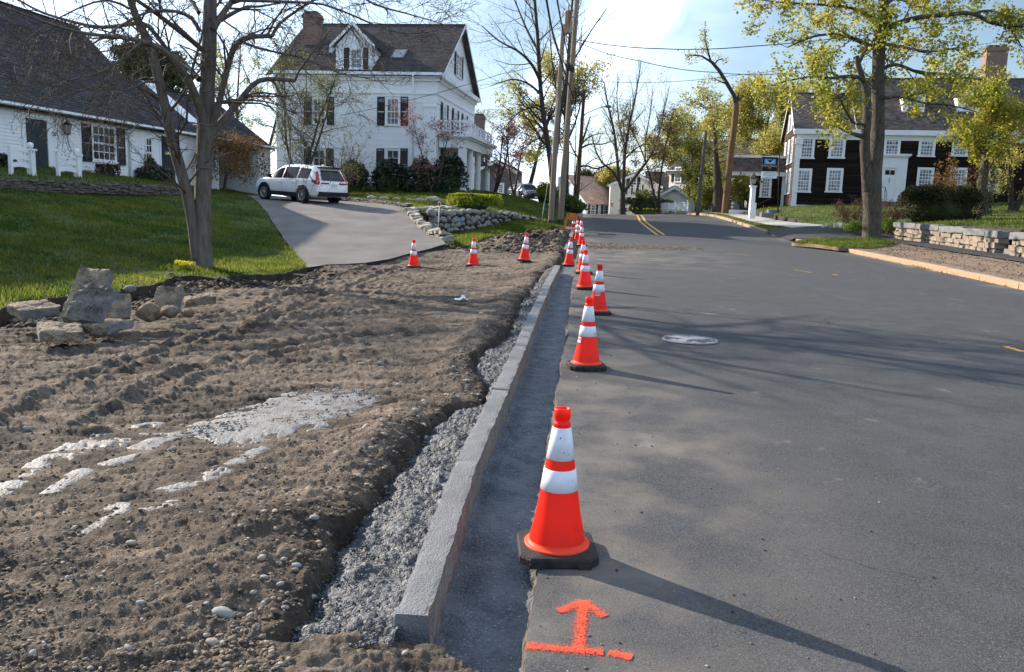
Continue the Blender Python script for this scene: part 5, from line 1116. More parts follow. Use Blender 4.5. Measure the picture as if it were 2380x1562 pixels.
# pediment on the street front
gl = lambda z: (DB / 2 - (EB + 3.55 - z) / 3.75 * DB / 2, DB / 2 + (EB + 3.55 - z) / 3.75 * DB / 2)
siding(GREEK, MF, DB, EB + .05, EB + 3.4, [(DB / 2 - 1.3, DB / 2 + 1.3, EB + .5, EB + 2.1)], .14, m_clap, gable=gl)
for dx in (-.42, .42): window(GREEK, MF, DB / 2 + dx, EB + .6, .62, 1.35, 2, 2, .08, glass=m_sky, panes=False)
shutter(GREEK, MF, DB / 2 - 1.1, EB + .6, .42, 1.4); shutter(GREEK, MF, DB / 2 + 1.1, EB + .6, .42, 1.4)
for yy in (1.9, 5.0, 8.0): window(GREEK, MF, yy, 3.55, .85, 1.5, 2, 2, .09, glass=m_sky, panes=False, shut=.5)
siding(GREEK, MF, DB, .25, EB - 1.75, [(yy - .6, yy + .6, 3.4, 5.2) for yy in (1.9, 5.0, 8.0)], .14, m_clap, x0=.75)
door(GREEK, MF, 4.6, 5.7, .2, 2.5, m_shut, .2, knob=False)
for yy in (2.2, 8.2): window(GREEK, MF, yy, .6, .9, 2.0, 2, 2, .09, glass=m_glass, panes=False, shut=.5)
# chimney, dormer, skylight
xc0 = fb(707, 100)[0]; k_ = 1.0
def on_slope(u, v):
    """photo point on the street-side roof slope, in the house frame"""
    sl_ = Vector((0, DB / 2, 3.75)).normalized(); n = (MBh.to_3x3() @ Vector((1, 0, 0)).cross(sl_)); o = MBh @ Vector((0, 0, EB)); d = pray(u, v); c = Vector((0, 0, CAM_H)); t = (o - c).dot(n) / d.dot(n); return MBh.inverted() @ (c + d * t)
q = on_slope(722, 105); chimney(GREEK, q.x, q.y + .4, q.z - 1.2, fac(722, 30, MBh @ Matrix.Translation((0, q.y, 0)))[1], .95, .95)
q = on_slope(822, 163); dz0 = q.z; qx = q.x; Md = Matrix.Translation((q.x, q.y - .02, q.z)); fd = lambda u, v: fac(u, v, MBh @ Md)
wa, wb = fd(781, 150)[0], fd(864, 150)[0]; ht = fd(822, 106)[1]; hp = fd(827, 58)[1]; dl_ = (ht + .3) * (DB / 2) / 3.75; dl2 = hp * (DB / 2) / 3.75
b = MB(); b.add([(wa, 0, 0), (wb, 0, 0), (wb, 0, ht), ((wa + wb) / 2, 0, hp), (wa, 0, ht), (wa, dl_, ht), (wb, dl_, ht), ((wa + wb) / 2, dl2, hp)], [(0, 1, 2, 3, 4), (1, 6, 2), (0, 4, 5), (2, 6, 7, 3), (4, 3, 7, 5)]); DORM = obj('dormer', b.mesh('dormer', m_clap), GREEK, mat=Md)
hd = [W_on(DORM, I4, fd, 813, 844, 111, 161, cas=.07, cols=2, rows=2, glass=m_sky)]; S_on(DORM, I4, fd, 800, 812.5, 111, 160); S_on(DORM, I4, fd, 845, 856, 111, 160)
for sg in (-1, 1):
    xe = (wa if sg < 0 else wb) + sg * .28; p0 = Vector((xe, -.3, ht - .05)); rd = Vector(((wa + wb) / 2, -.3, hp + .12)); u_ = (rd - p0); 
    roof_plane(DORM, 'dormer_roof', p0, (0, 1, 0), u_, dl2 + .3, u_.length, m_roofg, .16, seed=31)
    b = MB(); b.add([p0 + Vector((0, -.02, .03)), p0 + Vector((0, -.02, -.16)), rd + Vector((0, -.02, -.2)), rd + Vector((0, -.02, .03)), p0 + Vector((0, .03, .03)), p0 + Vector((0, .03, -.16)), rd + Vector((0, .03, -.2)), rd + Vector((0, .03, .03))], [(0, 1, 2, 3), (7, 6, 5, 4), (1, 5, 6, 2), (0, 3, 7, 4)]); obj('rake_board', b.mesh('rake_board', m_white), DORM)
siding(DORM, I4, wb - wa, .05, ht, hd, .14, m_clap, x0=wa)
for uu, vv in ((928, 128), (765, 118)):
    q = on_slope(uu, vv); sl_ = Vector((0, DB / 2, 3.75)).normalized(); n_ = Vector((1, 0, 0)).cross(sl_); b = MB(); b.bb(-.42, .42, -.6, .6, 0, .10); R_ = Matrix(((1, 0, 0, q.x), (0, sl_.y, n_.y, q.y), (0, sl_.z, n_.z, q.z), (0, 0, 0, 1))); s_ = obj('skylight', b.mesh('skylight', M('skylight_frame', (.10, .09, .09))), GREEK, mat=R_); b = MB(); b.bb(-.36, .36, -.54, .54, .101, .106); obj('pane', b.mesh('pane', m_sky), s_)
# porch
PD = 1.75; PY0, PY1 = .45, 9.6; PZ = 3.25
def flute(n=20, h=2.3, r0=.20, r1=.165):
    b = MB(); seg = n * 4; prof = []
    for z, r in ((0, r0), (h * .35, r0 * .985), (h, r1)):
        prof.append([(r * (1 - .055 * (0.5 + .5 * math.cos(2 * math.pi * k / 4))) * math.cos(2 * math.pi * k / seg), r * (1 - .055 * (.5 + .5 * math.cos(2 * math.pi * k / 4))) * math.sin(2 * math.pi * k / seg), z) for k in range(seg)])
    vs = [p for r in prof for p in r]; b.add(vs, [(i * seg + k, i * seg + (k + 1) % seg, (i + 1) * seg + (k + 1) % seg, (i + 1) * seg + k) for i in range(2) for k in range(seg)])
    b.lathe([(r1 * .96, h), (r1 * 1.25, h + .05), (r1 * 1.35, h + .09), (r1 * 1.35, h + .10)], 24); b.box((0, 0, h + .14), (r1 * 3, r1 * 3, .08)); return b.mesh('column', m_white)
cm = flute()
for y in (3.0, 5.7, 9.2): obj('column', cm, GREEK, mat=Matrix.Translation((LB + PD - .3, y, .02)))
b = MB(); b.bb(LB + PD - .52, LB + PD - .08, PY0 + .0, PY0 + .44, .0, 2.42); obj('square_pillar', b.mesh('square_pillar', m_white), GREEK)
b = MB(); b.bb(LB + .02, LB + PD, PY0 - .1, PY1, -.4, .0); obj('porch_floor', b.mesh('porch_floor', m_white), GREEK)
b = MB(); b.bb(LB + .05, LB + PD - .02, PY0 + .02, PY1, 2.44, 2.95); b.bb(LB + .05, LB + PD + .12, PY0 - .12, PY1 + .1, 2.95, 3.05); b.bb(LB + .05, LB + PD + .26, PY0 - .26, PY1 + .2, 3.05, 3.22); obj('porch_entablature', b.mesh('porch_entablature', m_white), GREEK)
RL = obj('balustrade', (lambda b: (b.bb(LB + PD - .30, LB + PD - .02, PY0, PY0 + .26, 3.22, 4.05), b.bb(LB + .05, LB + PD - .305, PY0 + .08, PY0 + .14, 3.92, 4.0), b.bb(LB + .05, LB + PD - .305, PY0 + .08, PY0 + .14, 3.36, 3.42), b.bb(LB + PD - .2, LB + PD - .14, PY0 + .265, PY1, 3.92, 4.0), b.bb(LB + PD - .2, LB + PD - .14, PY0 + .265, PY1, 3.36, 3.42), b.mesh('balustrade', m_white))[-1])(MB()), GREEK)
def xpanel(p, q):
    p = Vector(p); q = Vector(q); z0, z1 = 3.42, 3.92; b = MB(); m_ = (p + q) / 2; zc = (z0 + z1) / 2
    for a_, c_ in (((p, z0), (q, z1)), ((p, z1), (q, z0)), ((p, zc), (m_, z1)), ((m_, z1), (q, zc)), ((q, zc), (m_, z0)), ((m_, z0), (p, zc))): b.tube([(a_[0].x, a_[0].y, a_[1]), (c_[0].x, c_[0].y, c_[1])], .02, 4, smooth=False)
    o = obj('lattice_panel', b.mesh('lattice_panel', m_white), RL); o['kind'] = 'stuff'
xpanel((LB + .1, PY0 + .11, 0), (LB + .75, PY0 + .11, 0)); xpanel((LB + .80, PY0 + .11, 0), (LB + PD - .32, PY0 + .11, 0))
for k in range(7):
    y0_ = PY0 + .3 + k * 1.28; xpanel((LB + PD - .17, y0_, 0), (LB + PD - .17, y0_ + 1.14, 0)); b = MB(); b.bb(LB + PD - .23, LB + PD - .11, y0_ + 1.15, y0_ + 1.27, 3.22, 4.03); obj('post', b.mesh('post', m_white), RL)

# ------------------------------------------------------------------ dark timber tavern house
th_ = math.radians(12); tx_ = Vector((math.cos(th_), -math.sin(th_), 0)); OT = Vector((18.40, 57, 2.15)); MT = frame(OT, tx_); ft = lambda u, v: fac(u, v, MT)
TAV = empty('tavern_house', (0, 0, 0), 0, 'old dark brown clapboard house with white windows and dormers', 'house', mat=MT)
m_brn = M('dark_brown_clapboard', (.007, .004, .003), (.024, .014, .010), rough=.8, vscale=3.0, stretch=(.5, 1, 6), island=.5, bump=.5, bscale=60)
LT = 14.6; ET = 5.02; DT = 9.0; LS = ft(1992, 280)[0]
gable_prism(TAV, 'wall', m_brn, 0, LS, 0, DT, -.6, ET, ET + 2.9); gable_prism(TAV, 'wall', m_brn, LS + .004, LT, .01, DT, -.6, ET, ET + 3.9)
ht_ = []; px_ = lambda zx: (2900 + zx * .2561) / 1.721; py_ = lambda zy: (500 + zy * .2561) / 1.721; qx_ = lambda zx: (3400 + zx * .297) / 1.721; qy_ = lambda zy: (500 + zy * .297) / 1.721
for u0, u1, v0, v1 in ((px_(1165), px_(1400), py_(158), py_(515)), (px_(1625), px_(1880), py_(150), py_(512)), (px_(1105), px_(1350), py_(678), py_(1042)), (px_(1580), px_(1838), py_(672), py_(1042)),
                       (qx_(455), qx_(680), qy_(103), qy_(418)), (qx_(925), qx_(1152), qy_(105), qy_(418)), (qx_(1375), qx_(1600), qy_(95), qy_(414)), (qx_(895), qx_(1122), qy_(572), qy_(892)), (qx_(1335), qx_(1568), qy_(574), qy_(900)), (qx_(1860), qx_(2022), qy_(590), qy_(908))):
    ht_.append(W_on(TAV, I4, ft, u0, u1, v0, v1, cas=.125, cols=4, rows=3, glass=m_curt, sill=.08))
xd0, xd1 = ft(qx_(440), 420)[0], ft(qx_(612), 420)[0]; zdb = ft(2074, 469)[1]
door(TAV, I4, xd0, xd1, zdb, zdb + 2.15, m_white, .02, lites=2, knob=False)
b = MB(); b.bb(xd1 + .02, xd1 + .62, -.07, -.001, zdb, zdb + 2.5); b.bb(xd0 - .62, xd0 - .02, -.07, -.001, zdb, zdb + 2.5); b.bb(xd0 - .62, xd1 + .62, -.08, -.001, zdb + 2.17, zdb + 2.85); b.bb(xd0 - .7, xd1 + .7, -.16, -.001, zdb + 2.85, zdb + 2.94); b.bb(xd0 - .78, xd1 + .78, -.25, -.001, zdb + 2.94, zdb + 3.06); SUR = obj('door_surround', b.mesh('door_surround', m_white), TAV)
b = MB()
for k in range(4):
    for s_ in (xd1 + .1 + k * .12, xd0 - .54 + k * .12): b.bb(s_, s_ + .05, -.085, -.071, zdb + .2, zdb + 2.1)
o = obj('pilaster_reeding', b.mesh('pilaster_reeding', m_white), SUR); o['kind'] = 'stuff'
b = MB(); xm_ = (xd0 + xd1) / 2; b.lathe([(0, 0), (.05, .01), (.05, .03), (0, .04)], 12, (xm_, -.05, zdb + 1.45)); b.lathe([(.03, 0), (.07, .01), (.07, .03), (.03, .04)], 12, (xm_, -.05, zdb + 1.30)); obj('knocker', b.mesh('knocker', m_irn), TAV)
ht_.append((xd0 - .63, xd1 + .63, -1, zdb + 3.0))
siding(TAV, I4, LT, .12, ET - .5, ht_, .115, m_brn, name='clapboard')
panel(TAV, I4, 'frieze_board', m_white, .0, LT, ET - .62, ET - .30, -.05, -.001); panel(TAV, I4, 'cornice', m_white, -.2, LT + .1, ET - .30, ET + .02, -.28, -.002)
panel(TAV, I4, 'corner_board', m_white, -.03, .30, .0, ET - .62, -.055, -.001); panel(TAV, I4, 'corner_board', m_white, LT - .3, LT + .03, .0, ET - .62, -.055, -.001); panel(TAV, I4, 'water_table', m_white, -.06, LT + .02, -.18, .115, -.08, -.001)
panel(TAV, I4, 'foundation', m_found, -.02, LT, -.8, -.182, -.03, .0); panel(TAV, I4, 'doorstep', m_found, xd0 - .8, xd1 + .8, -.8, zdb - .002, -1.2, -.085)
b = MB(); b.bb(-.08, .42, -.14, -.056, ET - .95, ET - .58); b.bb(.06, .28, -.15, -.141, ET - .83, ET - .70); obj('date_block', b.mesh('date_block', m_white), TAV)
roof_gable(TAV, 0, LS, 0, DT, ET, ET + 2.9, .22, m_roofr, 41, exp_=.13, tab=.22); roof_gable(TAV, LS + .25, LT, .01, DT, ET + .003, ET + 3.9, .22, m_roofr, 43, exp_=.13, tab=.22)
MG = frame((0, DT, 0), (0, -1)); glt = lambda z: ((DT / 2 - min(DT / 2, (ET + 2.8 - z) / 2.9 * DT / 2)) if z > ET else 0, (DT / 2 + min(DT / 2, (ET + 2.8 - z) / 2.9 * DT / 2)) if z > ET else DT)
m_brl = M('brown_clapboard_sunlit', (.05, .032, .024), (.09, .06, .045), rough=.85, vscale=4, stretch=(1, .5, 6), island=.4)  # lighter copy of the brown clapboard, sunlight painted into the gable colour
hg = [(x - .6, x + .6, z - .1, z + 1.75) for x in (2.2, 4.7, 7.0) for z in (.9, 3.0)]; [window(TAV, MG, x, z, .85, 1.55, 4, 3, .14, glass=m_curt, panes=False) for x in (2.2, 4.7, 7.0) for z in (.9, 3.0)]
for x in (3.6, 5.4): window(TAV, MG, x, 5.3, .7, 1.1, 4, 2, .12, glass=m_curt, panes=False); hg.append((x - .5, x + .5, 5.2, 6.6))
siding(TAV, MG, DT, .1, ET + 2.7, hg, .115, m_brl, gable=glt)
def tdormer(u, v, w, h):
    sl_ = Vector((0, DT / 2, 3.9)).normalized(); n = (MT.to_3x3() @ Vector((1, 0, 0)).cross(sl_)); o = MT @ Vector((0, 0, ET)); d = pray(u, v); c = Vector((0, 0, CAM_H)); q = MT.inverted() @ (c + d * ((o - c).dot(n) / d.dot(n)))
    Mx = Matrix.Translation(q); b = MB(); dl = h * (DT / 2) / 3.9; b.add([(-w / 2, 0, 0), (w / 2, 0, 0), (w / 2, 0, h), (0, 0, h + w * .42), (-w / 2, 0, h), (-w / 2, dl, h), (w / 2, dl, h), (0, dl + w * .45, h + w * .42)], [(0, 1, 2, 3, 4), (1, 6, 2), (0, 4, 5), (2, 6, 7, 3), (4, 3, 7, 5)]); D = obj('dormer', b.mesh('dormer', m_white), TAV, mat=Mx)
    for sg in (-1, 1): p0 = Vector((sg * (w / 2 + .12), -.2, h - .06)); u_ = Vector((0, -.2, h + w * .42 + .06)) - p0; roof_plane(D, 'dormer_roof', p0, (0, 1, 0), u_, dl + w * .45 + .2, u_.length, m_roofr, .14, seed=47, tab=.25)
    window(D, I4, 0, .16, w * .58, h * .8, 3, 2, .10, glass=m_curt, panes=False)
tdormer(2250, 262, 1.35, 1.15); tdormer(2122, 262, 1.35, 1.15)
q_ = MT.inverted() @ P(2302, 180, 59.2); chimney(TAV, q_.x, 4.6, ET + 2.5, fac(2302, 112, MT @ Matrix.Translation((0, 4.6, 0)))[1], 1.3, 1.1, M('red_brick', (.20, .065, .04)) if False else m_brick)
# side wing with porch
MW = Matrix.Translation((-3.75, 5.2, -.25)); WG = obj('side_wing', (lambda b: (b.bb(1.35, 3.7, .0, 3.4, -.5, 2.55), b.mesh('side_wing', m_brn))[-1])(MB()), TAV, mat=MW)
fw_ = lambda u, v: fac(u, v, MT @ MW)
hw_ = [W_on(WG, I4, fw_, px_(545), px_(725), py_(800), py_(1128), cas=.13, cols=3, rows=3, glass=m_curt)]
siding(WG, I4, 2.35, -.4, 2.5, hw_, .115, m_brn, x0=1.35); panel(WG, I4, 'corner_board', m_white, 1.28, 1.55, -.5, 2.5, -.06, -.001)
panel(WG, I4, 'beam', m_white, -.35, 3.7, 2.40, 2.72, -.30, -.062); roof_plane(WG, 'wing_roof', (-.45, -.5, 2.74), (1, 0, 0), (0, .75, .66), 4.3, 1.55, m_roofr, .12, seed=53, tab=.2); panel(WG, I4, 'ridge_board', m_white, -.45, 3.85, 3.74, 3.92, .62, .76)
for x, y in ((-.25, -.2), (-.25, 2.9)):
    b = MB(); b.bb(x - .11, x + .11, y - .11, y + .11, -.1, .55); b.bb(x - .075, x + .075, y - .075, y + .075, .55, 2.2); b.bb(x - .12, x + .12, y - .12, y + .12, 2.2, 2.4); obj('porch_post', b.mesh('porch_post', m_white), WG)
    b = MB(); b.prism([(x + .08, 2.18), (x + .08, 1.8), (x + .2, 2.05), (x + .45, 2.18)], 1, y - .04, y + .04); obj('bracket', b.mesh('bracket', m_white), WG)
b = MB(); b.bb(-.45, 1.34, -.4, 3.3, -.55, -.1); obj('porch_floor', b.mesh('porch_floor', m_white), WG)
b = MB(); b.bb(.35, 1.15, 3.0, 3.3, -.1, .9); obj('porch_panel', b.mesh('porch_panel', M('pale_blue_panel', (.45, .52, .60))), WG)
panel(WG, I4, 'corner_board', m_white, 3.52, 3.72, -.5, 2.5, -.06, -.001)

# ------------------------------------------------------------------ houses beyond the crest
def small_house(name, label, org, rz, L_, D_, zb, ze, zr2, axis, wall, roof, seed, group=None):
    Mx = Matrix.Translation((org[0], org[1], zb)) @ Matrix.Rotation(rz, 4, 'Z'); t = empty(name, (0, 0, 0), 0, label, 'house', group, mat=Mx)
    if axis == 'x': gable_prism(t, 'wall', wall, 0, L_, 0, D_, -5, ze, zr2); roof_gable(t, 0, L_, 0, D_, ze, zr2, .3, roof, seed, exp_=.22, tab=.8)
    else:
        gable_prism(t, 'wall', wall, 0, L_, 0, D_, -5, ze, zr2, 'y'); d = L_ / 2; sl_ = math.hypot(d, zr2 - ze)
        for x0, sg in ((0, 1), (L_, -1)):
            r = roof_plane(t, 'roof', (x0 - sg * .3 * d / sl_ * 1.3, -.3, ze - .3 * (zr2 - ze) / sl_ + .03), (0, 1, 0), (sg * d, 0, zr2 - ze), D_ + .6, sl_ + .36, roof, .22, seed=seed, tab=.8)
        b = MB()
        for sg, x0 in ((1, -.3), (-1, L_ + .3)):
            a_ = Vector((x0, -.31, ze - .25)); c_ = Vector((L_ / 2, -.31, zr2 + .02)); b.add([a_, a_ - Vector((0, 0, .25)), c_ - Vector((0, 0, .28)), c_, a_ + Vector((0, .06, 0)), a_ + Vector((0, .06, -.25)), c_ + Vector((0, .06, -.28)), c_ + Vector((0, .06, 0))], [(0, 1, 2, 3), (7, 6, 5, 4), (1, 5, 6, 2), (0, 3, 7, 4)])
        obj('rake_board', b.mesh('rake_board', m_white), t)
    return t, Mx
m_warm = M('cream_clapboard', (.74, .72, .66), (.66, .64, .59), rough=.7, vscale=.8)
m_blu = M('pale_blue_clapboard', (.60, .66, .76), (.55, .60, .70), rough=.7, vscale=.8)
def z_at(u, v, y): return P(u, v, y).z
# gabled white house straight ahead
o_ = P(1440, 480, 92); w_ = (P(1528, 420, 92) - P(1440, 420, 92)).x
GH, MGH = small_house('gabled_house', 'white gabled house with dark roof beyond the crest, behind the forked bare tree', (o_.x - 1.1, 92), -.10, w_ + 1.2, 12, 0, z_at(1524, 428, 92), z_at(1472, 404, 92) + .1, 'y', m_warm, m_roofb, 61)
# its cross wing runs to the other side
fgh = lambda u, v: fac(u, v, MGH)
gable_prism(GH, 'wing', m_warm, w_ + 1.2, w_ + 8.0, 4.0, 11, -5, fgh(1560, 436)[1], fgh(1560, 400)[1] + .3); roof_gable(GH, w_ + .2, w_ + 8, 4.0, 11, fgh(1560, 436)[1], fgh(1560, 400)[1] + .3, .3, m_roofb, 63, exp_=.22, tab=.8)
for u0, u1, v0, v1 in ((1459, 1466.5, 433, 452), (1471, 1478, 430, 452), (1485, 1492, 429, 447)): W_on(GH, I4, fgh, u0, u1, v0, v1, cas=.07, cols=2, rows=2, panes=False); S_on(GH, I4, fgh, u1 + .6, u1 + 3.4, v0, v1); S_on(GH, I4, fgh, u0 - 3.4, u0 - .6, v0, v1)
x_, z_ = fgh(1472, 426); window(GH, I4, x_, z_ - .4, .62, 1.05, 2, 2, .07, panes=False, shut=.34)
siding(GH, I4, w_ + 1.2, 0, z_at(1524, 428, 92), [(fgh(1455, 440)[0], fgh(1496, 440)[0], fgh(1475, 453)[1], fgh(1475, 428)[1])], .18, m_warm, proud=.03)
cx_, cz_ = fgh(1536, 400); chimney(GH, w_ + 5.2, 7.5, cz_ - 1.5, fgh(1536, 373)[1] + .6, 1.0, 1.0, M('painted_chimney', (.68, .68, .68), (.5, .48, .46), vscale=2), name='chimney')
# low cedar roofed house to its left
o_ = P(1362, 500, 99); CH, MCH = small_house('cedar_roof_house', 'low pale house with a pinkish cedar shingle roof at the road end', (o_.x, 99), .62, 8.2, 7.5, z_at(1362, 500, 99) - 1.2, 2.75, 5.8, 'x', m_blu, m_roofp, 71)
for k in range(4): window(CH, I4, 1.0 + k * 2.0, 1.15, .62, 1.25, 2, 2, .08, panes=False, shut=.34)
MCG = frame((8.2, 0, 0), (0, 1)); window(CH, MCG, 4.2, .9, 1.0, 1.4, 2, 2, .12, panes=False); siding(CH, I4, 8.2, 0, 2.7, [(.2, 7.8, 1.0, 2.6)], .18, m_warm); siding(CH, MCG, 7.5, 0, 2.7, [(3.5, 4.9, .7, 2.5)], .18, m_blu)
# big cream house half hidden by green on the other side
o_ = P(1552, 470, 84); BH, MBH = small_house('cream_house', 'large cream house half hidden behind budding trees and a white fence', (o_.x, 84), -.95, 10.5, 9, 1.6, z_at(1552, 395, 84) - 1.6, z_at(1640, 345, 84) - .8, 'x', m_warm, m_roofg, 81)
for k in range(4): window(BH, I4, 1.2 + k * 2.3, z_at(1560, 423, 84) - 1.6, .75, 1.35, 2, 2, .09, panes=False, shut=.4); window(BH, I4, 1.2 + k * 2.3, z_at(1560, 423, 84) - 4.2, .75, 1.35, 2, 2, .09, panes=False, shut=.4)
panel(BH, I4, 'cornice', m_white, -.2, 10.7, z_at(1552, 395, 84) - 1.95, z_at(1552, 395, 84) - 1.62, -.2, -.002)
# little porch with brown roof
o_ = P(1532, 470, 80); PH, MPH = small_house('porch_house', 'small cream gabled porch with brown roof above the white fence', (o_.x, 80), -.12, 2.7, 4, 1.0, z_at(1545, 450, 80) - 1.0, z_at(1545, 438, 80) - .75, 'y', m_warm, m_roofr, 91)
b = MB(); b.bb(2.75, 8, .8, 4, -3, z_at(1545, 450, 80) - 1.05); obj('wing', b.mesh('wing', m_warm), PH); roof_plane(PH, 'roof', (2.5, .6, z_at(1545, 450, 80) - 1.0), (1, 0, 0), (0, .7, .55), 5.6, 1.6, m_roofr, .2, seed=93)
# grey clapboard house behind the porch of the Greek Revival house
m_gry = M('grey_clapboard', (.135, .14, .155), (.105, .11, .12), rough=.75, vscale=.8)
o_ = P(1108, 462, 76); GY, MGY = small_house('grey_house', 'grey clapboard house behind the red budding tree', (o_.x, 76), -.08, 3.4, 8, 2.0, z_at(1150, 392, 76) - 2.0, z_at(1150, 372, 76) - 2.0, 'y', m_gry, m_roofb, 95)
fgy = lambda u, v: fac(u, v, MGY)
siding(GY, I4, 3.4, 0, z_at(1150, 392, 76) - 2.0, [(fgy(1155, 440)[0], fgy(1174, 440)[0], fgy(1165, 451)[1], fgy(1165, 423)[1])], .15, m_gry); W_on(GY, I4, fgy, 1156, 1172, 425, 449, cas=.12, cols=2, rows=2, panes=False)
b = MB(); b.bb(-9, -.004, 2, 9, -3, 3.6); obj('wing', b.mesh('wing', m_gry), GY); q_ = fgy(1100, 290); chimney(GY, q_[0] - .1, 4, 2.5, fgy(1100, 268)[1] + .4, 1.2, 1.0, M('grey_brick', (.20, .165, .15), (.14, .115, .11), vscale=6, bump=.5))
b = MB()
for k in range(22): b.bb(-.6 + k * .16, -.54 + k * .16, -2.0, -1.97, -.3, .45)
b.bb(-.7, 3.0, -1.965, -1.93, .2, .28); b.bb(-.7, 3.0, -1.965, -1.93, -.2, -.12); PF = obj('picket_railing', b.mesh('picket_railing', M('beige_paint', (.45, .40, .34))), GY)
PF['kind'] = 'stuff'
# ------------------------------------------------------------------ stone walls
def wall_stones(mat, n, kind):
    out = []
    for i in range(n):
        if kind == 'flat':
            bm = bmesh.new(); bmesh.ops.create_cube(bm, size=1); bmesh.ops.bevel(bm, geom=bm.edges[:], offset=.09, segments=1, affect='EDGES'); r = random.Random(i * 7 + 1)
            for v in bm.verts: v.co += Vector((r.uniform(-.09, .09), r.uniform(-.07, .07), r.uniform(-.09, .09)))
            me = bpy.data.meshes.new('stone'); bm.to_mesh(me); bm.free(); me.materials.append(mat)
        else: me = rock_mesh('stone', mat, 300 + i, 2, (.66, .58, .66), .32, 1.6)
        out.append(me)
    return out
m_slate = M('fieldstone_flat', (.13, .115, .10), (.20, .175, .155), rough=.9, vscale=1.3, bump=1.2, bscale=20)
m_fld = M('lichened_fieldstone', (.36, .345, .32), (.20, .185, .165), rough=.95, vscale=3, bump=1.4, bscale=14, speck=(9, .52, .66, (.13, .12, .10)))
m_rub = M('rubble_stone', (.36, .295, .225), (.22, .18, .14), rough=.9, vscale=2.2, bump=1.4, bscale=16, speck=(14, .58, .72, (.22, .20, .18)))
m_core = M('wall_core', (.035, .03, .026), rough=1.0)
SF = wall_stones(m_slate, 8, 'flat'); SR = wall_stones(m_fld, 9, 'round'); SB = wall_stones(m_rub, 8, 'flat')
for me_, i in zip(SR, range(9)): me_.polygons.foreach_set('use_smooth', [i % 2 == 0] * len(me_.polygons))
def lay(root, pts, zb, zt, meshes, sl_, sh, dep, seed, name='stone', limit=300, jit=.12, core=True):
    """stones laid in courses along a line of points, bottom zb(t) to top zt(t), t along the line 0..1"""
    r = random.Random(seed); P2 = [Vector(p[:2]) for p in pts]; seg = [(P2[i + 1] - P2[i]).length for i in range(len(P2) - 1)]; tot = sum(seg)
    def at(s):
        for i, l in enumerate(seg):
            if s <= l or i == len(seg) - 1: return P2[i].lerp(P2[i + 1], min(1, s / l)), (P2[i + 1] - P2[i]).normalized()
            s -= l
    hmax = max(zt(t) - zb(t) for t in (0, .25, .5, .75, 1)); nc = max(1, int(round(hmax / sh))); cnt_ = 0; ro = root.location
    for c in range(nc):
        s = r.uniform(-sl_ * .6, 0)
        while s < tot:
            l = sl_ * r.uniform(.6, 1.5); sc_ = min(max(s + l / 2, 0), tot); p, d = at(sc_); t = sc_ / tot; a, b = zb(t), zt(t); hh = (b - a) / nc
            if cnt_ < limit and hh > .015:
                n = Vector((d.y, -d.x)); o = obj(name, meshes[r.randrange(len(meshes))], root); o.location = Vector((p.x + n.x * r.uniform(-.02, .03), p.y + n.y * r.uniform(-.02, .03), a + hh * (c + .5) + r.uniform(-.12, .12) * hh)) - ro
                o.scale = (l * 1.0 * r.uniform(.92, 1.02), dep * r.uniform(.8, 1.05), hh * r.uniform(.82, 1.12)); o.rotation_euler = (r.uniform(-jit, jit), r.uniform(-jit, jit) * .7, math.atan2(d.y, d.x) + r.uniform(-jit, jit) * .6); cnt_ += 1
            s += l * 1.02
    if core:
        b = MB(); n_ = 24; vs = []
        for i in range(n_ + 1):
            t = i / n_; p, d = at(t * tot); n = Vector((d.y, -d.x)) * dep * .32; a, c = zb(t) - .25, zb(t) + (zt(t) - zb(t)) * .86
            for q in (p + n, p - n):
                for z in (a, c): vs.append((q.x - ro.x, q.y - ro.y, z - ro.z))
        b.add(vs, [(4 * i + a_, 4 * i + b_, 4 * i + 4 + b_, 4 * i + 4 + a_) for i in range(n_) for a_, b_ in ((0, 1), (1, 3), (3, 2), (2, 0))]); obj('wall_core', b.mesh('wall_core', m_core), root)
w0 = empty('stone_wall', (-13.5, 26, 1.5), 0, 'low dry laid flat stone wall across the top of the lawn', 'stone wall')
lw = [(-15.15, 15.5), (-14.25, 23.4), (-12.9, 33.0)]
lay(w0, lw, lambda t: 1.50 + .04 * t, lambda t: 1.97 - .05 * t, SF, .30, .085, .34, 5)
w1 = empty('stone_wall', (-1.5, 33.5, .8), 0, 'round fieldstone retaining wall under the yellow bush', 'stone wall')
lay(w1, [(-3.1, 31.0), (-1.5, 33.5), (0, 36)], lambda t: [.36, .60, .93][0] + .57 * t, lambda t: 1.36 - .22 * max(0, t - .6), SR, .36, .26, .4, 6, jit=.5)
w1b = empty('stone_wall', (.5, 36.8, 1), 0, 'tail of single stones continuing the round fieldstone wall uphill', 'stone wall')
lay(w1b, [(.05, 36.1), (.75, 37.3)], lambda t: .95, lambda t: 1.2 - .1 * t, SR, .5, .3, .4, 16, jit=.4)
w2 = empty('stone_wall', (-3, 28, .8), 0, 'low curving wall of pale tumbled stones edging the driveway', 'stone wall')
arm = H2([(1040, 557), (1015, 549), (990, 532), (968, 512)], lawn_z) + [(-3.95, 31.6), (-3.4, 32.3), (-2.5, 33.2)]
za = [extr(lawn_z, *p) for p in arm[:4]]
def zarm(t): return float(np.interp(t, [0, .22, .48, .72, .85, 1], [.38, .46, .72, 1.02, 1.05, 1.15]))
m_tum = M('pale_tumbled_stone', (.44, .40, .34), (.30, .265, .22), rough=.95, vscale=2.5, bump=1.4, bscale=18)
ST = wall_stones(m_tum, 8, 'flat')
lay(w2, arm, zarm, lambda t: zarm(t) + .36, ST, .26, .11, .42, 8, jit=.3)
w3 = empty('stone_wall', (-6, 40, 1.5), 0, 'dark low stacked edging wall behind the white car', 'stone wall')
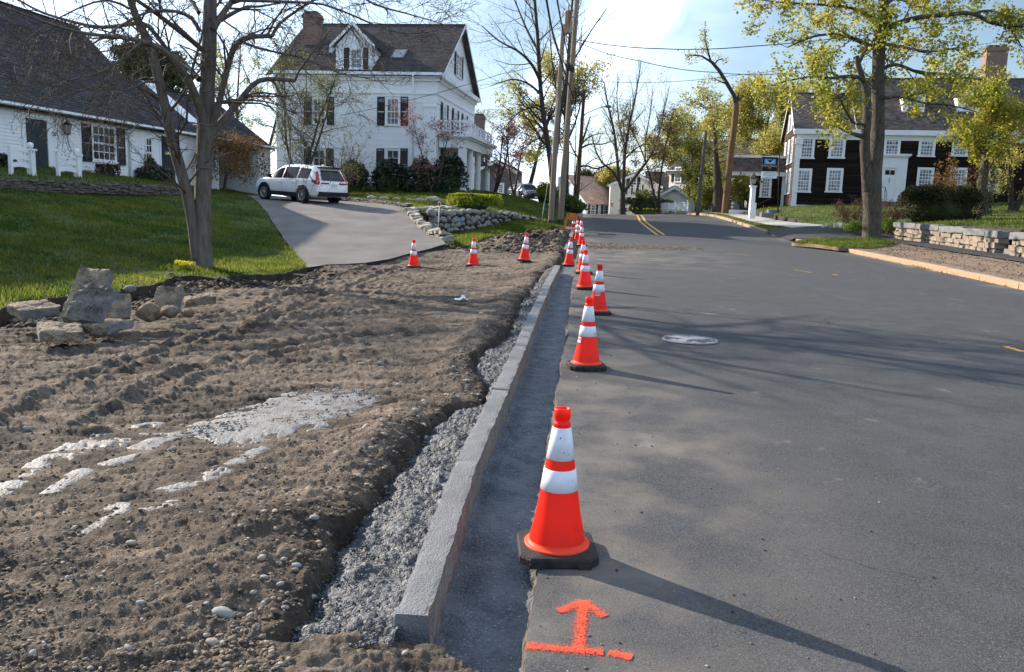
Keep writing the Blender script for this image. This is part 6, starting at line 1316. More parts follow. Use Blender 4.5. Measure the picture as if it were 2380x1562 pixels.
lay(w3, [(-9.2, 42.4), (-6.5, 38.2), (-4.4, 34.6)], lambda t: 1.52 - .25 * t, lambda t: 1.80 - .27 * t, SF, .28, .09, .3, 9)
# granite capped wall on the other side of the road
def capped(root, pts, seed, caps, h=.52):
    lay(root, pts, lambda t: extr(rlow_z, pts[0][0] + (pts[-1][0] - pts[0][0]) * t, pts[0][1] + (pts[-1][1] - pts[0][1]) * t) - .06, lambda t: extr(rlow_z, pts[0][0] + (pts[-1][0] - pts[0][0]) * t, pts[0][1] + (pts[-1][1] - pts[0][1]) * t) + h, SB, .40, .2, .46, seed, jit=.1)
    a = Vector(pts[0][:2]); d = Vector(pts[-1][:2]) - a; L_ = d.length; d.normalize()
    for s0, s1 in caps:
        p = a + d * ((s0 + s1) / 2); me = rough_block('cap_stone', m_gran, .56, s1 - s0 - .02, .24, seed + int(s0 * 10), 6, 10, 4, .012, None, .02)
        o = obj('cap_stone', me, root); o.location = Vector((p.x, p.y, extr(rlow_z, p.x, p.y) + h + .12)) - root.location; o.rotation_euler = (0, 0, -math.atan2(d.x, d.y))
w4 = empty('granite_wall', (17, 34, .7), 0, 'rubble wall with long granite caps, ending at the gap', 'stone wall'); capped(w4, [(17.25, 38.0), (16.62, 28.9)], 12, [(-.2, 2.3), (2.3, 4.6), (4.6, 6.7), (6.7, 8.4), (8.4, 9.3)])
w5 = empty('granite_wall', (16.4, 26, .5), 0, 'rubble wall with granite caps at the picture edge, past the gap', 'stone wall'); capped(w5, [(16.50, 27.75), (16.35, 24.5), (16.1, 20)], 13, [(-.1, 2.2), (2.2, 4.4), (4.4, 7)], .56)
for k in range(3):
    me = rough_block('granite_step', m_gran, .9, .36, .18, 400 + k, 6, 6, 3, .01, None, .015); o = obj('granite_step', me); o.location = (16.75 + .34 * k, 28.33, .62 + .2 * k); o.rotation_euler = (0, 0, 1.5); tag(o, ['lowest granite step in the gap of the capped wall', 'middle granite step in the gap of the capped wall', 'upper granite step in the gap of the capped wall'][k], 'step', 'steps in the wall gap')
# rocks set along the lawn of the white house
rr = random.Random(31)
for i, (u, v, r_) in enumerate(((865, 461, .3), (893, 464, .3), (922, 466, .32), (950, 468, .26), (975, 469, .36), (1008, 466, .42), (1055, 474, .45))):
    boulder(u, v, 40.5 + (i == 6) * -3, r_, ['pale flat rock nearest the white car on the lawn edge', 'second pale rock from the white car on the lawn edge', 'third pale rock from the white car on the lawn edge', 'small fourth pale rock from the white car', 'low rock before the grey pointed one', 'grey pointed rock on the lawn edge', 'blocky rock by the end of the driveway wall'][i], 40 + i, (1, .7, .5), 'rock', m_tum, 'lawn_rock', 'rocks lining the lawn edge')
boulder(1214, 511, 37.5, .38, 'oblong boulder ending the round fieldstone wall', 55, (1.2, .6, .45), 'boulder', m_fld)
boulder(1345, 501, 55, .35, 'white rock on the road edge past the barricade', 57, (.8, .7, 1), 'rock', m_tum, 'rock')
boulder(1345 - 50, 582, 26.5, .0001 + .22, 'pale stone half buried in the dirt mound', 59, (1, .8, .7), 'rock', m_bould, 'rock') if False else None

# ------------------------------------------------------------------ trees
def tubes_np(name, lines, mat, parent=None):
    """all the branches of one tree as one mesh: lines = [(pts (k,3), radii (k,))]"""
    grp = {}
    for p, r in lines:
        p = np.asarray(p, float); r = np.asarray(r, float); n = 9 if r[0] > .09 else (6 if r[0] > .03 else (4 if r[0] > .012 else 3)); grp.setdefault((len(p), n), []).append((p, r))
    V, Fa, off = [], [], 0
    for (k, n), L_ in grp.items():
        Pp = np.stack([a for a, _ in L_]); R = np.stack([b for _, b in L_]); m = len(L_)
        T = np.gradient(Pp, axis=1); T /= np.linalg.norm(T, axis=2, keepdims=True) + 1e-9
        main = Pp[:, -1] - Pp[:, 0]; ref = np.where((np.abs(main[:, 2:3]) > .8 * np.linalg.norm(main, axis=1, keepdims=True)), np.array([[1., 0, 0]]), np.array([[0, 0, 1.]]))
        e = np.cross(T, ref[:, None, :]); e /= np.linalg.norm(e, axis=2, keepdims=True) + 1e-9; g = np.cross(T, e)
        a = np.arange(n) * 2 * np.pi / n
        v = Pp[:, :, None] + (e[:, :, None] * np.cos(a)[None, None, :, None] + g[:, :, None] * np.sin(a)[None, None, :, None]) * R[:, :, None, None]
        V.append(v.reshape(-1, 3)); i = np.arange(k - 1)[:, None]; j = np.arange(n)[None]
        q = np.stack([i * n + j, i * n + (j + 1) % n, (i + 1) * n + (j + 1) % n, (i + 1) * n + j], 2).reshape(-1, 4)
        Fa.append((q[None] + (np.arange(m) * k * n)[:, None, None] + off).reshape(-1, 4)); off += m * k * n
    return obj(name, npmesh(name, np.concatenate(V), np.concatenate(Fa), mat, smooth=True), parent)
def rot_about(v, ax, a): return Matrix.Rotation(a, 3, ax) @ v
class Tree:
    def __init__(s, seed): s.r = random.Random(seed); s.wood = []; s.twigs = []; s.tips = []
    def branch(s, p, d, L, r0, r1, k, wig, trop):
        pts = [Vector(p)]; d = Vector(d).normalized(); st = L / (k - 1)
        for i in range(k - 1):
            d = (d + Vector((s.r.gauss(0, wig), s.r.gauss(0, wig), s.r.gauss(0, wig))) + Vector((0, 0, trop))).normalized(); pts.append(pts[-1] + d * st)
        return [tuple(q) for q in pts], [r0 + (r1 - r0) * i / (k - 1) for i in range(k)]
    def spawn(s, pts, rad, lev, prm, t0=.15):
        """prm: list per level of (count per metre, length, angle, wiggle, tropism, radius ratio)"""
        if lev >= len(prm): return
        cpm, ln, ang, wig, trop, rr_ = prm[lev]; P_ = [Vector(q) for q in pts]; seg = [(P_[i + 1] - P_[i]).length for i in range(len(P_) - 1)]; tot = sum(seg); n = max(1, int(tot * cpm * s.r.uniform(.85, 1.15) + .5))
        for j in range(n):
            t = t0 + (1 - t0) * (j + s.r.random()) / n; a = t * tot; i = 0
            while i < len(seg) - 1 and a > seg[i]: a -= seg[i]; i += 1
            f = min(1, a / max(seg[i], 1e-6)); p = P_[i].lerp(P_[i + 1], f); dr = (P_[i + 1] - P_[i]).normalized(); rp_ = rad[i] + (rad[i + 1] - rad[i]) * f
            ax = rot_about(dr.orthogonal().normalized(), dr, s.r.uniform(0, 6.283)); d = rot_about(dr, ax, ang * s.r.uniform(.65, 1.3))
            L_ = ln * s.r.uniform(.55, 1.2) * (1 - .45 * t); r0 = max(.0035 if lev >= 2 else .006, min(rp_ * rr_, L_ * .022)); k = 6 if lev == 0 else (5 if lev == 1 else 4)
            b, rb = s.branch(p, d, L_, r0, r0 * .35, k, wig, trop); last = lev == len(prm) - 1
            (s.twigs if lev >= 1 else s.wood).append((b, rb)); 
            if last: s.tips.append((b[-1], b[-2])); s.tips.append((b[len(b) // 2], b[-2]))
            else: s.spawn(b, rb, lev + 1, prm, .2); s.tips.append((b[-1], b[-2]))
def leaf_mesh(name, pts, n_per, spread, size, mat, seed, parent, up=.0, droop=0.0):
    rng = np.random.default_rng(seed); c = np.repeat(np.asarray(pts, float), n_per, 0); n = len(c); c = c + rng.normal(0, spread, (n, 3)); c[:, 2] -= np.abs(rng.normal(0, droop, n)) if droop else 0
    u = rng.normal(0, 1, (n, 3)); u[:, 2] *= .7; u /= np.linalg.norm(u, axis=1, keepdims=True); w = rng.normal(0, 1, (n, 3)); w[:, 2] += up; w = np.cross(u, w); w /= np.linalg.norm(w, axis=1, keepdims=True) + 1e-9
    s = size * rng.uniform(.55, 1.35, (n, 1)); V = np.stack([c - u * s * .5, c + w * s * .42 - u * s * .05, c + u * s * .55, c - w * s * .42 - u * s * .05], 1)
    return obj(name, npmesh(name, V.reshape(-1, 3), np.arange(n * 4).reshape(n, 4), mat), parent)
m_bark = M('grey_bark', (.10, .086, .074), (.185, .165, .14), rough=.95, vscale=5, bump=1.6, bscale=22, stretch=(3, 3, .5), detail=8)
m_barkd = M('dark_bark', (.042, .034, .028), (.075, .062, .052), rough=.95, vscale=5, bump=1.5, bscale=16, stretch=(3, 3, .5))
m_barkr = M('ridged_bark', (.15, .13, .105), (.045, .038, .031), rough=.95, vscale=8, bump=3.2, bscale=16, stretch=(3.2, 3.2, .42), detail=9)
m_twig = M('twig_bark', (.07, .055, .045), (.105, .085, .07), rough=.9, vscale=3)
m_twigd = M('dark_twig', (.05, .04, .034), rough=.9)
m_bud = M('swelling_buds', (.26, .15, .09), (.20, .16, .07), island=.35, trans=.3, vscale=2)
m_maple = M('young_maple_leaf', (.40, .345, .05), (.21, .235, .035), vscale=.55, island=.4, trans=.6, rough=.55)
m_olive = M('spring_leaf', (.40, .34, .085), (.27, .27, .065), vscale=.4, island=.4, trans=.6, rough=.6)
m_pinkf = M('red_bud_bloom', (.42, .19, .18), (.30, .13, .115), vscale=.8, island=.35, trans=.4)
m_redf = M('maroon_bud_bloom', (.30, .105, .10), (.22, .09, .075), vscale=.8, island=.35, trans=.4)
m_rust = M('rusty_foliage', (.24, .125, .045), (.16, .10, .04), vscale=1.2, island=.4, trans=.35)
m_ever = M('evergreen_needles', (.035, .05, .022), (.06, .075, .03), vscale=1.5, island=.45, trans=.12)
m_yew = M('yew_needles', (.018, .024, .008), (.045, .048, .016), vscale=2, island=.5, trans=.1)
m_rhod = M('laurel_leaf', (.015, .028, .014), (.034, .05, .022), vscale=2, island=.45, rough=.4, spec=.5, trans=.1)
m_gold = M('golden_leaf', (.32, .31, .022), (.16, .21, .03), vscale=2, island=.35, trans=.45)
m_fors = M('willowy_leaf', (.19, .20, .06), (.14, .15, .05), vscale=2, island=.35, trans=.4)

# the big bare tree on the lawn, its limbs traced from the ground up
bt = hit(472, 622, lawn_z); YT = bt.y
T1 = Tree(11); TREE1 = empty('bare_maple', bt, 0, 'large bare two stemmed tree on the lawn edge', 'tree')
def limb(pp, tree=T1, y0=YT, prm=None, store=True):
    """pp: (u, v, width px, depth offset)"""
    q = [P(u, v, y0 + dy) for u, v, w, dy in pp]; rd = [.75 * w * (y0 + dy) / F_PX / 2 for u, v, w, dy in pp]; Q_, R_ = [], []
    for i in range(len(q) - 1):
        m_ = max(2, int((q[i + 1] - q[i]).length / .35))
        for j in range(m_):
            t = j / m_; a = q[max(i - 1, 0)]; b = q[i]; c = q[i + 1]; d = q[min(i + 2, len(q) - 1)]
            Q_.append(.5 * ((2 * b) + (c - a) * t + (2 * a - 5 * b + 4 * c - d) * t * t + (3 * b - a - 3 * c + d) * t ** 3)); R_.append(rd[i] + (rd[i + 1] - rd[i]) * t)
    Q_.append(q[-1]); R_.append(rd[-1])
    tree.wood.append(([tuple(a - bt) if tree is T1 else tuple(a) for a in Q_], R_)); return tree.wood[-1]
trunk = limb([(474, 632, 66, 0), (474, 612, 56, 0), (472, 560, 52, 0), (471, 480, 50, 0), (473, 400, 50, .05), (477, 330, 52, .1), (479, 270, 52, .1), (482, 200, 44, .15), (486, 130, 44, .2), (487, 60, 42, .2), (490, -20, 36, .2), (497, -140, 28, .3), (502, -260, 18, .3)])
L1 = [limb([(458, 600, 36, -.05), (448, 520, 34, -.1), (437, 460, 34, -.15), (417, 385, 34, -.25), (396, 310, 31, -.35), (383, 245, 29, -.4), (368, 180, 28, -.45), (350, 110, 26, -.5), (326, 60, 24, -.6), (303, 0, 20, -.7), (285, -90, 14, -.8), (270, -200, 8, -.9)]),
      limb([(476, 300, 30, 0), (463, 250, 26, -.2), (440, 190, 25, -.5), (410, 150, 23, -.8), (375, 113, 18, -1.2), (317, 93, 14, -1.6), (260, 84, 12, -2.0), (200, 78, 10, -2.4), (100, 50, 7, -3), (0, 10, 4, -3.4)]),
      limb([(463, 185, 18, 0), (430, 150, 15, .5), (390, 118, 13, .9), (345, 60, 14, 1.0), (310, 55, 13, 1.2), (262, 62, 12, 1.4), (207, 60, 11, 1.6), (100, 30, 8, 2), (43, 0, 6, 2.2), (-30, -30, 3, 2.4)]),
      limb([(463, 70, 14, 0), (445, 42, 12, -.4), (410, 27, 10, -.8), (367, 25, 9, -1.1), (330, 33, 8, -1.3), (280, 60, 7, -1.6), (220, 100, 5, -1.9), (140, 140, 3, -2.2)]),
      limb([(462, 30, 13, 0), (440, -5, 11, .4), (410, -30, 8, .8), (350, -60, 5, 1.2)]),
      limb([(487, 305, 22, .1), (505, 255, 20, .0), (520, 195, 19, -.1), (536, 130, 18, -.2), (555, 98, 17, -.25), (580, 88, 15, -.3), (612, 85, 14, -.35), (690, 82, 11, -.4)]) if False else limb([(487, 305, 24, .1), (503, 262, 21, .0), (515, 215, 19, -.1), (530, 155, 18, -.2), (543, 112, 17, -.25), (562, 94, 16, -.3), (590, 85, 15, -.35), (632, 84, 13, -.4)]),
      limb([(632, 84, 11, -.4), (650, 55, 10, -.3), (690, 25, 8, -.2), (740, -5, 6, 0), (800, -40, 3, .2)]), limb([(622, 82, 8, -.4), (640, 45, 7, -.6), (665, 10, 6, -.8), (690, -40, 3, -1)]),
      limb([(560, 96, 10, -.3), (600, 112, 8, -.7), (660, 125, 7, -1.1), (720, 140, 6, -1.5), (790, 170, 4, -1.9), (860, 182, 2.5, -2.2)]),
      limb([(490, 312, 24, .1), (515, 282, 21, .3), (548, 245, 19, .5), (580, 205, 17, .7), (605, 187, 16, .8), (640, 184, 14, .9), (686, 188, 12, 1.0)]), limb([(686, 188, 8, 1.0), (695, 165, 8, .9), (720, 130, 6.5, .8), (742, 100, 5, .7), (775, 60, 3, .6)]),
      limb([(632, 186, 8, .9), (650, 215, 7, .7), (668, 270, 6, .5), (674, 330, 4.5, .45), (673, 388, 3, .4)]), limb([(640, 200, 6, .8), (665, 260, 5, .2), (700, 320, 3.5, -.2), (760, 372, 2, -.6)]),
      limb([(493, 70, 22, .1), (512, 40, 19, .3), (535, 8, 16, .5), (570, -35, 12, .8), (640, -80, 8, 1.0), (740, -90, 6, 1.2)]),
      limb([(540, 0, 12, .5), (600, 2, 10, .2), (680, 5, 8, -.2), (750, 10, 7, -.5), (830, 40, 6, -.9), (900, 70, 5, -1.2), (960, 78, 4, -1.4), (1020, 70, 2.5, -1.6)]), limb([(700, -60, 8, 1), (800, -30, 7, .6), (870, 10, 6, .2), (940, 30, 4.5, -.2), (1010, 50, 3, -.4), (1070, 70, 2, -.6)]),
      limb([(500, -40, 16, .2), (540, -120, 12, 0), (600, -200, 8, -.3)]), limb([(300, 20, 8, -.7), (250, 0, 7, -1.2), (180, 20, 5, -1.8), (90, 70, 3.5, -2.4), (20, 130, 2, -3)]), limb([(372, 190, 9, -.4), (340, 190, 7, -.8), (290, 210, 5.5, -1.4), (220, 200, 4, -2.0), (130, 230, 2.5, -2.6)]),
      limb([(330, 95, 8, -1.6), (290, 130, 7, -2), (230, 170, 5, -2.6), (150, 190, 4, -3), (60, 260, 2.5, -3.6)]), limb([(405, 340, 8, -.3), (385, 300, 6, -.7), (350, 260, 5, -1.1), (300, 250, 3.5, -1.6), (240, 280, 2, -2.0)])]
prm1 = [(4.4, 1.6, .85, .12, -.075, .42), (6.6, .66, .8, .14, -.06, .55), (8, .22, .8, .12, -.02, .6)]
for i, (p, r) in enumerate(L1): T1.spawn(p, r, 0, prm1 if i not in (10, 11) else [(1.0, .7, .8, .12, -.08, .45), (3, .3, .8, .1, -.03, .6)], .18)
hi_ = [(0, 0)]
TOP = Vector(trunk[0][-1]); t_, rt_ = T1.branch(TOP, (.1, .05, 1), 4.6, .10, .03, 10, .05, .05); T1.wood.append((t_, rt_))
for k in range(13):
    a_ = k * 2.4 + .5; q_ = Vector(t_[k * 9 // 13]) if k > 4 else Vector(trunk[0][-1 - 2 * k]); b_, rb_ = T1.branch(q_, (math.cos(a_), math.sin(a_), T1.r.uniform(.3, .9)), T1.r.uniform(2.6, 4.6), .055, .014, 9, .09, .0); T1.wood.append((b_, rb_)); T1.spawn(b_, rb_, 0, [(2.6, 1.5, .8, .12, -.02, .45), (3.6, .65, .8, .14, -.02, .6)], .15)
T1.spawn(trunk[0][12:], trunk[1][12:], 0, [(1.6, 1.4, .9, .10, .0, .25)] + prm1[1:], .1)
tubes_np('trunk', [trunk] + L1, m_bark, TREE1)
crown = tubes_np('crown', [w for w in T1.wood if w is not trunk and all(w is not l for l in L1)] + T1.twigs, m_twig, TREE1)
leaf_mesh('buds', [t for t, _ in T1.tips], 2, .012, .017, M('dull_bud', (.13, .085, .06), (.10, .08, .055), island=.4, trans=.2), 3, TREE1)

def tree(name, label, u, v, y, vtop, wpx, seed, trunk_px=14, bark=None, twig=None, leaf=None, lsize=.09, lper=3, lspread=.12, f0=.3, nl=20, ang=.75, trop=.03, lean=(0, 0), fork=1, dens=1.0, cat='tree', group=None, crown_name='crown', prm=None, up=1.0, lkeep=1.0, k_top=1.0):
    base = P(u, v, y); H_ = (v - vtop) * y / F_PX * 1.02; Wd = wpx * y / F_PX; r0 = trunk_px * y / F_PX / 2; T = Tree(seed); rng = T.r
    root = empty(name, base, 0, label, cat, group); stems = []
    for s in range(fork):
        a = rng.uniform(0, 6.28) if fork > 1 else 0; d = Vector((lean[0] + (.32 * math.cos(a + s * 6.28 / fork) if fork > 1 else 0), lean[1] + (.2 * math.sin(a + s * 6.28 / fork) if fork > 1 else 0), 1)); k = 14
        p, r = T.branch((0, 0, -.15), d, H_ * rng.uniform(.88, 1.0) * k_top, r0 * (1 if fork == 1 else .75), r0 * .12, k, .05, .035); r[0] *= 1.25; stems.append((p, r))
    limbs = []
    for p, r in stems:
        n = max(3, int(nl / fork))
        for j in range(n):
            t = f0 + (1 - f0) * (j + rng.random()) / n * .96; i = min(int(t * 13), 12); f = t * 13 - i; q = Vector(p[i]).lerp(Vector(p[i + 1]), f); az = rng.uniform(0, 6.283) + j * 2.4; e = up * rng.uniform(.35, 1.0) * ang; d = Vector((math.cos(az), math.sin(az), e))
            env = math.sin(math.pi * min(1, max(.12, (1 - t) * 1.15 + .08))) ** .7; L_ = Wd * rng.uniform(.7, 1.1) * (.35 + .75 * env); rr_ = max(.012, min(r[i] * .55, L_ * .022)); b, rb = T.branch(q, d, L_, rr_, rr_ * .2, 8, .11, trop); limbs.append((b, rb))
    sc_ = max(.6, Wd / 4.0); pr = prm or [(3.2 * dens / sc_, 1.2 * sc_, .75, .13, .02, .5), (4.5 * dens / sc_, .55 * sc_, .75, .13, .01, .6), (5.5 * dens / sc_, .26 * sc_, .7, .12, .01, .7)]
    for b, rb in limbs: T.spawn(b, rb, 0, pr, .15)
    for p, r in stems: T.spawn(p[9:], r[9:], 0, pr, .1)
    tubes_np('trunk', stems + limbs, bark or m_barkd, root); tubes_np('crown' if not leaf else 'twigs', T.wood + T.twigs, twig or m_twigd, root)
    if leaf:
        tp = [t for t, _ in T.tips]
        if lkeep < 1: tp = [t for t in tp if rng.random() < lkeep]
        leaf_mesh(crown_name, tp, lper, lspread, lsize, leaf, seed, root)
    return root
def clump(name, label, c, rx, ry, rz_, n, size, mat, seed, cat='shrub', stems=6, core=.72, flat_top=False, box=False, group=None, stem_mat=None, noise=.18, corecol=None):
    """a rounded bush: many leaves through the outer part of a lumpy volume, stems and a dim inner mass"""
    c = Vector(c); root = empty(name, c, 0, label, cat, group); rng = np.random.default_rng(seed)
    d = rng.normal(0, 1, (n, 3)); d /= np.linalg.norm(d, axis=1, keepdims=True); d[:, 2] = np.where(d[:, 2] < -.25, -d[:, 2], d[:, 2])
    if box: d = np.sign(d) * np.abs(d) ** .55; d /= np.maximum(np.abs(d).max(1, keepdims=True), np.linalg.norm(d, axis=1, keepdims=True) * .8)
    lump = 1 + noise * 2 * fbm(d[:, 0] * 2.3 + seed, d[:, 1] * 2.3 + d[:, 2] * 1.9, seed, 3); rad = lump * rng.uniform(.55, 1.03, n) ** .5
    p = d * rad[:, None] * [rx, ry, rz_]; p[:, 2] += rz_ * .62
    if flat_top: p[:, 2] = np.minimum(p[:, 2], rz_ * (1.1 + .12 * fbm(p[:, 0] * 2, p[:, 1] * 2, seed, 2)))
    p[:, 2] = np.maximum(p[:, 2], .02)
    leaf_mesh('foliage', p, 1, .01, size, mat, seed, root)
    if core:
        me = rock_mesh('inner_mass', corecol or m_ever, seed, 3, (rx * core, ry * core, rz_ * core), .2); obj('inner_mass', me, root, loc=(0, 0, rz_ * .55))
    T = Tree(seed)
    for k in range(stems): a = k * 6.28 / max(1, stems) + .3; T.wood.append(T.branch((.06 * rx * math.cos(a), .06 * ry * math.sin(a), -.1), (rx * .6 * math.cos(a), ry * .6 * math.sin(a), rz_ * 1.3), rz_ * 1.25, .02, .008, 5, .1, 0))
    if T.wood: tubes_np('stems', T.wood, stem_mat or m_twigd, root)
    return root
def wispy(name, label, c, w, h, n, seed, leaf=None, lsize=.05, lper=2, bark=None, spread=.55, cat='shrub', arch=-.03, dens=1.0, lspread=.04, lname='foliage', group=None):
    """an open shrub of many stems fanning from the ground"""
    c = Vector(c); root = empty(name, c, 0, label, cat, group); T = Tree(seed)
    for k in range(n):
        a = T.r.uniform(0, 6.283); s = T.r.uniform(.05, 1) ** .6 * spread; d = Vector((math.cos(a) * s * w / h * 1.2, math.sin(a) * s * w / h * 1.2, 1)); L_ = h * T.r.uniform(.65, 1.08); b, rb = T.branch((.12 * math.cos(a), .12 * math.sin(a), -.1), d, L_, .013, .004, 7, .07, arch); T.wood.append((b, rb)); T.spawn(b, rb, 0, [(3.0 * dens / max(.6, h / 2.5), .4 * h / 2.5 + .12, .55, .12, .02, .6), (4 * dens / max(.6, h / 2.5), .22, .6, .1, .02, .7)], .25)
    tubes_np('stems', T.wood + T.twigs, bark or m_twig, root)
    if leaf: leaf_mesh(lname, [t for t, _ in T.tips], lper, lspread, lsize, leaf, seed, root)
    return root

# around the cottage and the white house
tree('evergreen_tree', 'dark evergreen rising behind the cottage roof', 352, 330, 54, 118, 75, 21, 14, leaf=m_ever, lsize=.22, lper=9, lspread=.22, f0=.25, nl=26, ang=.2, trop=-.02, crown_name='crown')
tree('yard_tree', 'budding tree between cottage and white house, nearer the house', 690, 440, 44.5, 150, 100, 22, 11, leaf=m_fors, lsize=.06, lper=2, lspread=.14, f0=.2, nl=26, fork=3, twig=m_twig)
tree('yard_tree', 'dark limbed tree close behind the garage roof', 600, 440, 52, 110, 85, 23, 12, leaf=m_fors, lsize=.08, lper=2, lspread=.12, f0=.25, nl=16, fork=2)
tree('yard_tree', 'hazy bare tree far behind the cottage garage', 545, 420, 66, 80, 80, 24, 12, leaf=m_olive, lsize=.09, lper=1, f0=.2, nl=16, fork=2)
def weeping():
    c = P(520, 448, 40.0); root = empty('weeping_cherry', c, 0, 'rusty weeping ornamental tree in front of the garage', 'tree'); T = Tree(31); st = T.branch((0, 0, -.2), (.05, 0, 1), 2.35, .07, .045, 6, .06, 0); T.wood.append(st); tops = []
    for k in range(34):
        a = T.r.uniform(0, 6.283); rr_ = T.r.uniform(.5, 1.5); t = Vector(st[0][-1]); p = [tuple(t), tuple(t + Vector((math.cos(a) * rr_ * .5, math.sin(a) * rr_ * .5, .42 + T.r.uniform(-.1, .15)))), tuple(t + Vector((math.cos(a) * rr_, math.sin(a) * rr_, .25 + T.r.uniform(-.2, .2))))]
        for j in range(4): q = Vector(p[-1]); p.append(tuple(q + Vector((math.cos(a) * .04 + T.r.gauss(0, .05), math.sin(a) * .04 + T.r.gauss(0, .05), -T.r.uniform(.22, .48)))))
        T.twigs.append((p, [.016, .013, .010, .008, .006, .004, .003])); tops += p[1:]; T.spawn(p[1:], [.012] * 6, 0, [(3, .5, .8, .1, -.22, .5)], .0)
    tubes_np('trunk', T.wood, m_barkd, root); tubes_np('branches', T.twigs, m_twig, root); leaf_mesh('crown', [t for t, _ in T.tips] + tops, 11, .12, .075, m_rust, 33, root)
weeping()
wispy('budding_shrub', 'tall open shrub with thin leaves in front of the white house wall', P(783, 455, 45.5), 2.2, 3.9, 34, 41, m_fors, .07, 2, spread=.9)
wispy('budding_shrub', 'twiggy shrub at the far corner of the white house behind the car', P(705, 460, 46.5), 1.8, 2.6, 22, 42, m_fors, .07, 2, spread=.9)
def redbud(name, label, u, v, y, vtop, wpx, seed, mat, tp): return tree(name, label, u, v, y, vtop, wpx, seed, tp, leaf=mat, lsize=.075, lper=1, lspread=.06, f0=.22, nl=15, ang=.9, trop=.05, fork=2, twig=m_twig, crown_name='blossom')
redbud('redbud_tree', 'pink budding ornamental tree before the porch of the white house', 1010, 462, 46, 268, 68, 51, m_pinkf, 7)
redbud('redbud_tree', 'maroon budding tree past the porch columns', 1145, 466, 56, 278, 84, 52, m_redf, 10)
redbud('redbud_tree', 'smaller maroon budding tree near the dark parked car', 1195, 450, 66, 300, 60, 53, m_redf, 8)
for i, (u, v, y, w, h, lb) in enumerate(((820, 452, 47.5, .8, 1.1, 'dark rounded shrub against the white wall behind the car'), (905, 456, 47.8, 1.05, 1.25, 'broad dark shrub under the tall shuttered window'), (985, 458, 47.5, .95, 1.3, 'dark laurel left of the porch under the pink tree'), (1043, 460, 47.3, .95, 1.5, 'dark laurel in front of the porch corner'), (1020, 462, 46.5, .6, .7, 'small dark shrub between the two laurels'), (960, 462, 46.5, .55, .6, 'grey green low shrub near the wall corner'))):
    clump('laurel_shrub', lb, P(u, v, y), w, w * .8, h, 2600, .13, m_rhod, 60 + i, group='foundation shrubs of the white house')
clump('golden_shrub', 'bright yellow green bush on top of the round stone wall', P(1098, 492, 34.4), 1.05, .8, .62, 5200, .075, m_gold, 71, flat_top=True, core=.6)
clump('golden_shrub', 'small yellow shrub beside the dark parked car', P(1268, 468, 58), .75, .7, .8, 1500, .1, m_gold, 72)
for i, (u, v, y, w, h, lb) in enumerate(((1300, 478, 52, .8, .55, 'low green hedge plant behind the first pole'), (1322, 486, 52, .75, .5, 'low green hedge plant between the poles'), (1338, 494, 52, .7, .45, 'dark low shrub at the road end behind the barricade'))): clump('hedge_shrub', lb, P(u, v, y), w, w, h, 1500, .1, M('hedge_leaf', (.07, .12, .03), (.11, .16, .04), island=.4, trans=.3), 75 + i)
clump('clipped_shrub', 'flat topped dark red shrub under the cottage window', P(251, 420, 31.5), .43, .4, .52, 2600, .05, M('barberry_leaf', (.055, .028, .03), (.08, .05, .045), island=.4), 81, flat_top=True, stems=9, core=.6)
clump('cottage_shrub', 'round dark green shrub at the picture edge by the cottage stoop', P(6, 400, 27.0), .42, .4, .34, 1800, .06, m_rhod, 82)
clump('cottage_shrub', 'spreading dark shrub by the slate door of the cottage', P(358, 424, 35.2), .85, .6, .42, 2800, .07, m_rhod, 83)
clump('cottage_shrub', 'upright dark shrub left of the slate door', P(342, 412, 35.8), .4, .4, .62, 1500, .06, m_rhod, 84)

# beyond the crest, along the road
def traced(name, label, y, limbs, prm, seed, bark, twig, leaf=None, lsize=.07, lper=1, lspread=.05, nspawn=0, t0=.2):
    """a tree whose stems follow given lines; twigs grow along all limbs after the first nspawn"""
    c = P(limbs[0][0][0], limbs[0][0][1], y); root = empty(name, c, 0, label, 'tree'); T = Tree(seed); L_ = []
    for pp in limbs:
        q = [P(u, v, y + (e[0] if e else 0)) - c for u, v, w, *e in pp]; rd = [.80 * w * y / F_PX / 2 for u, v, w, *e in pp]; Q_, R_ = [], []
        for i in range(len(q) - 1):
            a, b_, d, e_ = q[max(i - 1, 0)], q[i], q[i + 1], q[min(i + 2, len(q) - 1)]
            for j in range(5): t = j / 5; Q_.append(tuple(.5 * ((2 * b_) + (d - a) * t + (2 * a - 5 * b_ + 4 * d - e_) * t * t + (3 * b_ - a - 3 * d + e_) * t ** 3))); R_.append(rd[i] + (rd[i + 1] - rd[i]) * t)
        Q_.append(tuple(q[-1])); R_.append(rd[-1]); L_.append((Q_, R_))
    for p, r in L_[nspawn:]: T.spawn(p, r, 0, prm, t0)
    tubes_np('trunk', L_, bark, root); tubes_np('crown' if not leaf else 'twigs', T.wood + T.twigs, twig, root)
    if leaf: leaf_mesh('crown', [t for t, _ in T.tips], lper, lspread, lsize, leaf, seed, root)
pst = [(1.8, 3.0, .8, .09, .05, .42), (2.4, 1.4, .75, .12, .03, .5), (3.2, .65, .7, .12, .02, .55)]
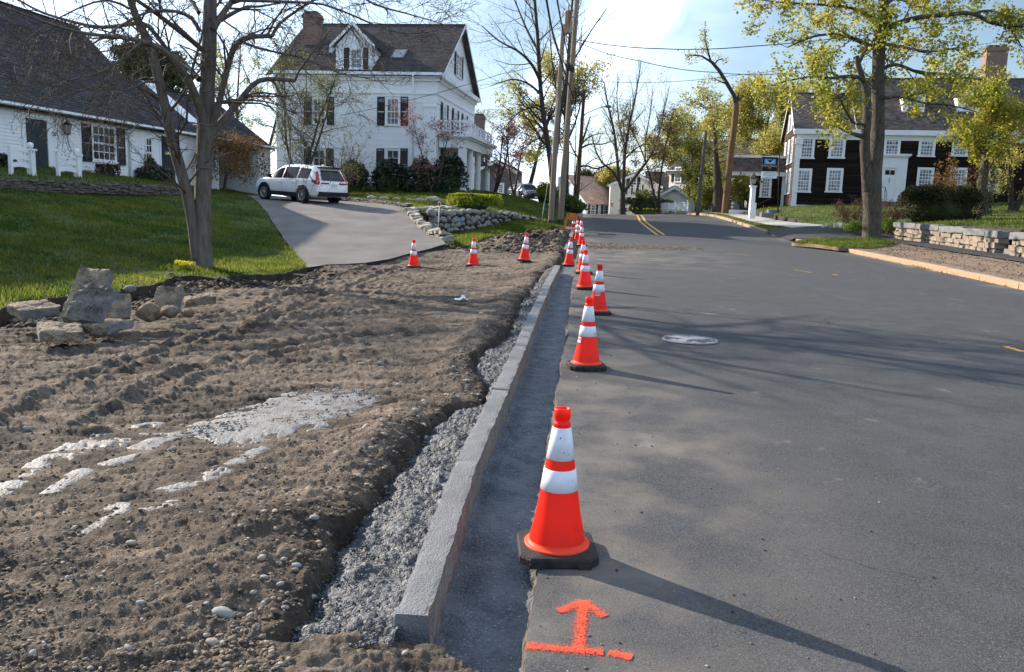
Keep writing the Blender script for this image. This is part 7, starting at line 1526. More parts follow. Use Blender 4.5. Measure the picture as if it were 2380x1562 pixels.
traced('street_tree', 'tall dark forked street tree behind the front utility pole', 50, [[(1290, 496, 24), (1286, 440, 19), (1280, 380, 16), (1270, 310, 14), (1260, 240, 13), (1254, 170, 12), (1250, 90, 10), (1243, 0, 8), (1238, -120, 5)], [(1286, 400, 12, 0), (1296, 330, 11, .5), (1302, 260, 10, 1), (1318, 180, 9, 1.4), (1330, 80, 7, 1.6), (1345, -40, 5, 2)],
    [(1256, 190, 9, 0), (1236, 150, 8, -1), (1205, 120, 6, -2), (1160, 95, 4, -3), (1120, 60, 2.5, -4)], [(1258, 220, 8, 0), (1228, 195, 6, .6), (1190, 185, 4, 1.2), (1140, 200, 2, 2)], [(1252, 120, 8, 0), (1225, 70, 6, .8), (1200, 10, 4, 1.6), (1170, -60, 2, 2)], [(1262, 260, 7, 0), (1240, 250, 5, -.6), (1205, 262, 3, -1.2), (1170, 300, 1.6, -1.8)], [(1322, 160, 7, 1.4), (1345, 120, 5, .6), (1375, 70, 3.5, 0), (1410, 20, 2, -.6)], [(1270, 320, 6, 0), (1245, 325, 4, .6), (1210, 350, 2, 1.2)]], pst, 91, m_barkd, m_twigd, m_bud, .05, 1, .03, t0=.25)
traced('street_tree', 'second tall dark street tree just behind the pole pair', 54, [[(1318, 494, 17), (1316, 420, 15), (1318, 340, 13), (1314, 260, 11), (1318, 170, 9), (1326, 60, 7), (1335, -60, 4)], [(1317, 330, 8, 0), (1335, 290, 6, .6), (1352, 230, 4, 1.2), (1362, 170, 2, 1.6)], [(1316, 280, 7, 0), (1296, 220, 5, -.8), (1282, 130, 3.5, -1.4), (1276, 30, 2, -2)]], pst, 92, m_barkd, m_twigd, t0=.3)
tree('budding_tree', 'broad yellowish budding tree behind the dark street trees', 1228, 440, 84, 165, 105, 93, 12, leaf=m_olive, lsize=.17, lper=3, lspread=.3, f0=.2, nl=22, fork=2, dens=1.1)
tree('budding_tree', 'budding tree between white house and street trees, paler', 1105, 430, 92, 200, 90, 94, 10, leaf=m_bud, lsize=.12, lper=2, lspread=.25, f0=.2, nl=18, fork=2)
traced('crooked_tree', 'dark crooked tree leaning out beside the third pole', 58, [[(1334, 494, 12), (1338, 430, 10), (1343, 380, 9), (1350, 340, 8), (1360, 310, 6), (1372, 270, 3)], [(1342, 390, 7, 0), (1362, 385, 6, -.5), (1385, 392, 5, -1), (1415, 382, 4, -1.4), (1445, 372, 2, -1.8)], [(1349, 345, 6, 0), (1372, 335, 5, .6), (1400, 335, 4, 1), (1430, 325, 2, 1.5)], [(1352, 335, 5, 0), (1370, 318, 4, -.5), (1395, 310, 2, -1)], [(1345, 370, 5, 0), (1330, 345, 4, .6), (1320, 320, 2, 1)]], [(2.6, 1.5, .85, .16, .0, .5), (3.2, .7, .8, .15, .0, .6), (3.6, .35, .8, .14, 0, .6)], 95, m_barkd, m_twigd, m_bud, .05, 1, .04, t0=.15)
traced('forked_tree', 'bare forked tree standing at the crest of the road', 67, [[(1447, 499, 20), (1447, 470, 15), (1448, 445, 15)], [(1448, 445, 12, 0), (1450, 400, 10, 0), (1453, 350, 9, 0), (1463, 290, 7, .3), (1476, 230, 5, .6), (1486, 170, 3, .8), (1490, 140, 1.5, .9)], [(1447, 445, 11, 0), (1438, 415, 9, -.3), (1434, 360, 8, -.5), (1426, 300, 7, -.8), (1412, 240, 5, -1.2), (1404, 190, 2.5, -1.5)], [(1449, 448, 11, 0), (1466, 425, 9, .3), (1488, 395, 8, .8), (1510, 365, 7, 1.2), (1532, 310, 5, 1.6), (1545, 250, 3, 1.9), (1556, 200, 1.5, 2)],
    [(1436, 420, 8, -.3), (1424, 398, 6, -.8), (1400, 378, 5, -1.4), (1385, 350, 4, -1.8), (1374, 310, 2, -2.2)], [(1454, 345, 5, 0), (1440, 290, 4, .8), (1434, 230, 3, 1.2), (1436, 170, 1.5, 1.6)], [(1500, 378, 5, 1), (1500, 330, 4, .4), (1510, 270, 3, 0), (1518, 200, 1.5, -.4)], [(1452, 370, 5, 0), (1478, 345, 4, -.6), (1500, 335, 2, -1)]], [(2.2, 2.5, .6, .09, .09, .42), (2.6, 1.2, .6, .11, .07, .5), (3.2, .6, .6, .12, .04, .55)], 96, m_barkd, m_twig, m_olive, .08, 1, .06, nspawn=1, t0=.2)
tree('pine_tree', 'reddish thin pine with two trunks before the gabled house', 1530, 492, 74, 245, 40, 97, 9, leaf=M('dry_needles', (.18, .12, .07), (.13, .105, .05), island=.4, trans=.3), lsize=.11, lper=2, lspread=.14, f0=.3, nl=26, ang=.15, trop=-.01, fork=2)
for i, (u, v, y, vt, w, lb) in enumerate(((1640, 480, 88, 205, 80, 'yellow green budding tree behind the slim grey pole'), (1735, 470, 82, 190, 85, 'yellow green tree between broken tree and dark house'), (1590, 470, 95, 280, 60, 'lower yellow green tree over the cream house roof'), (1790, 470, 90, 210, 70, 'yellow green tree right behind the dark house gable'), (1405, 480, 105, 400, 40, 'rounded budding tree far down behind the cedar roof'), (1375, 480, 108, 415, 36, 'dark evergreen far down the road'))):
    tree('budding_tree' if i != 5 else 'evergreen_tree', lb, u, v, y, vt, w, 110 + i, 9, leaf=m_olive if i != 5 else m_ever, lsize=.17, lper=4 if i < 4 else 7, lspread=.32, f0=.18, nl=20, fork=2 if i != 5 else 1, dens=1.0)
tree('budding_tree', 'low leafy tree just behind the white fence', 1618, 488, 73, 312, 42, 118, 7, leaf=m_olive, lsize=.13, lper=3, lspread=.25, f0=.12, nl=22, fork=2)
tree('budding_tree', 'low leafy tree between the broken trunk and porch wing', 1748, 482, 68, 300, 46, 119, 7, leaf=m_olive, lsize=.13, lper=3, lspread=.25, f0=.12, nl=22, fork=2)
tree('ivy_tree', 'thick dark ivy clad trunk with a bare limb reaching over the road', 1668, 488, 64, 262, 62, 121, 26, leaf=m_olive, lsize=.1, lper=2, lspread=.15, f0=.45, nl=9, ang=.5, dens=.8)
for i, (u, v, y, w, h, lb) in enumerate(((1690, 486, 68, 2.0, 4.6, 'tall leafy shrub filling in behind the broken brown trunk'), (1635, 482, 72, 2.2, 4.2, 'tall pale green shrub against the cream house wall'), (1745, 478, 72, 1.8, 4.0, 'tall leafy shrub beside the porch wing roof'), (1628, 490, 70, 1.5, 2.6, 'leafy shrub before the cream house, beside the fence'), (1655, 488, 66, 1.5, 2.4, 'leafy shrub behind the slim grey pole'), (1725, 484, 64, 1.6, 2.8, 'leafy tall shrub left of the porch wing'), (1497, 498, 79, 1.1, 2.2, 'dark leaved shrub in front of the gabled house'))): wispy('roadside_shrub', lb, P(u, v, y), w, h, 34, 130 + i, M('shrub_leaf', (.17, .20, .045), (.25, .25, .06), island=.4, trans=.45), .15, 5, lspread=.10, spread=1.0)
clump('clipped_hedge', 'brown green hedge at the foot of the gabled house', P(1500, 497, 78), 2.2, .8, .9, 2600, .13, M('hedge_brown', (.08, .075, .03), (.055, .06, .025), island=.4), 141, box=True)
# broken tree: bare brown stem, split head, one leafy limb
b0 = P(1686, 492, 60); BRK = empty('broken_tree', b0, 0, 'tall leaning brown trunk with split head and one leafy limb', 'tree'); T2 = Tree(151)
def limb2(pp, y0): q = [P(u, v, y0 + dy) - b0 for u, v, w, dy in pp]; return [tuple(a) for a in q], [w * y0 / F_PX / 2 for u, v, w, dy in pp]
st = limb2([(1685, 496, 17, 0), (1690, 440, 15.5, 0), (1698, 360, 14.5, 0), (1706, 300, 14, 0), (1710, 262, 15, 0), (1711, 240, 14, 0)], 60); tubes_np('trunk', [st], M('brown_trunk', (.20, .115, .06), (.13, .075, .042), rough=.9, vscale=3, stretch=(3, 3, .4), bump=.8, bscale=20), BRK)
ls = [limb2(p, 60) for p in ([(1711, 245, 10, 0), (1706, 222, 9, 0), (1690, 195, 9, -.2), (1672, 165, 8, -.4), (1655, 145, 7, -.6), (1648, 140, 6, -.7)], [(1711, 245, 8, 0), (1715, 228, 6, 0), (1716, 216, 2, 0)], [(1711, 240, 6, 0), (1721, 228, 4, 0), (1727, 222, 2, 0)], [(1650, 142, 5, -.7), (1630, 130, 4, -.8), (1605, 128, 3, -.9), (1592, 138, 2, -1)], [(1652, 143, 5, -.6), (1645, 118, 4, -.5), (1640, 95, 3, -.4), (1638, 72, 2, -.4)], [(1660, 150, 4, -.5), (1668, 140, 3, -.3), (1680, 136, 2, -.2)], [(1690, 195, 4, -.2), (1675, 190, 3, -.2), (1655, 180, 1.5, -.2)])]
for p, r in ls[3:]: T2.spawn(p, r, 0, [(5, .8, .7, .15, .03, .6), (5, .35, .7, .1, .02, .6)], .1)
tubes_np('limbs', ls + T2.wood + T2.twigs, m_barkd, BRK); leaf_mesh('crown', [t for t, _ in T2.tips], 4, .12, .11, m_olive, 5, BRK)

# the leafing maple across the road
bm_ = hit(2025, 556, rlow_z); MPL = empty('leafing_maple', bm_, 0, 'big maple with yellow green young leaves across the road', 'tree'); TM = Tree(161); YM = bm_.y
def limb3(pp): 
    q = [P(u, v, YM + dy) - bm_ for u, v, w, dy in pp]; rd = [w * (YM + dy) / F_PX / 2 for u, v, w, dy in pp]; Q_, R_ = [], []
    for i in range(len(q) - 1):
        m_ = 4
        for j in range(m_):
            t = j / m_; a = q[max(i - 1, 0)]; b = q[i]; c = q[i + 1]; d = q[min(i + 2, len(q) - 1)]; Q_.append(tuple(.5 * ((2 * b) + (c - a) * t + (2 * a - 5 * b + 4 * c - d) * t * t + (3 * b - a - 3 * c + d) * t ** 3))); R_.append(rd[i] + (rd[i + 1] - rd[i]) * t)
    Q_.append(tuple(q[-1])); R_.append(rd[-1]); return Q_, R_
tr = [limb3([(2025, 566, 50, 0), (2026, 545, 42, 0), (2027, 480, 40, 0), (2026, 430, 44, 0), (2031, 390, 36, .0), (2039, 320, 31, .1), (2040, 250, 29, .2), (2041, 180, 27, .2), (2044, 100, 27, .2), (2052, 30, 24, .1), (2056, -40, 18, 0), (2060, -130, 10, 0)]), limb3([(2018, 440, 28, -.1), (2013, 390, 23, -.2), (2010, 330, 22, -.3), (2015, 270, 20, -.3), (2013, 215, 17, -.2), (2005, 185, 13, -.2), (1995, 150, 12, -.3), (1992, 130, 9, -.4)])]
lm = [limb3(p) for p in ([(2008, 190, 11, -.2), (1995, 180, 9, -.6), (1960, 178, 8, -1.2), (1930, 182, 6, -1.8), (1890, 178, 5, -2.4), (1830, 188, 4, -3), (1790, 200, 2, -3.4)], [(1994, 150, 10, -.3), (2010, 120, 8, -.2), (2030, 95, 6, .2), (2035, 60, 4, .3)], [(2046, 80, 14, .2), (2070, 62, 13, 0), (2100, 50, 12, -.3), (2140, 40, 11, -.6), (2200, 34, 10, -1.0), (2260, 32, 9, -1.4), (2310, 55, 8, -1.8), (2380, 62, 5, -2.4)], [(2260, 32, 6, -1.4), (2300, 25, 5, -1.8), (2370, 45, 3, -2.4)], [(2310, 50, 6, -1.8), (2350, 70, 5, -2), (2375, 110, 3, -2.2)],
      [(2035, 170, 10, .2), (2080, 150, 8, .8), (2140, 170, 6, 1.4), (2200, 175, 5, 1.9), (2280, 185, 3, 2.4)], [(2040, 230, 9, .2), (2090, 225, 7, -.6), (2150, 240, 5, -1.2), (2210, 245, 4, -1.8), (2270, 260, 2, -2.4)], [(2042, 120, 10, .2), (2000, 95, 8, .8), (1950, 80, 6, 1.4), (1890, 85, 5, 2), (1830, 110, 3, 2.6)], [(2044, 60, 10, .2), (2010, 30, 8, -.4), (1960, 15, 6, -1.2), (1890, 10, 5, -2), (1810, 5, 3, -2.8), (1740, -5, 2, -3.4)],
      [(2050, 20, 10, 0), (2080, -5, 8, .6), (2140, -30, 6, 1.2), (2220, -20, 4, 1.8), (2300, -10, 3, 2.4)], [(2012, 290, 7, -.3), (1985, 285, 6, -.6), (1968, 262, 5, -.9), (1955, 235, 3.5, -1.2), (1945, 215, 2, -1.4)], [(1985, 316, 10, -.3), (1975, 310, 9, -.5), (1958, 303, 8, -.7), (1935, 302, 5, -.8)] if False else [(2010, 318, 12, -.3), (1985, 312, 9, -.5), (1970, 306, 7, -.7), (1955, 300, 4, -.8)], [(2053, 0, 9, 0), (2040, -50, 7, -.6), (2000, -90, 5, -1.2), (1930, -110, 3, -2)], [(2044, 100, 9, .2), (2100, 110, 7, -1.2), (2160, 120, 5, -2.2), (2230, 110, 3, -3)], [(2040, 200, 8, .2), (1990, 215, 6, 1.2), (1930, 230, 4, 2.2), (1870, 225, 2.5, 3)])]
for p, r in lm: TM.spawn(p, r, 0, [(2.6, 1.6, .8, .14, .03, .5), (3.4, .75, .8, .14, .03, .6)], .12)
TM.spawn(tr[0][0][24:], tr[0][1][24:], 0, [(2.2, 1.7, .9, .12, .05, .35), (2.4, .7, .8, .14, .03, .6)], .0)
tubes_np('trunk', tr + lm, m_barkr, MPL); tubes_np('twigs', TM.wood + TM.twigs, m_barkd, MPL)
rg_ = np.random.default_rng(9); tp = np.array([t for t, _ in TM.tips]); cl_ = np.concatenate([tp, tp[rg_.integers(0, len(tp), len(tp) // 2)] + rg_.normal(0, .10, (len(tp) // 2, 3))])
leaf_mesh('crown', cl_, 11, .115, .112, m_maple, 7, MPL)
# other growth on that side
tree('ivy_trunk_tree', 'short wide tree with an ivy covered trunk near the dark house', 2282, 508, 43.5, 215, 92, 171, 30, leaf=m_maple, lsize=.10, lper=4, lspread=.14, f0=.38, nl=20, ang=.8, trop=.03, bark=m_barkr, twig=m_twig, dens=1.1)
iv = P(2282, 508, 43.5); IV = leaf_mesh('ivy', np.array([(.36 * math.cos(a), .36 * math.sin(a), z) for a, z in zip(np.random.default_rng(5).uniform(0, 6.28, 1500), np.random.default_rng(6).uniform(0, 2.6, 1500))]), 1, .05, .09, M('ivy_leaf', (.13, .12, .06), (.06, .075, .03), island=.5, trans=.2), 9, bpy.data.objects[COL.objects[-1].parent.name] if COL.objects[-1].parent else None)
tree('garden_tree', 'small twiggy tree at the picture edge in front of the dark house', 2352, 500, 46, 250, 62, 172, 20, leaf=m_olive, lsize=.09, lper=2, lspread=.12, f0=.2, nl=20, ang=.8, fork=2, dens=1.2, twig=m_twig)
tree('garden_tree', 'reddish budding tree top beside the brick chimney', 2345, 420, 66, 185, 60, 173, 10, leaf=m_pinkf, lsize=.12, lper=2, lspread=.15, f0=.25, nl=18, fork=2)
wispy('japanese_maple', 'low rust coloured shrub in front of the dark house windows', P(2215, 492, 47), 1.7, 3.0, 14, 175, m_rust, .10, 5, lspread=.10, spread=.95, bark=m_twigd)
wispy('barberry_shrub', 'reddish twiggy shrub left of the maple trunk', P(1985, 527, 40.5), 1.1, 1.5, 30, 176, M('red_leaf', (.17, .07, .05), (.12, .06, .045), island=.4, trans=.3), .06, 2, spread=.95)
wispy('barberry_shrub', 'reddish twiggy shrub right of the maple trunk', P(2058, 530, 39.5), 1.0, 1.5, 24, 177, MATS['red_leaf'], .06, 2, spread=.9)
clump('yew_bush', 'large dark clipped yew in front of the white door', P(2178, 520, 41.5), 1.82, 1.1, 1.1, 16000, .085, m_yew, 181, box=True, noise=.07, core=.86, corecol=m_yew)
clump('green_plants', 'fresh green perennials at the foot of the maple', P(1990, 545, 39), .55, .4, .35, 1500, .07, M('perennial_leaf', (.16, .22, .03), (.12, .18, .03), island=.35, trans=.45), 183, core=0, stems=0)
clump('green_plants', 'fresh green perennials between maple and capped wall', P(2062, 545, 38.6), .4, .3, .45, 1000, .07, MATS['perennial_leaf'], 184, core=0, stems=0)
def daffodils(name, label, c, n, w, d, seed, petal, size=.05, h=.32, cat='flowers'):
    c = Vector(c); root = empty(name, c, 0, label, cat); rng = np.random.default_rng(seed); x = rng.normal(0, w, n * 5); y = rng.normal(0, d, n * 5); V = []
    for i in range(n * 5):
        a = rng.uniform(0, 6.28); l = h * rng.uniform(.6, 1.0); t = rng.uniform(.02, .10); V += [(x[i] - .008, y[i], 0), (x[i] + .008, y[i], 0), (x[i] + t * math.cos(a), y[i] + t * math.sin(a), l)]
    obj('leaves', npmesh('leaves', np.array(V), np.arange(len(V)).reshape(-1, 3), MATS.get('perennial_leaf') or m_blade), root)
    b = MB()
    for i in range(n):
        p = Vector((x[i], y[i], h * rng.uniform(.85, 1.2))); fc = Vector((rng.normal(0, .5), -1, rng.normal(.1, .3))).normalized(); e = fc.orthogonal().normalized(); g = fc.cross(e)
        for k in range(6):
            a = k * 1.047; q = e * math.cos(a) + g * math.sin(a); s_ = fc.cross(q); b.add([p, p + q * size * .6 + s_ * size * .35, p + q * size * 1.1 + fc * .004, p + q * size * .6 - s_ * size * .35], [(0, 1, 2, 3)])
        b.tube([p, p + fc * size * .5], [size * .22, size * .3], 6, 0)
    obj('blooms', b.mesh('blooms', petal), root)['kind'] = 'stuff'; return root
m_petw = M('cream_petal', (.74, .72, .52), rough=.6, trans=.3); m_pety = M('yellow_petal', (.75, .60, .04), rough=.6, trans=.3)
daffodils('white_daffodils', 'clump of white daffodils left of the maple', P(1955, 545, 40), 26, .38, .2, 3, m_petw, .085, .42)
daffodils('yellow_daffodils', 'clump of yellow flowers at the foot of the bare tree', hit(427, 628, lawn_z), 22, .085, .06, 4, m_pety, .035, .14)
daffodils('roadside_daffodils', 'bed of yellow daffodils below the white picket fence', P(1548, 498, 74), 70, 1.5, .25, 5, m_pety, .05, .4)
# ------------------------------------------------------------------ vehicles
m_carw = M('pearl_white_paint', (.80, .81, .83), rough=.22, spec=.6, coat=.6); m_card = M('dark_green_grey_paint', (.018, .024, .026), rough=.25, spec=.6, coat=.6)
m_clad = M('black_plastic', (.018, .018, .02), rough=.6); m_tint = M('tinted_glass', (.010, .012, .016), rough=.08, spec=.22); m_tyre = M('tyre_rubber', (.02, .02, .02), rough=.85); m_rimm = M('alloy_rim', (.55, .56, .58), rough=.3, metal=.9)
m_tail = M('red_lens', (.32, .012, .015), rough=.2, spec=.7); m_lamp = M('headlamp_lens', (.55, .55, .52), rough=.1, spec=.9); m_chrome = M('chrome', (.7, .7, .72), rough=.15, metal=1.0); m_plate = M('plate_white', (.72, .72, .74), rough=.5)
def loft(st, mats):
    """st: (x, zb, zsill, zbelt, ztop, wl, wb, wt) from tail to nose"""
    b = MB(); rings = []
    for x, zb, zs, zt, zr_, wl, wb, wt in st:
        h = [(0, zb), (wl * .86, zb), (wl * .985, zs), (wl * 1.0, zs + (zt - zs) * .45), (wb * 1.0, zt - .05), (wb * .985, zt), (wt + .035, zr_ - .07), (wt * .86, zr_ - .012), (wt * .45, zr_ + .005), (0, zr_ + .012)]
        rings.append([(x, y, z) for y, z in h] + [(x, -y, z) for y, z in reversed(h[1:-1])])
    n = len(rings[0]); vs = [p for r in rings for p in r]
    fs = [(i * n + k, (i + 1) * n + k, (i + 1) * n + (k + 1) % n, i * n + (k + 1) % n) for i in range(len(st) - 1) for k in range(n)] + [tuple(range(n)), tuple(reversed(range((len(st) - 1) * n, len(st) * n)))]
    b.add(vs, fs, 0, True); return b.mesh('body', mats)
class Car:
    def __init__(s, st): s.st = st; s.xs = [q[0] for q in st]
    def at(s, x): return [float(np.interp(x, s.xs, [q[k] for q in s.st])) for k in range(8)]
    def side(s, x, t, off, sg):
        _, zb, zs, zt, zr_, wl, wb, wt = s.at(x); y0, z0, y1, z1 = wb * .985, zt, wt + .035, zr_ - .07; n = Vector((0, z1 - z0, y0 - y1)); n = n.normalized() if n.length > 1e-6 else Vector((0, 1, 0)); y = y0 + (y1 - y0) * t + n.y * off; z = z0 + (z1 - z0) * t + n.z * off; return (x, sg * y, z)
    def pane(s, xa, xb, ta, tb, sg, n=6, name='side_window', mat=None, off=.006, parent=None, slant=0):
        vs = []
        for i in range(n + 1):
            x = xa + (xb - xa) * i / n
            vs += [s.side(x, ta, off, sg), s.side(x + slant, tb, off, sg)]
        b = MB(); b.add(vs, [(2 * i, 2 * i + 2, 2 * i + 3, 2 * i + 1) if sg > 0 else (2 * i, 2 * i + 1, 2 * i + 3, 2 * i + 2) for i in range(n)], 0, True); return b.build(name, mat or m_tint, parent)
    def top(s, xa, xb, ya, name, mat, parent, off=.008, n=5, yb=None):
        vs = []
        for i in range(n + 1):
            x = xa + (xb - xa) * i / n; q = s.at(x); w = q[7] * .88 * (ya + ((yb or ya) - ya) * i / n)
            for f in (-1, -.5, 0, .5, 1): vs.append((x, w * f, q[4] + off + .010 * (1 - f * f)))
        b = MB(); b.add(vs, [(5 * i + k, 5 * i + 5 + k, 5 * i + 6 + k, 5 * i + 1 + k) for i in range(n) for k in range(4)], 0, True); return b.build(name, mat, parent)
def wheel_meshes(r, w, spokes):
    b = MB(); R_ = Matrix.Rotation(math.pi / 2, 3, 'X')
    def lath(prof, mat, name, n=32):
        m = MB(); m.lathe(prof, n); m.v = [tuple(R_ @ Vector(p)) for p in m.v]; return m.mesh(name, mat)
    ri = r * .66
    ty = lath([(ri, -w / 2 + .02), (r * .93, -w / 2), (r, -w / 2 + .03), (r, w / 2 - .03), (r * .93, w / 2), (ri, w / 2 - .02), (ri - .01, w / 2 - .05)], m_tyre, 'tyre')
    rm = MB(); rm.lathe([(ri, -w / 2 + .03), (ri, w / 2 - .025), (ri - .02, w / 2 - .02), (ri - .03, w / 2 - .05), (ri - .035, -w / 2 + .04)], 32); rm.lathe([(0, w / 2 - .03), (.06, w / 2 - .03), (.075, w / 2 - .06), (.075, -.02)], 16)
    for k in range(spokes):
        a = k * 2 * math.pi / spokes
        for da in (-.12, .12): rm.box(((ri * .52) * math.cos(a + da * .6), (ri * .52) * math.sin(a + da * .6), w / 2 - .055), (ri * .86, .032, .03), Matrix.Rotation(a + da * .8, 3, 'Z'))
    rm.v = [tuple(R_ @ Vector(p)) for p in rm.v]; rm = rm.mesh('rim', m_rimm); d = MB(); d.lathe([(0, .0), (ri - .03, .0)], 24); d.v = [tuple(R_ @ Vector(p)) for p in d.v]
    return ty, rm, d.mesh('brake_disc', m_clad)
def vehicle(name, label, cat, Mx, st, paint, wb_, r, track, sp, clad=True):
    root = empty(name, (0, 0, 0), 0, label, cat, mat=Mx); C_ = Car(st); body = obj('body', loft(st, [paint]), root); ty, rm, dk = wheel_meshes(r, .235, sp)
    for x in (0, wb_):
        for sg in (1, -1):
            yw = C_.at(x)[5]
            b = MB(); n = 18; vs = []
            for i in range(n + 1):
                a = math.pi * (-.12 + 1.24 * i / n)
                for rr_, yy in ((r * 1.06, -.05), (r * 1.06, .012), (r * 1.24, .018), (r * 1.27, -.05)): vs.append((x + rr_ * math.cos(a), sg * (yw + yy), r + rr_ * math.sin(a)))
            b.add(vs, [(4 * i + k, 4 * i + 4 + k, 4 * i + 5 + k, 4 * i + 1 + k) for i in range(n) for k in range(3)], 0, True); b.build('wheel_arch', m_clad, root)
            b = MB(); b.add([(x + r * 1.10 * math.cos(a * .2618), sg * (yw + .004), max(.2, r + r * 1.10 * math.sin(a * .2618))) for a in range(24)], [tuple(range(24))]); b.build('wheel_well', m_clad, root)
            wroot = obj('wheel', ty, root); wroot.location = (x, sg * (yw - .055), r); wroot.rotation_euler = (0, 0, 0 if sg < 0 else math.pi); q = obj('rim', rm, wroot); obj('brake_disc', dk, wroot, loc=(0, -.03, 0))
    for sg in (1, -1):
        if clad: b = MB(); b.bb(r * 1.2, wb_ - r * 1.2, sg * C_.at(1)[5] - .02, sg * C_.at(1)[5] + .012, .27, .46); b.build('sill_cladding', m_clad, root)
        for x in (.42, 1.42, 2.34):
            vs = []
            for t in range(7): q = C_.at(x); h = [(q[5] * .985, q[2] + .06), (q[5], q[2] + (q[3] - q[2]) * .45), (q[6], q[3] - .05)]; f = t / 6 * 2; i = min(1, int(f)); f -= i; y = h[i][0] + (h[i + 1][0] - h[i][0]) * f; z = h[i][1] + (h[i + 1][1] - h[i][1]) * f; vs += [(x - .005, sg * (y + .004), z), (x + .005, sg * (y + .004), z)]
            b = MB(); b.add(vs, [(2 * i, 2 * i + 1, 2 * i + 3, 2 * i + 2) for i in range(6)]); b.build('door_seam', m_clad, root)
        for x in (.62, 1.62): q = C_.at(x); b = MB(); b.box((x, sg * (q[6] + .02), q[3] - .13), (.2, .035, .03)); b.build('door_handle', paint, root)
        q = C_.at(2.2); b = MB(); b.box((2.2, sg * (q[6] + .12), q[3] + .10), (.14, .22, .15), None, 0, .8); b.build('mirror', m_clad, root)
    return root, C_
SUV = [(-1.02, .52, .58, .78, .84, .62, .64, .5), (-1.0, .42, .50, .86, .93, .78, .80, .66), (-.94, .36, .46, 1.0, 1.08, .87, .875, .70), (-.80, .33, .44, 1.04, 1.34, .905, .905, .66), (-.64, .32, .43, 1.05, 1.60, .92, .915, .62), (-.2, .30, .42, 1.05, 1.665, .93, .925, .61), (.6, .28, .40, 1.04, 1.695, .93, .925, .61), (1.35, .28, .40, 1.03, 1.685, .93, .925, .61), (1.75, .28, .40, 1.02, 1.63, .93, .92, .60), (2.25, .28, .40, 1.01, 1.38, .93, .915, .64), (2.7, .28, .40, 1.0, 1.13, .93, .90, .70), (3.1, .28, .40, .97, 1.06, .91, .875, .66), (3.42, .30, .42, .88, .97, .85, .81, .56), (3.58, .34, .46, .74, .83, .74, .70, .46), (3.64, .42, .50, .62, .68, .62, .58, .4)]
pf, pr_ = P(602.5, 463.5, 34.5), P(700, 472.5, 32.9); fx = (pf - pr_); wbs = fx.length; fx.normalize(); lf = Vector((0, 0, 1)).cross(fx).normalized(); uz = fx.cross(lf); mid = pr_ - lf * .85
CSC = Matrix.Scale(.88, 4); MC = Matrix(((fx.x, lf.x, uz.x, mid.x), (fx.y, lf.y, uz.y, mid.y), (fx.z, lf.z, uz.z, mid.z), (0, 0, 0, 1))) @ CSC
suv, CS = vehicle('parked_suv', 'white SUV parked on the driveway in front of the garage', 'car', MC, SUV, m_carw, 2.7, .365, 1.6, 9)
for sg in (1, -1):
    CS.pane(1.48, 2.50, .05, .88, sg, parent=suv); CS.pane(.46, 1.40, .05, .90, sg, parent=suv); CS.pane(-.34, .38, .08, .88, sg, parent=suv, n=4)
    b = MB(); b.add([(-.99, sg * .80, .86), (-.90, sg * .905, .86), (-.55, sg * .925, 1.01), (-.78, sg * .915, 1.05), (-.93, sg * .87, 1.03), (-1.015, sg * .78, .99)], [tuple(range(6)) if sg > 0 else tuple(reversed(range(6)))]); b.add([(-.955, sg * .74, 1.02), (-.86, sg * .90, 1.04), (-.70, sg * .77, 1.42), (-.745, sg * .68, 1.44)], [(0, 1, 2, 3) if sg > 0 else (3, 2, 1, 0)]); b.v = [(x - .015, y + sg * .012, z) for x, y, z in b.v]; b.build('tail_light', m_tail, suv)
    b = MB(); b.box((-1.02, sg * .5, .93), (.03, .42, .06)); b.build('tail_light', m_tail, suv)
b = MB(); b.add([(-.962, -.66, 1.04), (-.962, .66, 1.04), (-.70, .545, 1.47), (-.70, -.545, 1.47)], [(3, 2, 1, 0)]); b.v = [(x - .03, y, z + .012) for x, y, z in b.v]; b.build('rear_window', m_tint, suv)
b = MB(); b.box((-.70, 0, 1.60), (.30, 1.18, .05), Matrix.Rotation(.12, 3, 'Y')); b.build('spoiler', m_clad, suv); b = MB(); b.bb(-1.065, -.90, -.82, .82, .36, .56); b.build('rear_bumper', m_clad, suv)
b = MB(); b.box((-1.035, -.02, .83), (.012, .31, .155)); pl_ = b.build('number_plate', m_plate, suv); text('lettering', 'BHF 78', .085, pl_, M('plate_red', (.35, .03, .03)), (-1.043, -.02, .83), (math.pi / 2, 0, -math.pi / 2))
b = MB(); b.lathe([(.04, 0), (.052, .004), (.04, .008)], 14); b.v = [(-1.03 - z, x * 1.1, .955 + y * .8) for x, y, z in b.v]; b.build('emblem', m_chrome, suv); b = MB(); b.box((-.25, 0, 1.71), (.16, .05, .06), None, 0, .5); b.build('roof_fin', m_carw, suv); CS.top(1.80, 2.64, 1.0, 'windshield', m_tint, suv)
b = MB(); b.add([(3.30, .80, .80), (3.52, .70, .80), (3.48, .70, .88), (3.2, .84, .90)], [(0, 1, 2, 3)]); b.v = [(x + .02, y + .03, z) for x, y, z in b.v]; b.build('headlight', m_lamp, suv)
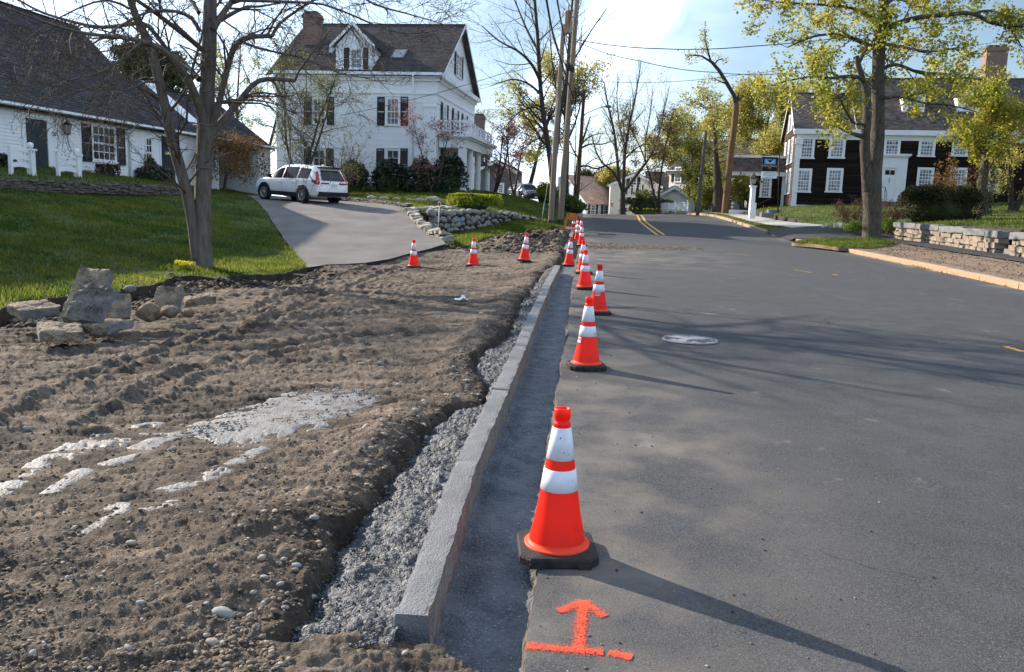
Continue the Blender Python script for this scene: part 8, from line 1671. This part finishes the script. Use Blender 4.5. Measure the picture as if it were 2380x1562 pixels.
WAG = [(-1.05, .52, .58, .74, .80, .62, .64, .5), (-1.0, .40, .50, .92, 1.0, .82, .83, .70), (-.8, .34, .44, .98, 1.30, .90, .89, .66), (-.6, .32, .42, 1.0, 1.52, .91, .90, .62), (.4, .28, .40, 1.0, 1.60, .92, .91, .60), (1.4, .28, .40, .99, 1.60, .92, .91, .60), (1.85, .28, .40, .98, 1.52, .92, .91, .60), (2.35, .28, .40, .98, 1.26, .92, .91, .66), (2.75, .28, .40, .98, 1.07, .92, .90, .74), (3.2, .30, .42, .95, 1.02, .91, .88, .70), (3.5, .34, .45, .88, .94, .87, .84, .62), (3.62, .40, .5, .76, .82, .78, .75, .5)]
fp = P(1243, 467, 65); f2 = Vector((.40, -.915, -.03)).normalized(); l2 = Vector((0, 0, 1)).cross(f2).normalized(); u2 = f2.cross(l2); og = fp - f2 * 2.9 - u2 * .05; og.z = fp.z - .03
MD = Matrix(((f2.x, l2.x, u2.x, og.x), (f2.y, l2.y, u2.y, og.y), (f2.z, l2.z, u2.z, og.z), (0, 0, 0, 1))) @ Matrix.Scale(.86, 4)
wag, CW = vehicle('parked_wagon', 'dark station wagon parked on the bank beyond the yellow bush', 'car', MD, WAG, m_card, 2.75, .35, 1.6, 8)
for sg in (1, -1):
    CW.pane(1.48, 2.55, .05, .88, sg, parent=wag); CW.pane(.46, 1.40, .05, .90, sg, parent=wag); CW.pane(-.4, .38, .08, .88, sg, parent=wag, n=4); b = MB(); b.add([(3.22, sg * .87, .80), (3.53, sg * .62, .78), (3.50, sg * .60, .87), (3.2, sg * .86, .91)], [(0, 1, 2, 3) if sg > 0 else (3, 2, 1, 0)]); b.v = [(x + .05, y + sg * .03, z) for x, y, z in b.v]; b.build('headlight', m_lamp, wag)
    b = MB(); b.box((.9, sg * .62, 1.66), (2.2, .04, .05)); b.build('roof_rail', m_clad, wag)
CW.top(1.9, 2.70, 1.0, 'windshield', m_tint, wag); b = MB(); b.bb(3.60, 3.655, -.48, .48, .58, .80); gr = b.build('grille', m_clad, wag); b = MB(); b.bb(3.58, 3.66, -.72, .72, .36, .50); b.build('front_bumper', m_clad, wag); b = MB(); b.box((3.67, 0, .48), (.012, .31, .155)); b.build('number_plate', m_plate, wag)
b = MB(); b.lathe([(0, .006), (.05, .005), (.06, 0)], 18); b.v = [(3.66 + z, x * 1.5, .72 + y * .8) for x, y, z in b.v]; b.build('emblem', M('blue_oval', (.10, .22, .48), rough=.2), gr)

# ------------------------------------------------------------------ poles and lines
m_pole = M('weathered_pole', (.30, .245, .195), (.205, .15, .105), rough=.9, vscale=2.2, stretch=(7, 7, .35), bump=1.2, bscale=14, detail=8, lo=.38, hi=.62); m_poleb = M('brown_pole', (.12, .065, .038), (.085, .05, .032), rough=.9, vscale=2, stretch=(5, 5, .4), bump=.9, bscale=16); m_poleg = M('grey_pole', (.13, .12, .105), (.09, .082, .072), rough=.9, vscale=2, stretch=(6, 6, .4), bump=.9)
m_cable = M('black_cable', (.018, .018, .02), rough=.6); m_gstl = M('galvanised_grey', (.34, .35, .36), (.26, .27, .28), rough=.5, vscale=4)
def pole(pts, y, label, mat, name='utility_pole', n=14, foot=None):
    c = P(pts[0][0], pts[0][1], y); t = empty(name, c, 0, label, 'utility pole', 'utility poles'); q = [P(u, v, y) - c for u, v, w in pts]; q[0].z -= .3; r_ = [w * y / F_PX / 2 for u, v, w in pts]; Q_, R_ = [], []
    for i in range(len(q) - 1):
        for j in range(6): Q_.append(q[i].lerp(q[i + 1], j / 6)); R_.append(r_[i] + (r_[i + 1] - r_[i]) * j / 6)
    Q_.append(q[-1]); R_.append(r_[-1]); b = MB(); b.tube(Q_, R_, n); obj('shaft', b.mesh('shaft', mat), t)
    if foot:
        k = foot; b = MB(); b.tube([Q_[0], Q_[0].lerp(Q_[-1], .03), Q_[0].lerp(Q_[-1], k)], [R_[0] * 1.03, R_[0] * 1.03, R_[0] * 1.012], n, 0, False); obj('charred_foot', b.mesh('charred_foot', M('charred_wood', (.03, .025, .022), (.10, .075, .05), rough=.95, vscale=5, stretch=(3, 3, .5))), t)
    return t
PY1_, PY2_ = 39.0, 40.5
p1 = pole([(1279, 532, 13.6), (1290, 350, 12.4), (1301, 190, 11), (1310, 57, 10)], PY1_, 'older weathered utility pole whose top stands below the transformer', m_pole, foot=.075)
p2 = pole([(1301, 524, 15.2), (1316, 330, 13.2), (1330, 150, 12), (1346, -70, 10.5)], PY2_, 'taller utility pole carrying the transformer and cables', m_pole, foot=.05)
p3 = pole([(1339, 494, 10), (1349, 340, 8.6), (1358, 208, 7.6)], 56, 'brown utility pole with the street light arm', m_poleb)
p4 = pole([(1621, 496, 8.5), (1632, 390, 7.4), (1641, 303, 6.4)], 63, 'slim grey pole standing before the ivy clad trunk', m_poleg)
def thing_at(name, label, cat, c): return empty(name, c, 0, label, cat)
c = P(1320, 52, 40.0); TR = thing_at('transformer', 'grey rust streaked pole transformer hanging between the two front poles', 'transformer', c)
b = MB(); b.lathe([(0, -.50), (.15, -.50), (.165, -.46), (.165, .42), (.185, .44), (.185, .47), (.12, .53), (0, .55)], 20); b.build('tank', M('rusty_tank', (.42, .44, .45), (.26, .13, .06), rough=.55, vscale=2.4, stretch=(1.3, 1.3, .25), lo=.46, hi=.60), TR); b = MB(); b.lathe([(.05, .53), (.05, .60), (.065, .62), (.045, .66), (.06, .69), (.04, .73), (.05, .76), (.02, .82), (0, .84)], 12); b.build('bushing', M('porcelain_grey', (.40, .42, .45), rough=.3), TR)
b = MB(); b.box((.22, .06, .25), (.22, .07, .06)); b.box((.22, .06, -.25), (.22, .07, .06)); b.build('bracket', m_gstl, TR)
c = P(1362, 264, 56); SL = thing_at('street_light', 'street light on a curved arm fixed to the brown pole', 'street light', c); q = [P(u, v, 56) - c for u, v in ((1354, 272), (1362, 264), (1380, 256), (1398, 249), (1406, 248))]; b = MB(); b.tube(q, .035, 6); b.build('arm', m_gstl, SL); q2 = [P(u, v, 56) - c for u, v in ((1405, 248), (1410, 247), (1418, 248), (1422, 249))]; b = MB(); b.tube(q2, [.05, .11, .10, .03], 8); b.build('lamp_head', M('lamp_head_grey', (.16, .16, .17), rough=.5), SL)
c = P(1326, 160, 39.9); b = MB(); b.box((0, 0, 0), (.34, .3, .17), Matrix.Rotation(.3, 3, 'Y')); b.box((0, 0, .11), (.2, .2, .06)); o = b.build('splice_box', M('black_box', (.03, .03, .032), rough=.5)); o.location = c; tag(o, 'black splice box clamped to the tall pole', 'cable box')
c = P(1300, 422, 38.7); b = MB(); b.box((0, 0, 0), (.11, .12, .44)); b.box((.0, -.065, .0), (.08, .01, .38)); o = b.build('meter_box', M('pale_meter_box', (.5, .54, .58), rough=.5)); o.location = c; tag(o, 'pale grey box mounted low on the older pole', 'cable box')
for i, (u, v) in enumerate(((1340, 217), (1338, 237))):
    c = P(u, v, 40.2); b = MB(); b.tube([(.26 * math.cos(a * .3491), .1 * math.sin(a * .3491), .09 * math.sin(a * .3491)) for a in range(19)], .022, 5); b.tube([(-.26, 0, 0), (.26, 0, 0)], .018, 4); o = b.build('cable_loop', m_cable); o.location = c; tag(o, ['upper black cable storage loop on the tall pole', 'lower black cable storage loop on the tall pole'][i], 'cable loop')
def wire(pts, label, r=.012, sag=.3, name='overhead_wire', mat=None, group='overhead wires', n=16):
    Q_ = []
    for i in range(len(pts) - 1):
        a, c = Vector(pts[i]), Vector(pts[i + 1])
        for j in range(n): t = j / n; q = a.lerp(c, t); q.z -= sag * 4 * t * (1 - t); Q_.append(q)
    Q_.append(Vector(pts[-1])); b = MB(); o_ = Q_[0].copy(); b.tube([q - o_ for q in Q_], r, 4, 0, False); o = b.build(name, mat or m_cable); o.location = o_; return tag(o, label, 'wire', group)
wire([P(1333, 229, 40.4), P(1286, 84, 26), P(1262, -50, 18)], 'thick black cable crossing the older pole towards the viewer', .028, .05)
wire([P(1326, 156, 40.4), P(1310, 80, 31), P(1288, -40, 22)], 'thick black cable running up from the splice box', .026, .03)
wire([P(1342, 30, 40.5), P(1358, 200, 56)], 'thin line dropping from the tall pole to the brown pole top', .012, .4)
wire([P(1341, 130, 40.5), P(1352, 300, 56)], 'second thin line between tall pole and brown pole', .012, .5)
wire([P(1338, 92, 40.5), P(1530, 113, 42), P(1740, 108, 44), P(2065, 73, 46), P(2400, 20, 48)], 'top twisted service wire over the road', .022, .08)
wire([P(1337, 95, 40.5), P(1480, 140, 46), P(1660, 168, 52), P(1830, 170, 57.3)], 'second service wire dipping towards the dark house', .02, .12)
wire([P(1332, 185, 40.5), P(1530, 191, 44), P(1700, 176, 46), P(2065, 130, 49), P(2400, 85, 52)], 'third thin wire over the road', .012, .06)
wire([P(1330, 187, 40.5), P(1480, 235, 62), P(1640, 305, 63)], 'thin wire from the tall pole to the slim grey pole', .012, .2)
wire([P(1641, 306, 63), P(1560, 262, 90)], 'thin wire going on from the slim grey pole', .012, .3); wire([P(1640, 320, 63), P(1350, 300, 56)], 'low thin line between the slim grey and brown poles', .01, .3)
wire([P(1325, 118, 40.4), P(1168, 171, 44), P(790, 268, 49.6)], 'service wire running to the white house wall', .014, .15)
wire([P(1337, 200, 40.4), P(1339, 300, 40.3), P(1335, 420, 40.2)], 'black cable running down the tall pole', .022, .0)
wire([P(1257, 530, 36.2), P(1272, 433, 37.5), P(1300, 205, 39)], 'thin guy wire anchored in the grass before the poles', .009, .0, 'guy_wire', m_gstl)
c = P(1263, 478, 36.9); b = MB(); b.tube([P(1258, 520, 36.3) - c, P(1265, 470, 37) - c], .013, 6); o = b.build('guy_guard', M('pale_green_guard', (.22, .27, .22), rough=.5)); o.location = c; tag(o, 'pale guard sleeve around the guy wire', 'guard sleeve')

# ------------------------------------------------------------------ small street things
c = P(1747.5, 501, 50); LP = thing_at('lamp_post', 'white square post with black lantern in front of the porch wing', 'lamp post', c); hz = (P(1750, 433, 50) - c).z; lean = (P(1750.5, 433, 50) - c).x
b = MB(); b.box((0, 0, hz * .17), (.34, .34, hz * .42 + .2)); b.box((lean * .6, 0, hz * .66), (.25, .25, hz * .62)); b.box((lean, 0, hz), (.36, .36, .07)); b.build('post', m_white, LP)
b = MB(); b.lathe([(.03, 0), (.04, .06), (.10, .10), (.17, .42), (.22, .44), (.08, .64), (.03, .66), (.04, .72), (0, .80)], 4, (lean, 0, hz + .03), smooth=False); b.build('lantern', m_irn, LP); b = MB(); b.lathe([(.112, .13), (.172, .40)], 4, (lean, 0, hz + .03), smooth=False); b.v = [((x - lean) * 1.03 + lean, y * 1.03, z) for x, y, z in b.v]; b.build('lantern_glass', M('lantern_pane', (.30, .31, .32), rough=.1, spec=.8), LP)
ys = 52.3; sw = lambda u, v: P(u, v, ys); c = sw(1808, 489); SG = thing_at('tavern_sign', 'hanging sign lettered Old Ordinary above a white notice board', 'sign', c); q = lambda u, v: sw(u, v) - c
b = MB(); b.tube([q(1808, 492), q(1812, 358)], .035, 6); b.tube([q(1812, 360), q(1770, 362)], .022, 5); b.build('iron_post', m_irn, SG)
s0, s1 = q(1770.5, 395.5), q(1807, 368); wS, hS = s1.x - s0.x, s1.z - s0.z; mS = (s0 + s1) / 2
b = MB(); b.bb(-wS / 2, wS / 2, -.04, .04, -hS / 2, hS / 2); b.bb(-wS / 2 - .05, wS / 2 + .05, -.06, .06, hS / 2, hS / 2 + .06); b.bb(-wS / 2 - .05, wS / 2 + .05, -.06, .06, -hS / 2 - .05, -hS / 2); bd_ = b.build('sign_board', M('sign_black', (.012, .012, .014), rough=.5), SG, mS)
b = MB(); b.bb(-wS * .37, wS * .37, -.052, -.041, .0, hS * .42); bp_ = b.build('blue_panel', M('sign_blue', (.10, .36, .72), rough=.5), bd_)
eg = [(-.16, .30), (-.10, .335), (-.04, .32), (.0, .30), (.03, .33), (.10, .36), (.2, .345), (.12, .30), (.07, .24), (.06, .15), (.02, .12), (-.05, .13), (-.06, .2), (-.06, .26), (-.12, .28)]
b = MB(); b.add([(x * wS * 1.25, -.057, z * hS * 1.08) for x, z in eg], [tuple(range(len(eg)))]); b.build('eagle', M('eagle_brown', (.035, .018, .02)), bp_)
b = MB(); rb = [(wS * (-.30 + .6 * i / 12), hS * (.10 + .16 * ((i / 6 - 1) ** 2))) for i in range(13)]; b.add([(x, -.0555, z + d) for x, z in rb for d in (0, .035)], [(2 * i, 2 * i + 2, 2 * i + 3, 2 * i + 1) for i in range(12)]); b.build('ribbon', M('ribbon_white', (.7, .74, .8)), bp_)
m_gold2 = M('sign_gold', (.55, .33, .16), rough=.5); text('lettering', 'Old Ordinary', hS * .215, bd_, m_gold2, (0, -.044, -hS * .135), bold=.004); text('lettering', '1686', hS * .16, bd_, m_gold2, (0, -.044, -hS * .31), bold=.004)
s0, s1 = q(1770, 414), q(1806.5, 398); w2_, h2_ = s1.x - s0.x, s1.z - s0.z; b = MB(); b.bb(-w2_ / 2, w2_ / 2, -.02, .02, -h2_ / 2, h2_ / 2); nb = b.build('notice_board', M('notice_white', (.66, .70, .76), rough=.5), SG, (s0 + s1) / 2)
for i, (tx, sz) in enumerate((('Museum House', .15), ('House, Garden, Barn, Furnishings', .125), ('Open Tours by Appointment', .13), ('hinghamhistorical.org', .11))): text('lettering', tx, h2_ * sz, nb, m_ink, (0, -.024, h2_ * (.33 - .22 * i)), sx=1.0)
c = P(1774, 502, 51); HR = thing_at('handrail', 'thin black handrail beside the sign by the granite steps', 'handrail', c); q = lambda u, v: P(u, v, 51) - c; b = MB(); b.tube([q(1774, 504), q(1775.5, 477)], .022, 5); b.build('post', m_irn, HR); b = MB(); b.tube([q(1757, 476), q(1762, 475), q(1772, 470), q(1800, 457)], .022, 5); b.build('rail', m_irn, HR)
for i, (u, v, lb) in enumerate(((1782, 500, 'lower granite block step in the lawn by the sign'), (1798, 493, 'upper granite block step in the lawn by the sign'))): me = rough_block('granite_step', m_gran, .75, .4, .28, 430 + i, 6, 6, 3, .01, None, .015); o = obj('granite_step', me); o.location = P(u, v, 51 + i * 1.5); tag(o, lb, 'step', 'granite steps by the sign')
c = P(2062, 470, 54.5); HR2 = thing_at('door_handrail', 'black iron handrail at the white door of the dark house', 'handrail', c); q = lambda u, v: P(u, v, 54.0) - c; b = MB(); b.tube([q(2046, 435), q(2057, 435), q(2061, 449)], .022, 5); b.build('rail', m_irn, HR2); b = MB(); b.tube([q(2057, 436), q(2055.5, 472)], .018, 5); b.tube([q(2061, 449), q(2059.5, 474)], .018, 5); b.build('post', m_irn, HR2)
def stake(name, label, u, v0, v1, y, body, cat, head=None, r=.012):
    c = P(u, v0, y); t = thing_at(name, label, cat, c); h = (P(u, v1, y) - c).z; lx_ = (P(u + 2, v1, y) - P(u, v1, y)).x; b = MB(); b.tube([(0, 0, -.1), (lx_, 0, h)], r, 6); b.build('stake', body, t); return t, h, lx_
t, h, lx_ = stake('driveway_marker', 'white driveway marker stake with red reflector by the low wall', 1018, 538, 474, 28.5, m_white, 'marker', r=.016)
b = MB(); b.lathe([(0, -.012), (.04, -.01), (.04, .01), (0, .012)], 14); b.v = [(lx_ + x, -.02 + z, h + .0 + y * 1.6) for x, y, z in b.v]; b.build('reflector', M('red_reflector', (.65, .04, .05), rough=.3), t); b = MB(); b.lathe([(0, -.011), (.052, -.009), (.052, .009), (0, .011)], 14); b.v = [(lx_ + x, .0 + z, h + y * 1.6) for x, y, z in b.v]; b.build('cap', m_white, t)
def flag(name, label, u, v, y, col, w, h, hp): 
    t, hh, lx_ = stake(name, label, u, v, v - hp, y, m_gstl, 'marking flag', r=.004); b = MB(); b.add([(0, 0, hh), (w, .03, hh - h * .2), (w * .95, 0, hh - h), (0, .02, hh - h * .95)], [(0, 1, 2, 3)]); b.add([(0, .006, hh), (w, .036, hh - h * .2), (w * .95, .006, hh - h), (0, .026, hh - h * .95)], [(3, 2, 1, 0)]); b.build('flag', col, t)
flag('utility_flag', 'small blue marking flag in the grass below the round stone wall', 1066, 521, 29.5, M('flag_blue', (.02, .22, .72)), .11, .13, 15); flag('utility_flag', 'small yellow marking flag on the bank below the dark car', 1243, 486, 50, M('flag_yellow', (.75, .42, .03)), .17, .14, 9)
t, hh, lx_ = stake('house_flag', 'drooping stars and stripes flag behind the dark car', 1201, 450, 420, 68, m_white, 'flag', r=.02)
b = MB(); n = 7
for k in range(7): b.add([(x * .42 + .02, .04 * math.sin(x * 6), hh - .05 - k * .07 - x * .22 + d) for x in np.linspace(0, 1, 5) for d in (0, -.07)], [(2 * i, 2 * i + 1, 2 * i + 3, 2 * i + 2) for i in range(4)], k % 2)
b.build('stripes', [M('flag_red', (.38, .04, .06)), M('flag_white', (.62, .6, .62))], t); b = MB(); b.add([(.02, -.012, hh - .05), (.2, .0, hh - .15), (.2, .0, hh - .38), (.02, -.012, hh - .3)], [(0, 3, 2, 1)]); b.build('canton', M('flag_navy', (.03, .04, .16)), t)
c = P(1421, 503, 88); RS = thing_at('parking_sign', 'small red and white road sign on a post by the cedar roofed house', 'road sign', c); h_ = (P(1421, 476, 88) - c).z; b = MB(); b.tube([(0, 0, -1.5), (0, 0, h_ + .2)], .03, 6); b.build('post', m_gstl, RS); b = MB(); b.bb(-.15, .15, -.05, -.035, h_ - .22, h_ + .22); pn = b.build('panel', M('sign_white', (.72, .62, .60)), RS); b = MB(); b.bb(-.13, .13, -.056, -.051, h_ + .02, h_ + .19); b.bb(-.11, .11, -.056, -.051, h_ - .17, h_ - .04); b.build('red_print', M('sign_red', (.55, .08, .08)), pn)
# white fence
fz = lambda u, v, y: P(u, v, y); FE = thing_at('white_fence', 'white board fence with capped posts in front of the cream house', 'fence', fz(1525, 494, 79))
def fpost(u, vt, vb, y, w=.5):
    a, d = fz(u, vt, y) - FE.location, fz(u, vb, y) - FE.location; b = MB(); b.bb(d.x - w / 2, d.x + w / 2, d.y - w / 2, d.y + w / 2, d.z - .4, a.z - .1); b.bb(d.x - w / 2 - .06, d.x + w / 2 + .06, d.y - w / 2 - .06, d.y + w / 2 + .06, a.z - .1, a.z); b.build('post', m_white, FE); return a, d
a1 = fpost(1526, 475, 492, 79, .32); a2 = fpost(1542, 472, 490, 77, .32); a3 = fpost(1550, 471, 490, 76.5, .32); a4 = fpost(1508, 481, 500, 82, .3); a5 = fpost(1602, 466, 490, 73, .3); a6 = fpost(1572, 468, 490, 75, .2)
def fspan(p, q, k=9):
    for i in range(k):
        a_ = p[0].lerp(q[0], (i + .08) / k); c_ = p[0].lerp(q[0], (i + .92) / k); d_ = p[1].lerp(q[1], (i + .5) / k); b = MB(); z1 = (a_.z + c_.z) / 2 - .22; b.add([(a_.x, a_.y - .02, d_.z), (c_.x, c_.y - .02, d_.z), (c_.x, c_.y - .02, z1), (a_.x, a_.y - .02, z1), (a_.x, a_.y + .02, d_.z), (c_.x, c_.y + .02, d_.z), (c_.x, c_.y + .02, z1), (a_.x, a_.y + .02, z1)], [(0, 1, 2, 3), (7, 6, 5, 4), (3, 2, 6, 7), (0, 3, 7, 4), (1, 5, 6, 2)]); b.build('fence_board', m_white, FE)
    for f in (.9, .35): b = MB(); b.tube([p[1].lerp(p[0], f) + Vector((0, -.05, -.1)), q[1].lerp(q[0], f) + Vector((0, -.05, -.1))], .045, 4, smooth=False); b.build('rail', m_white, FE)
fspan(a1, a2); fspan(a3, a6, 9); fspan(a6, a5, 12)
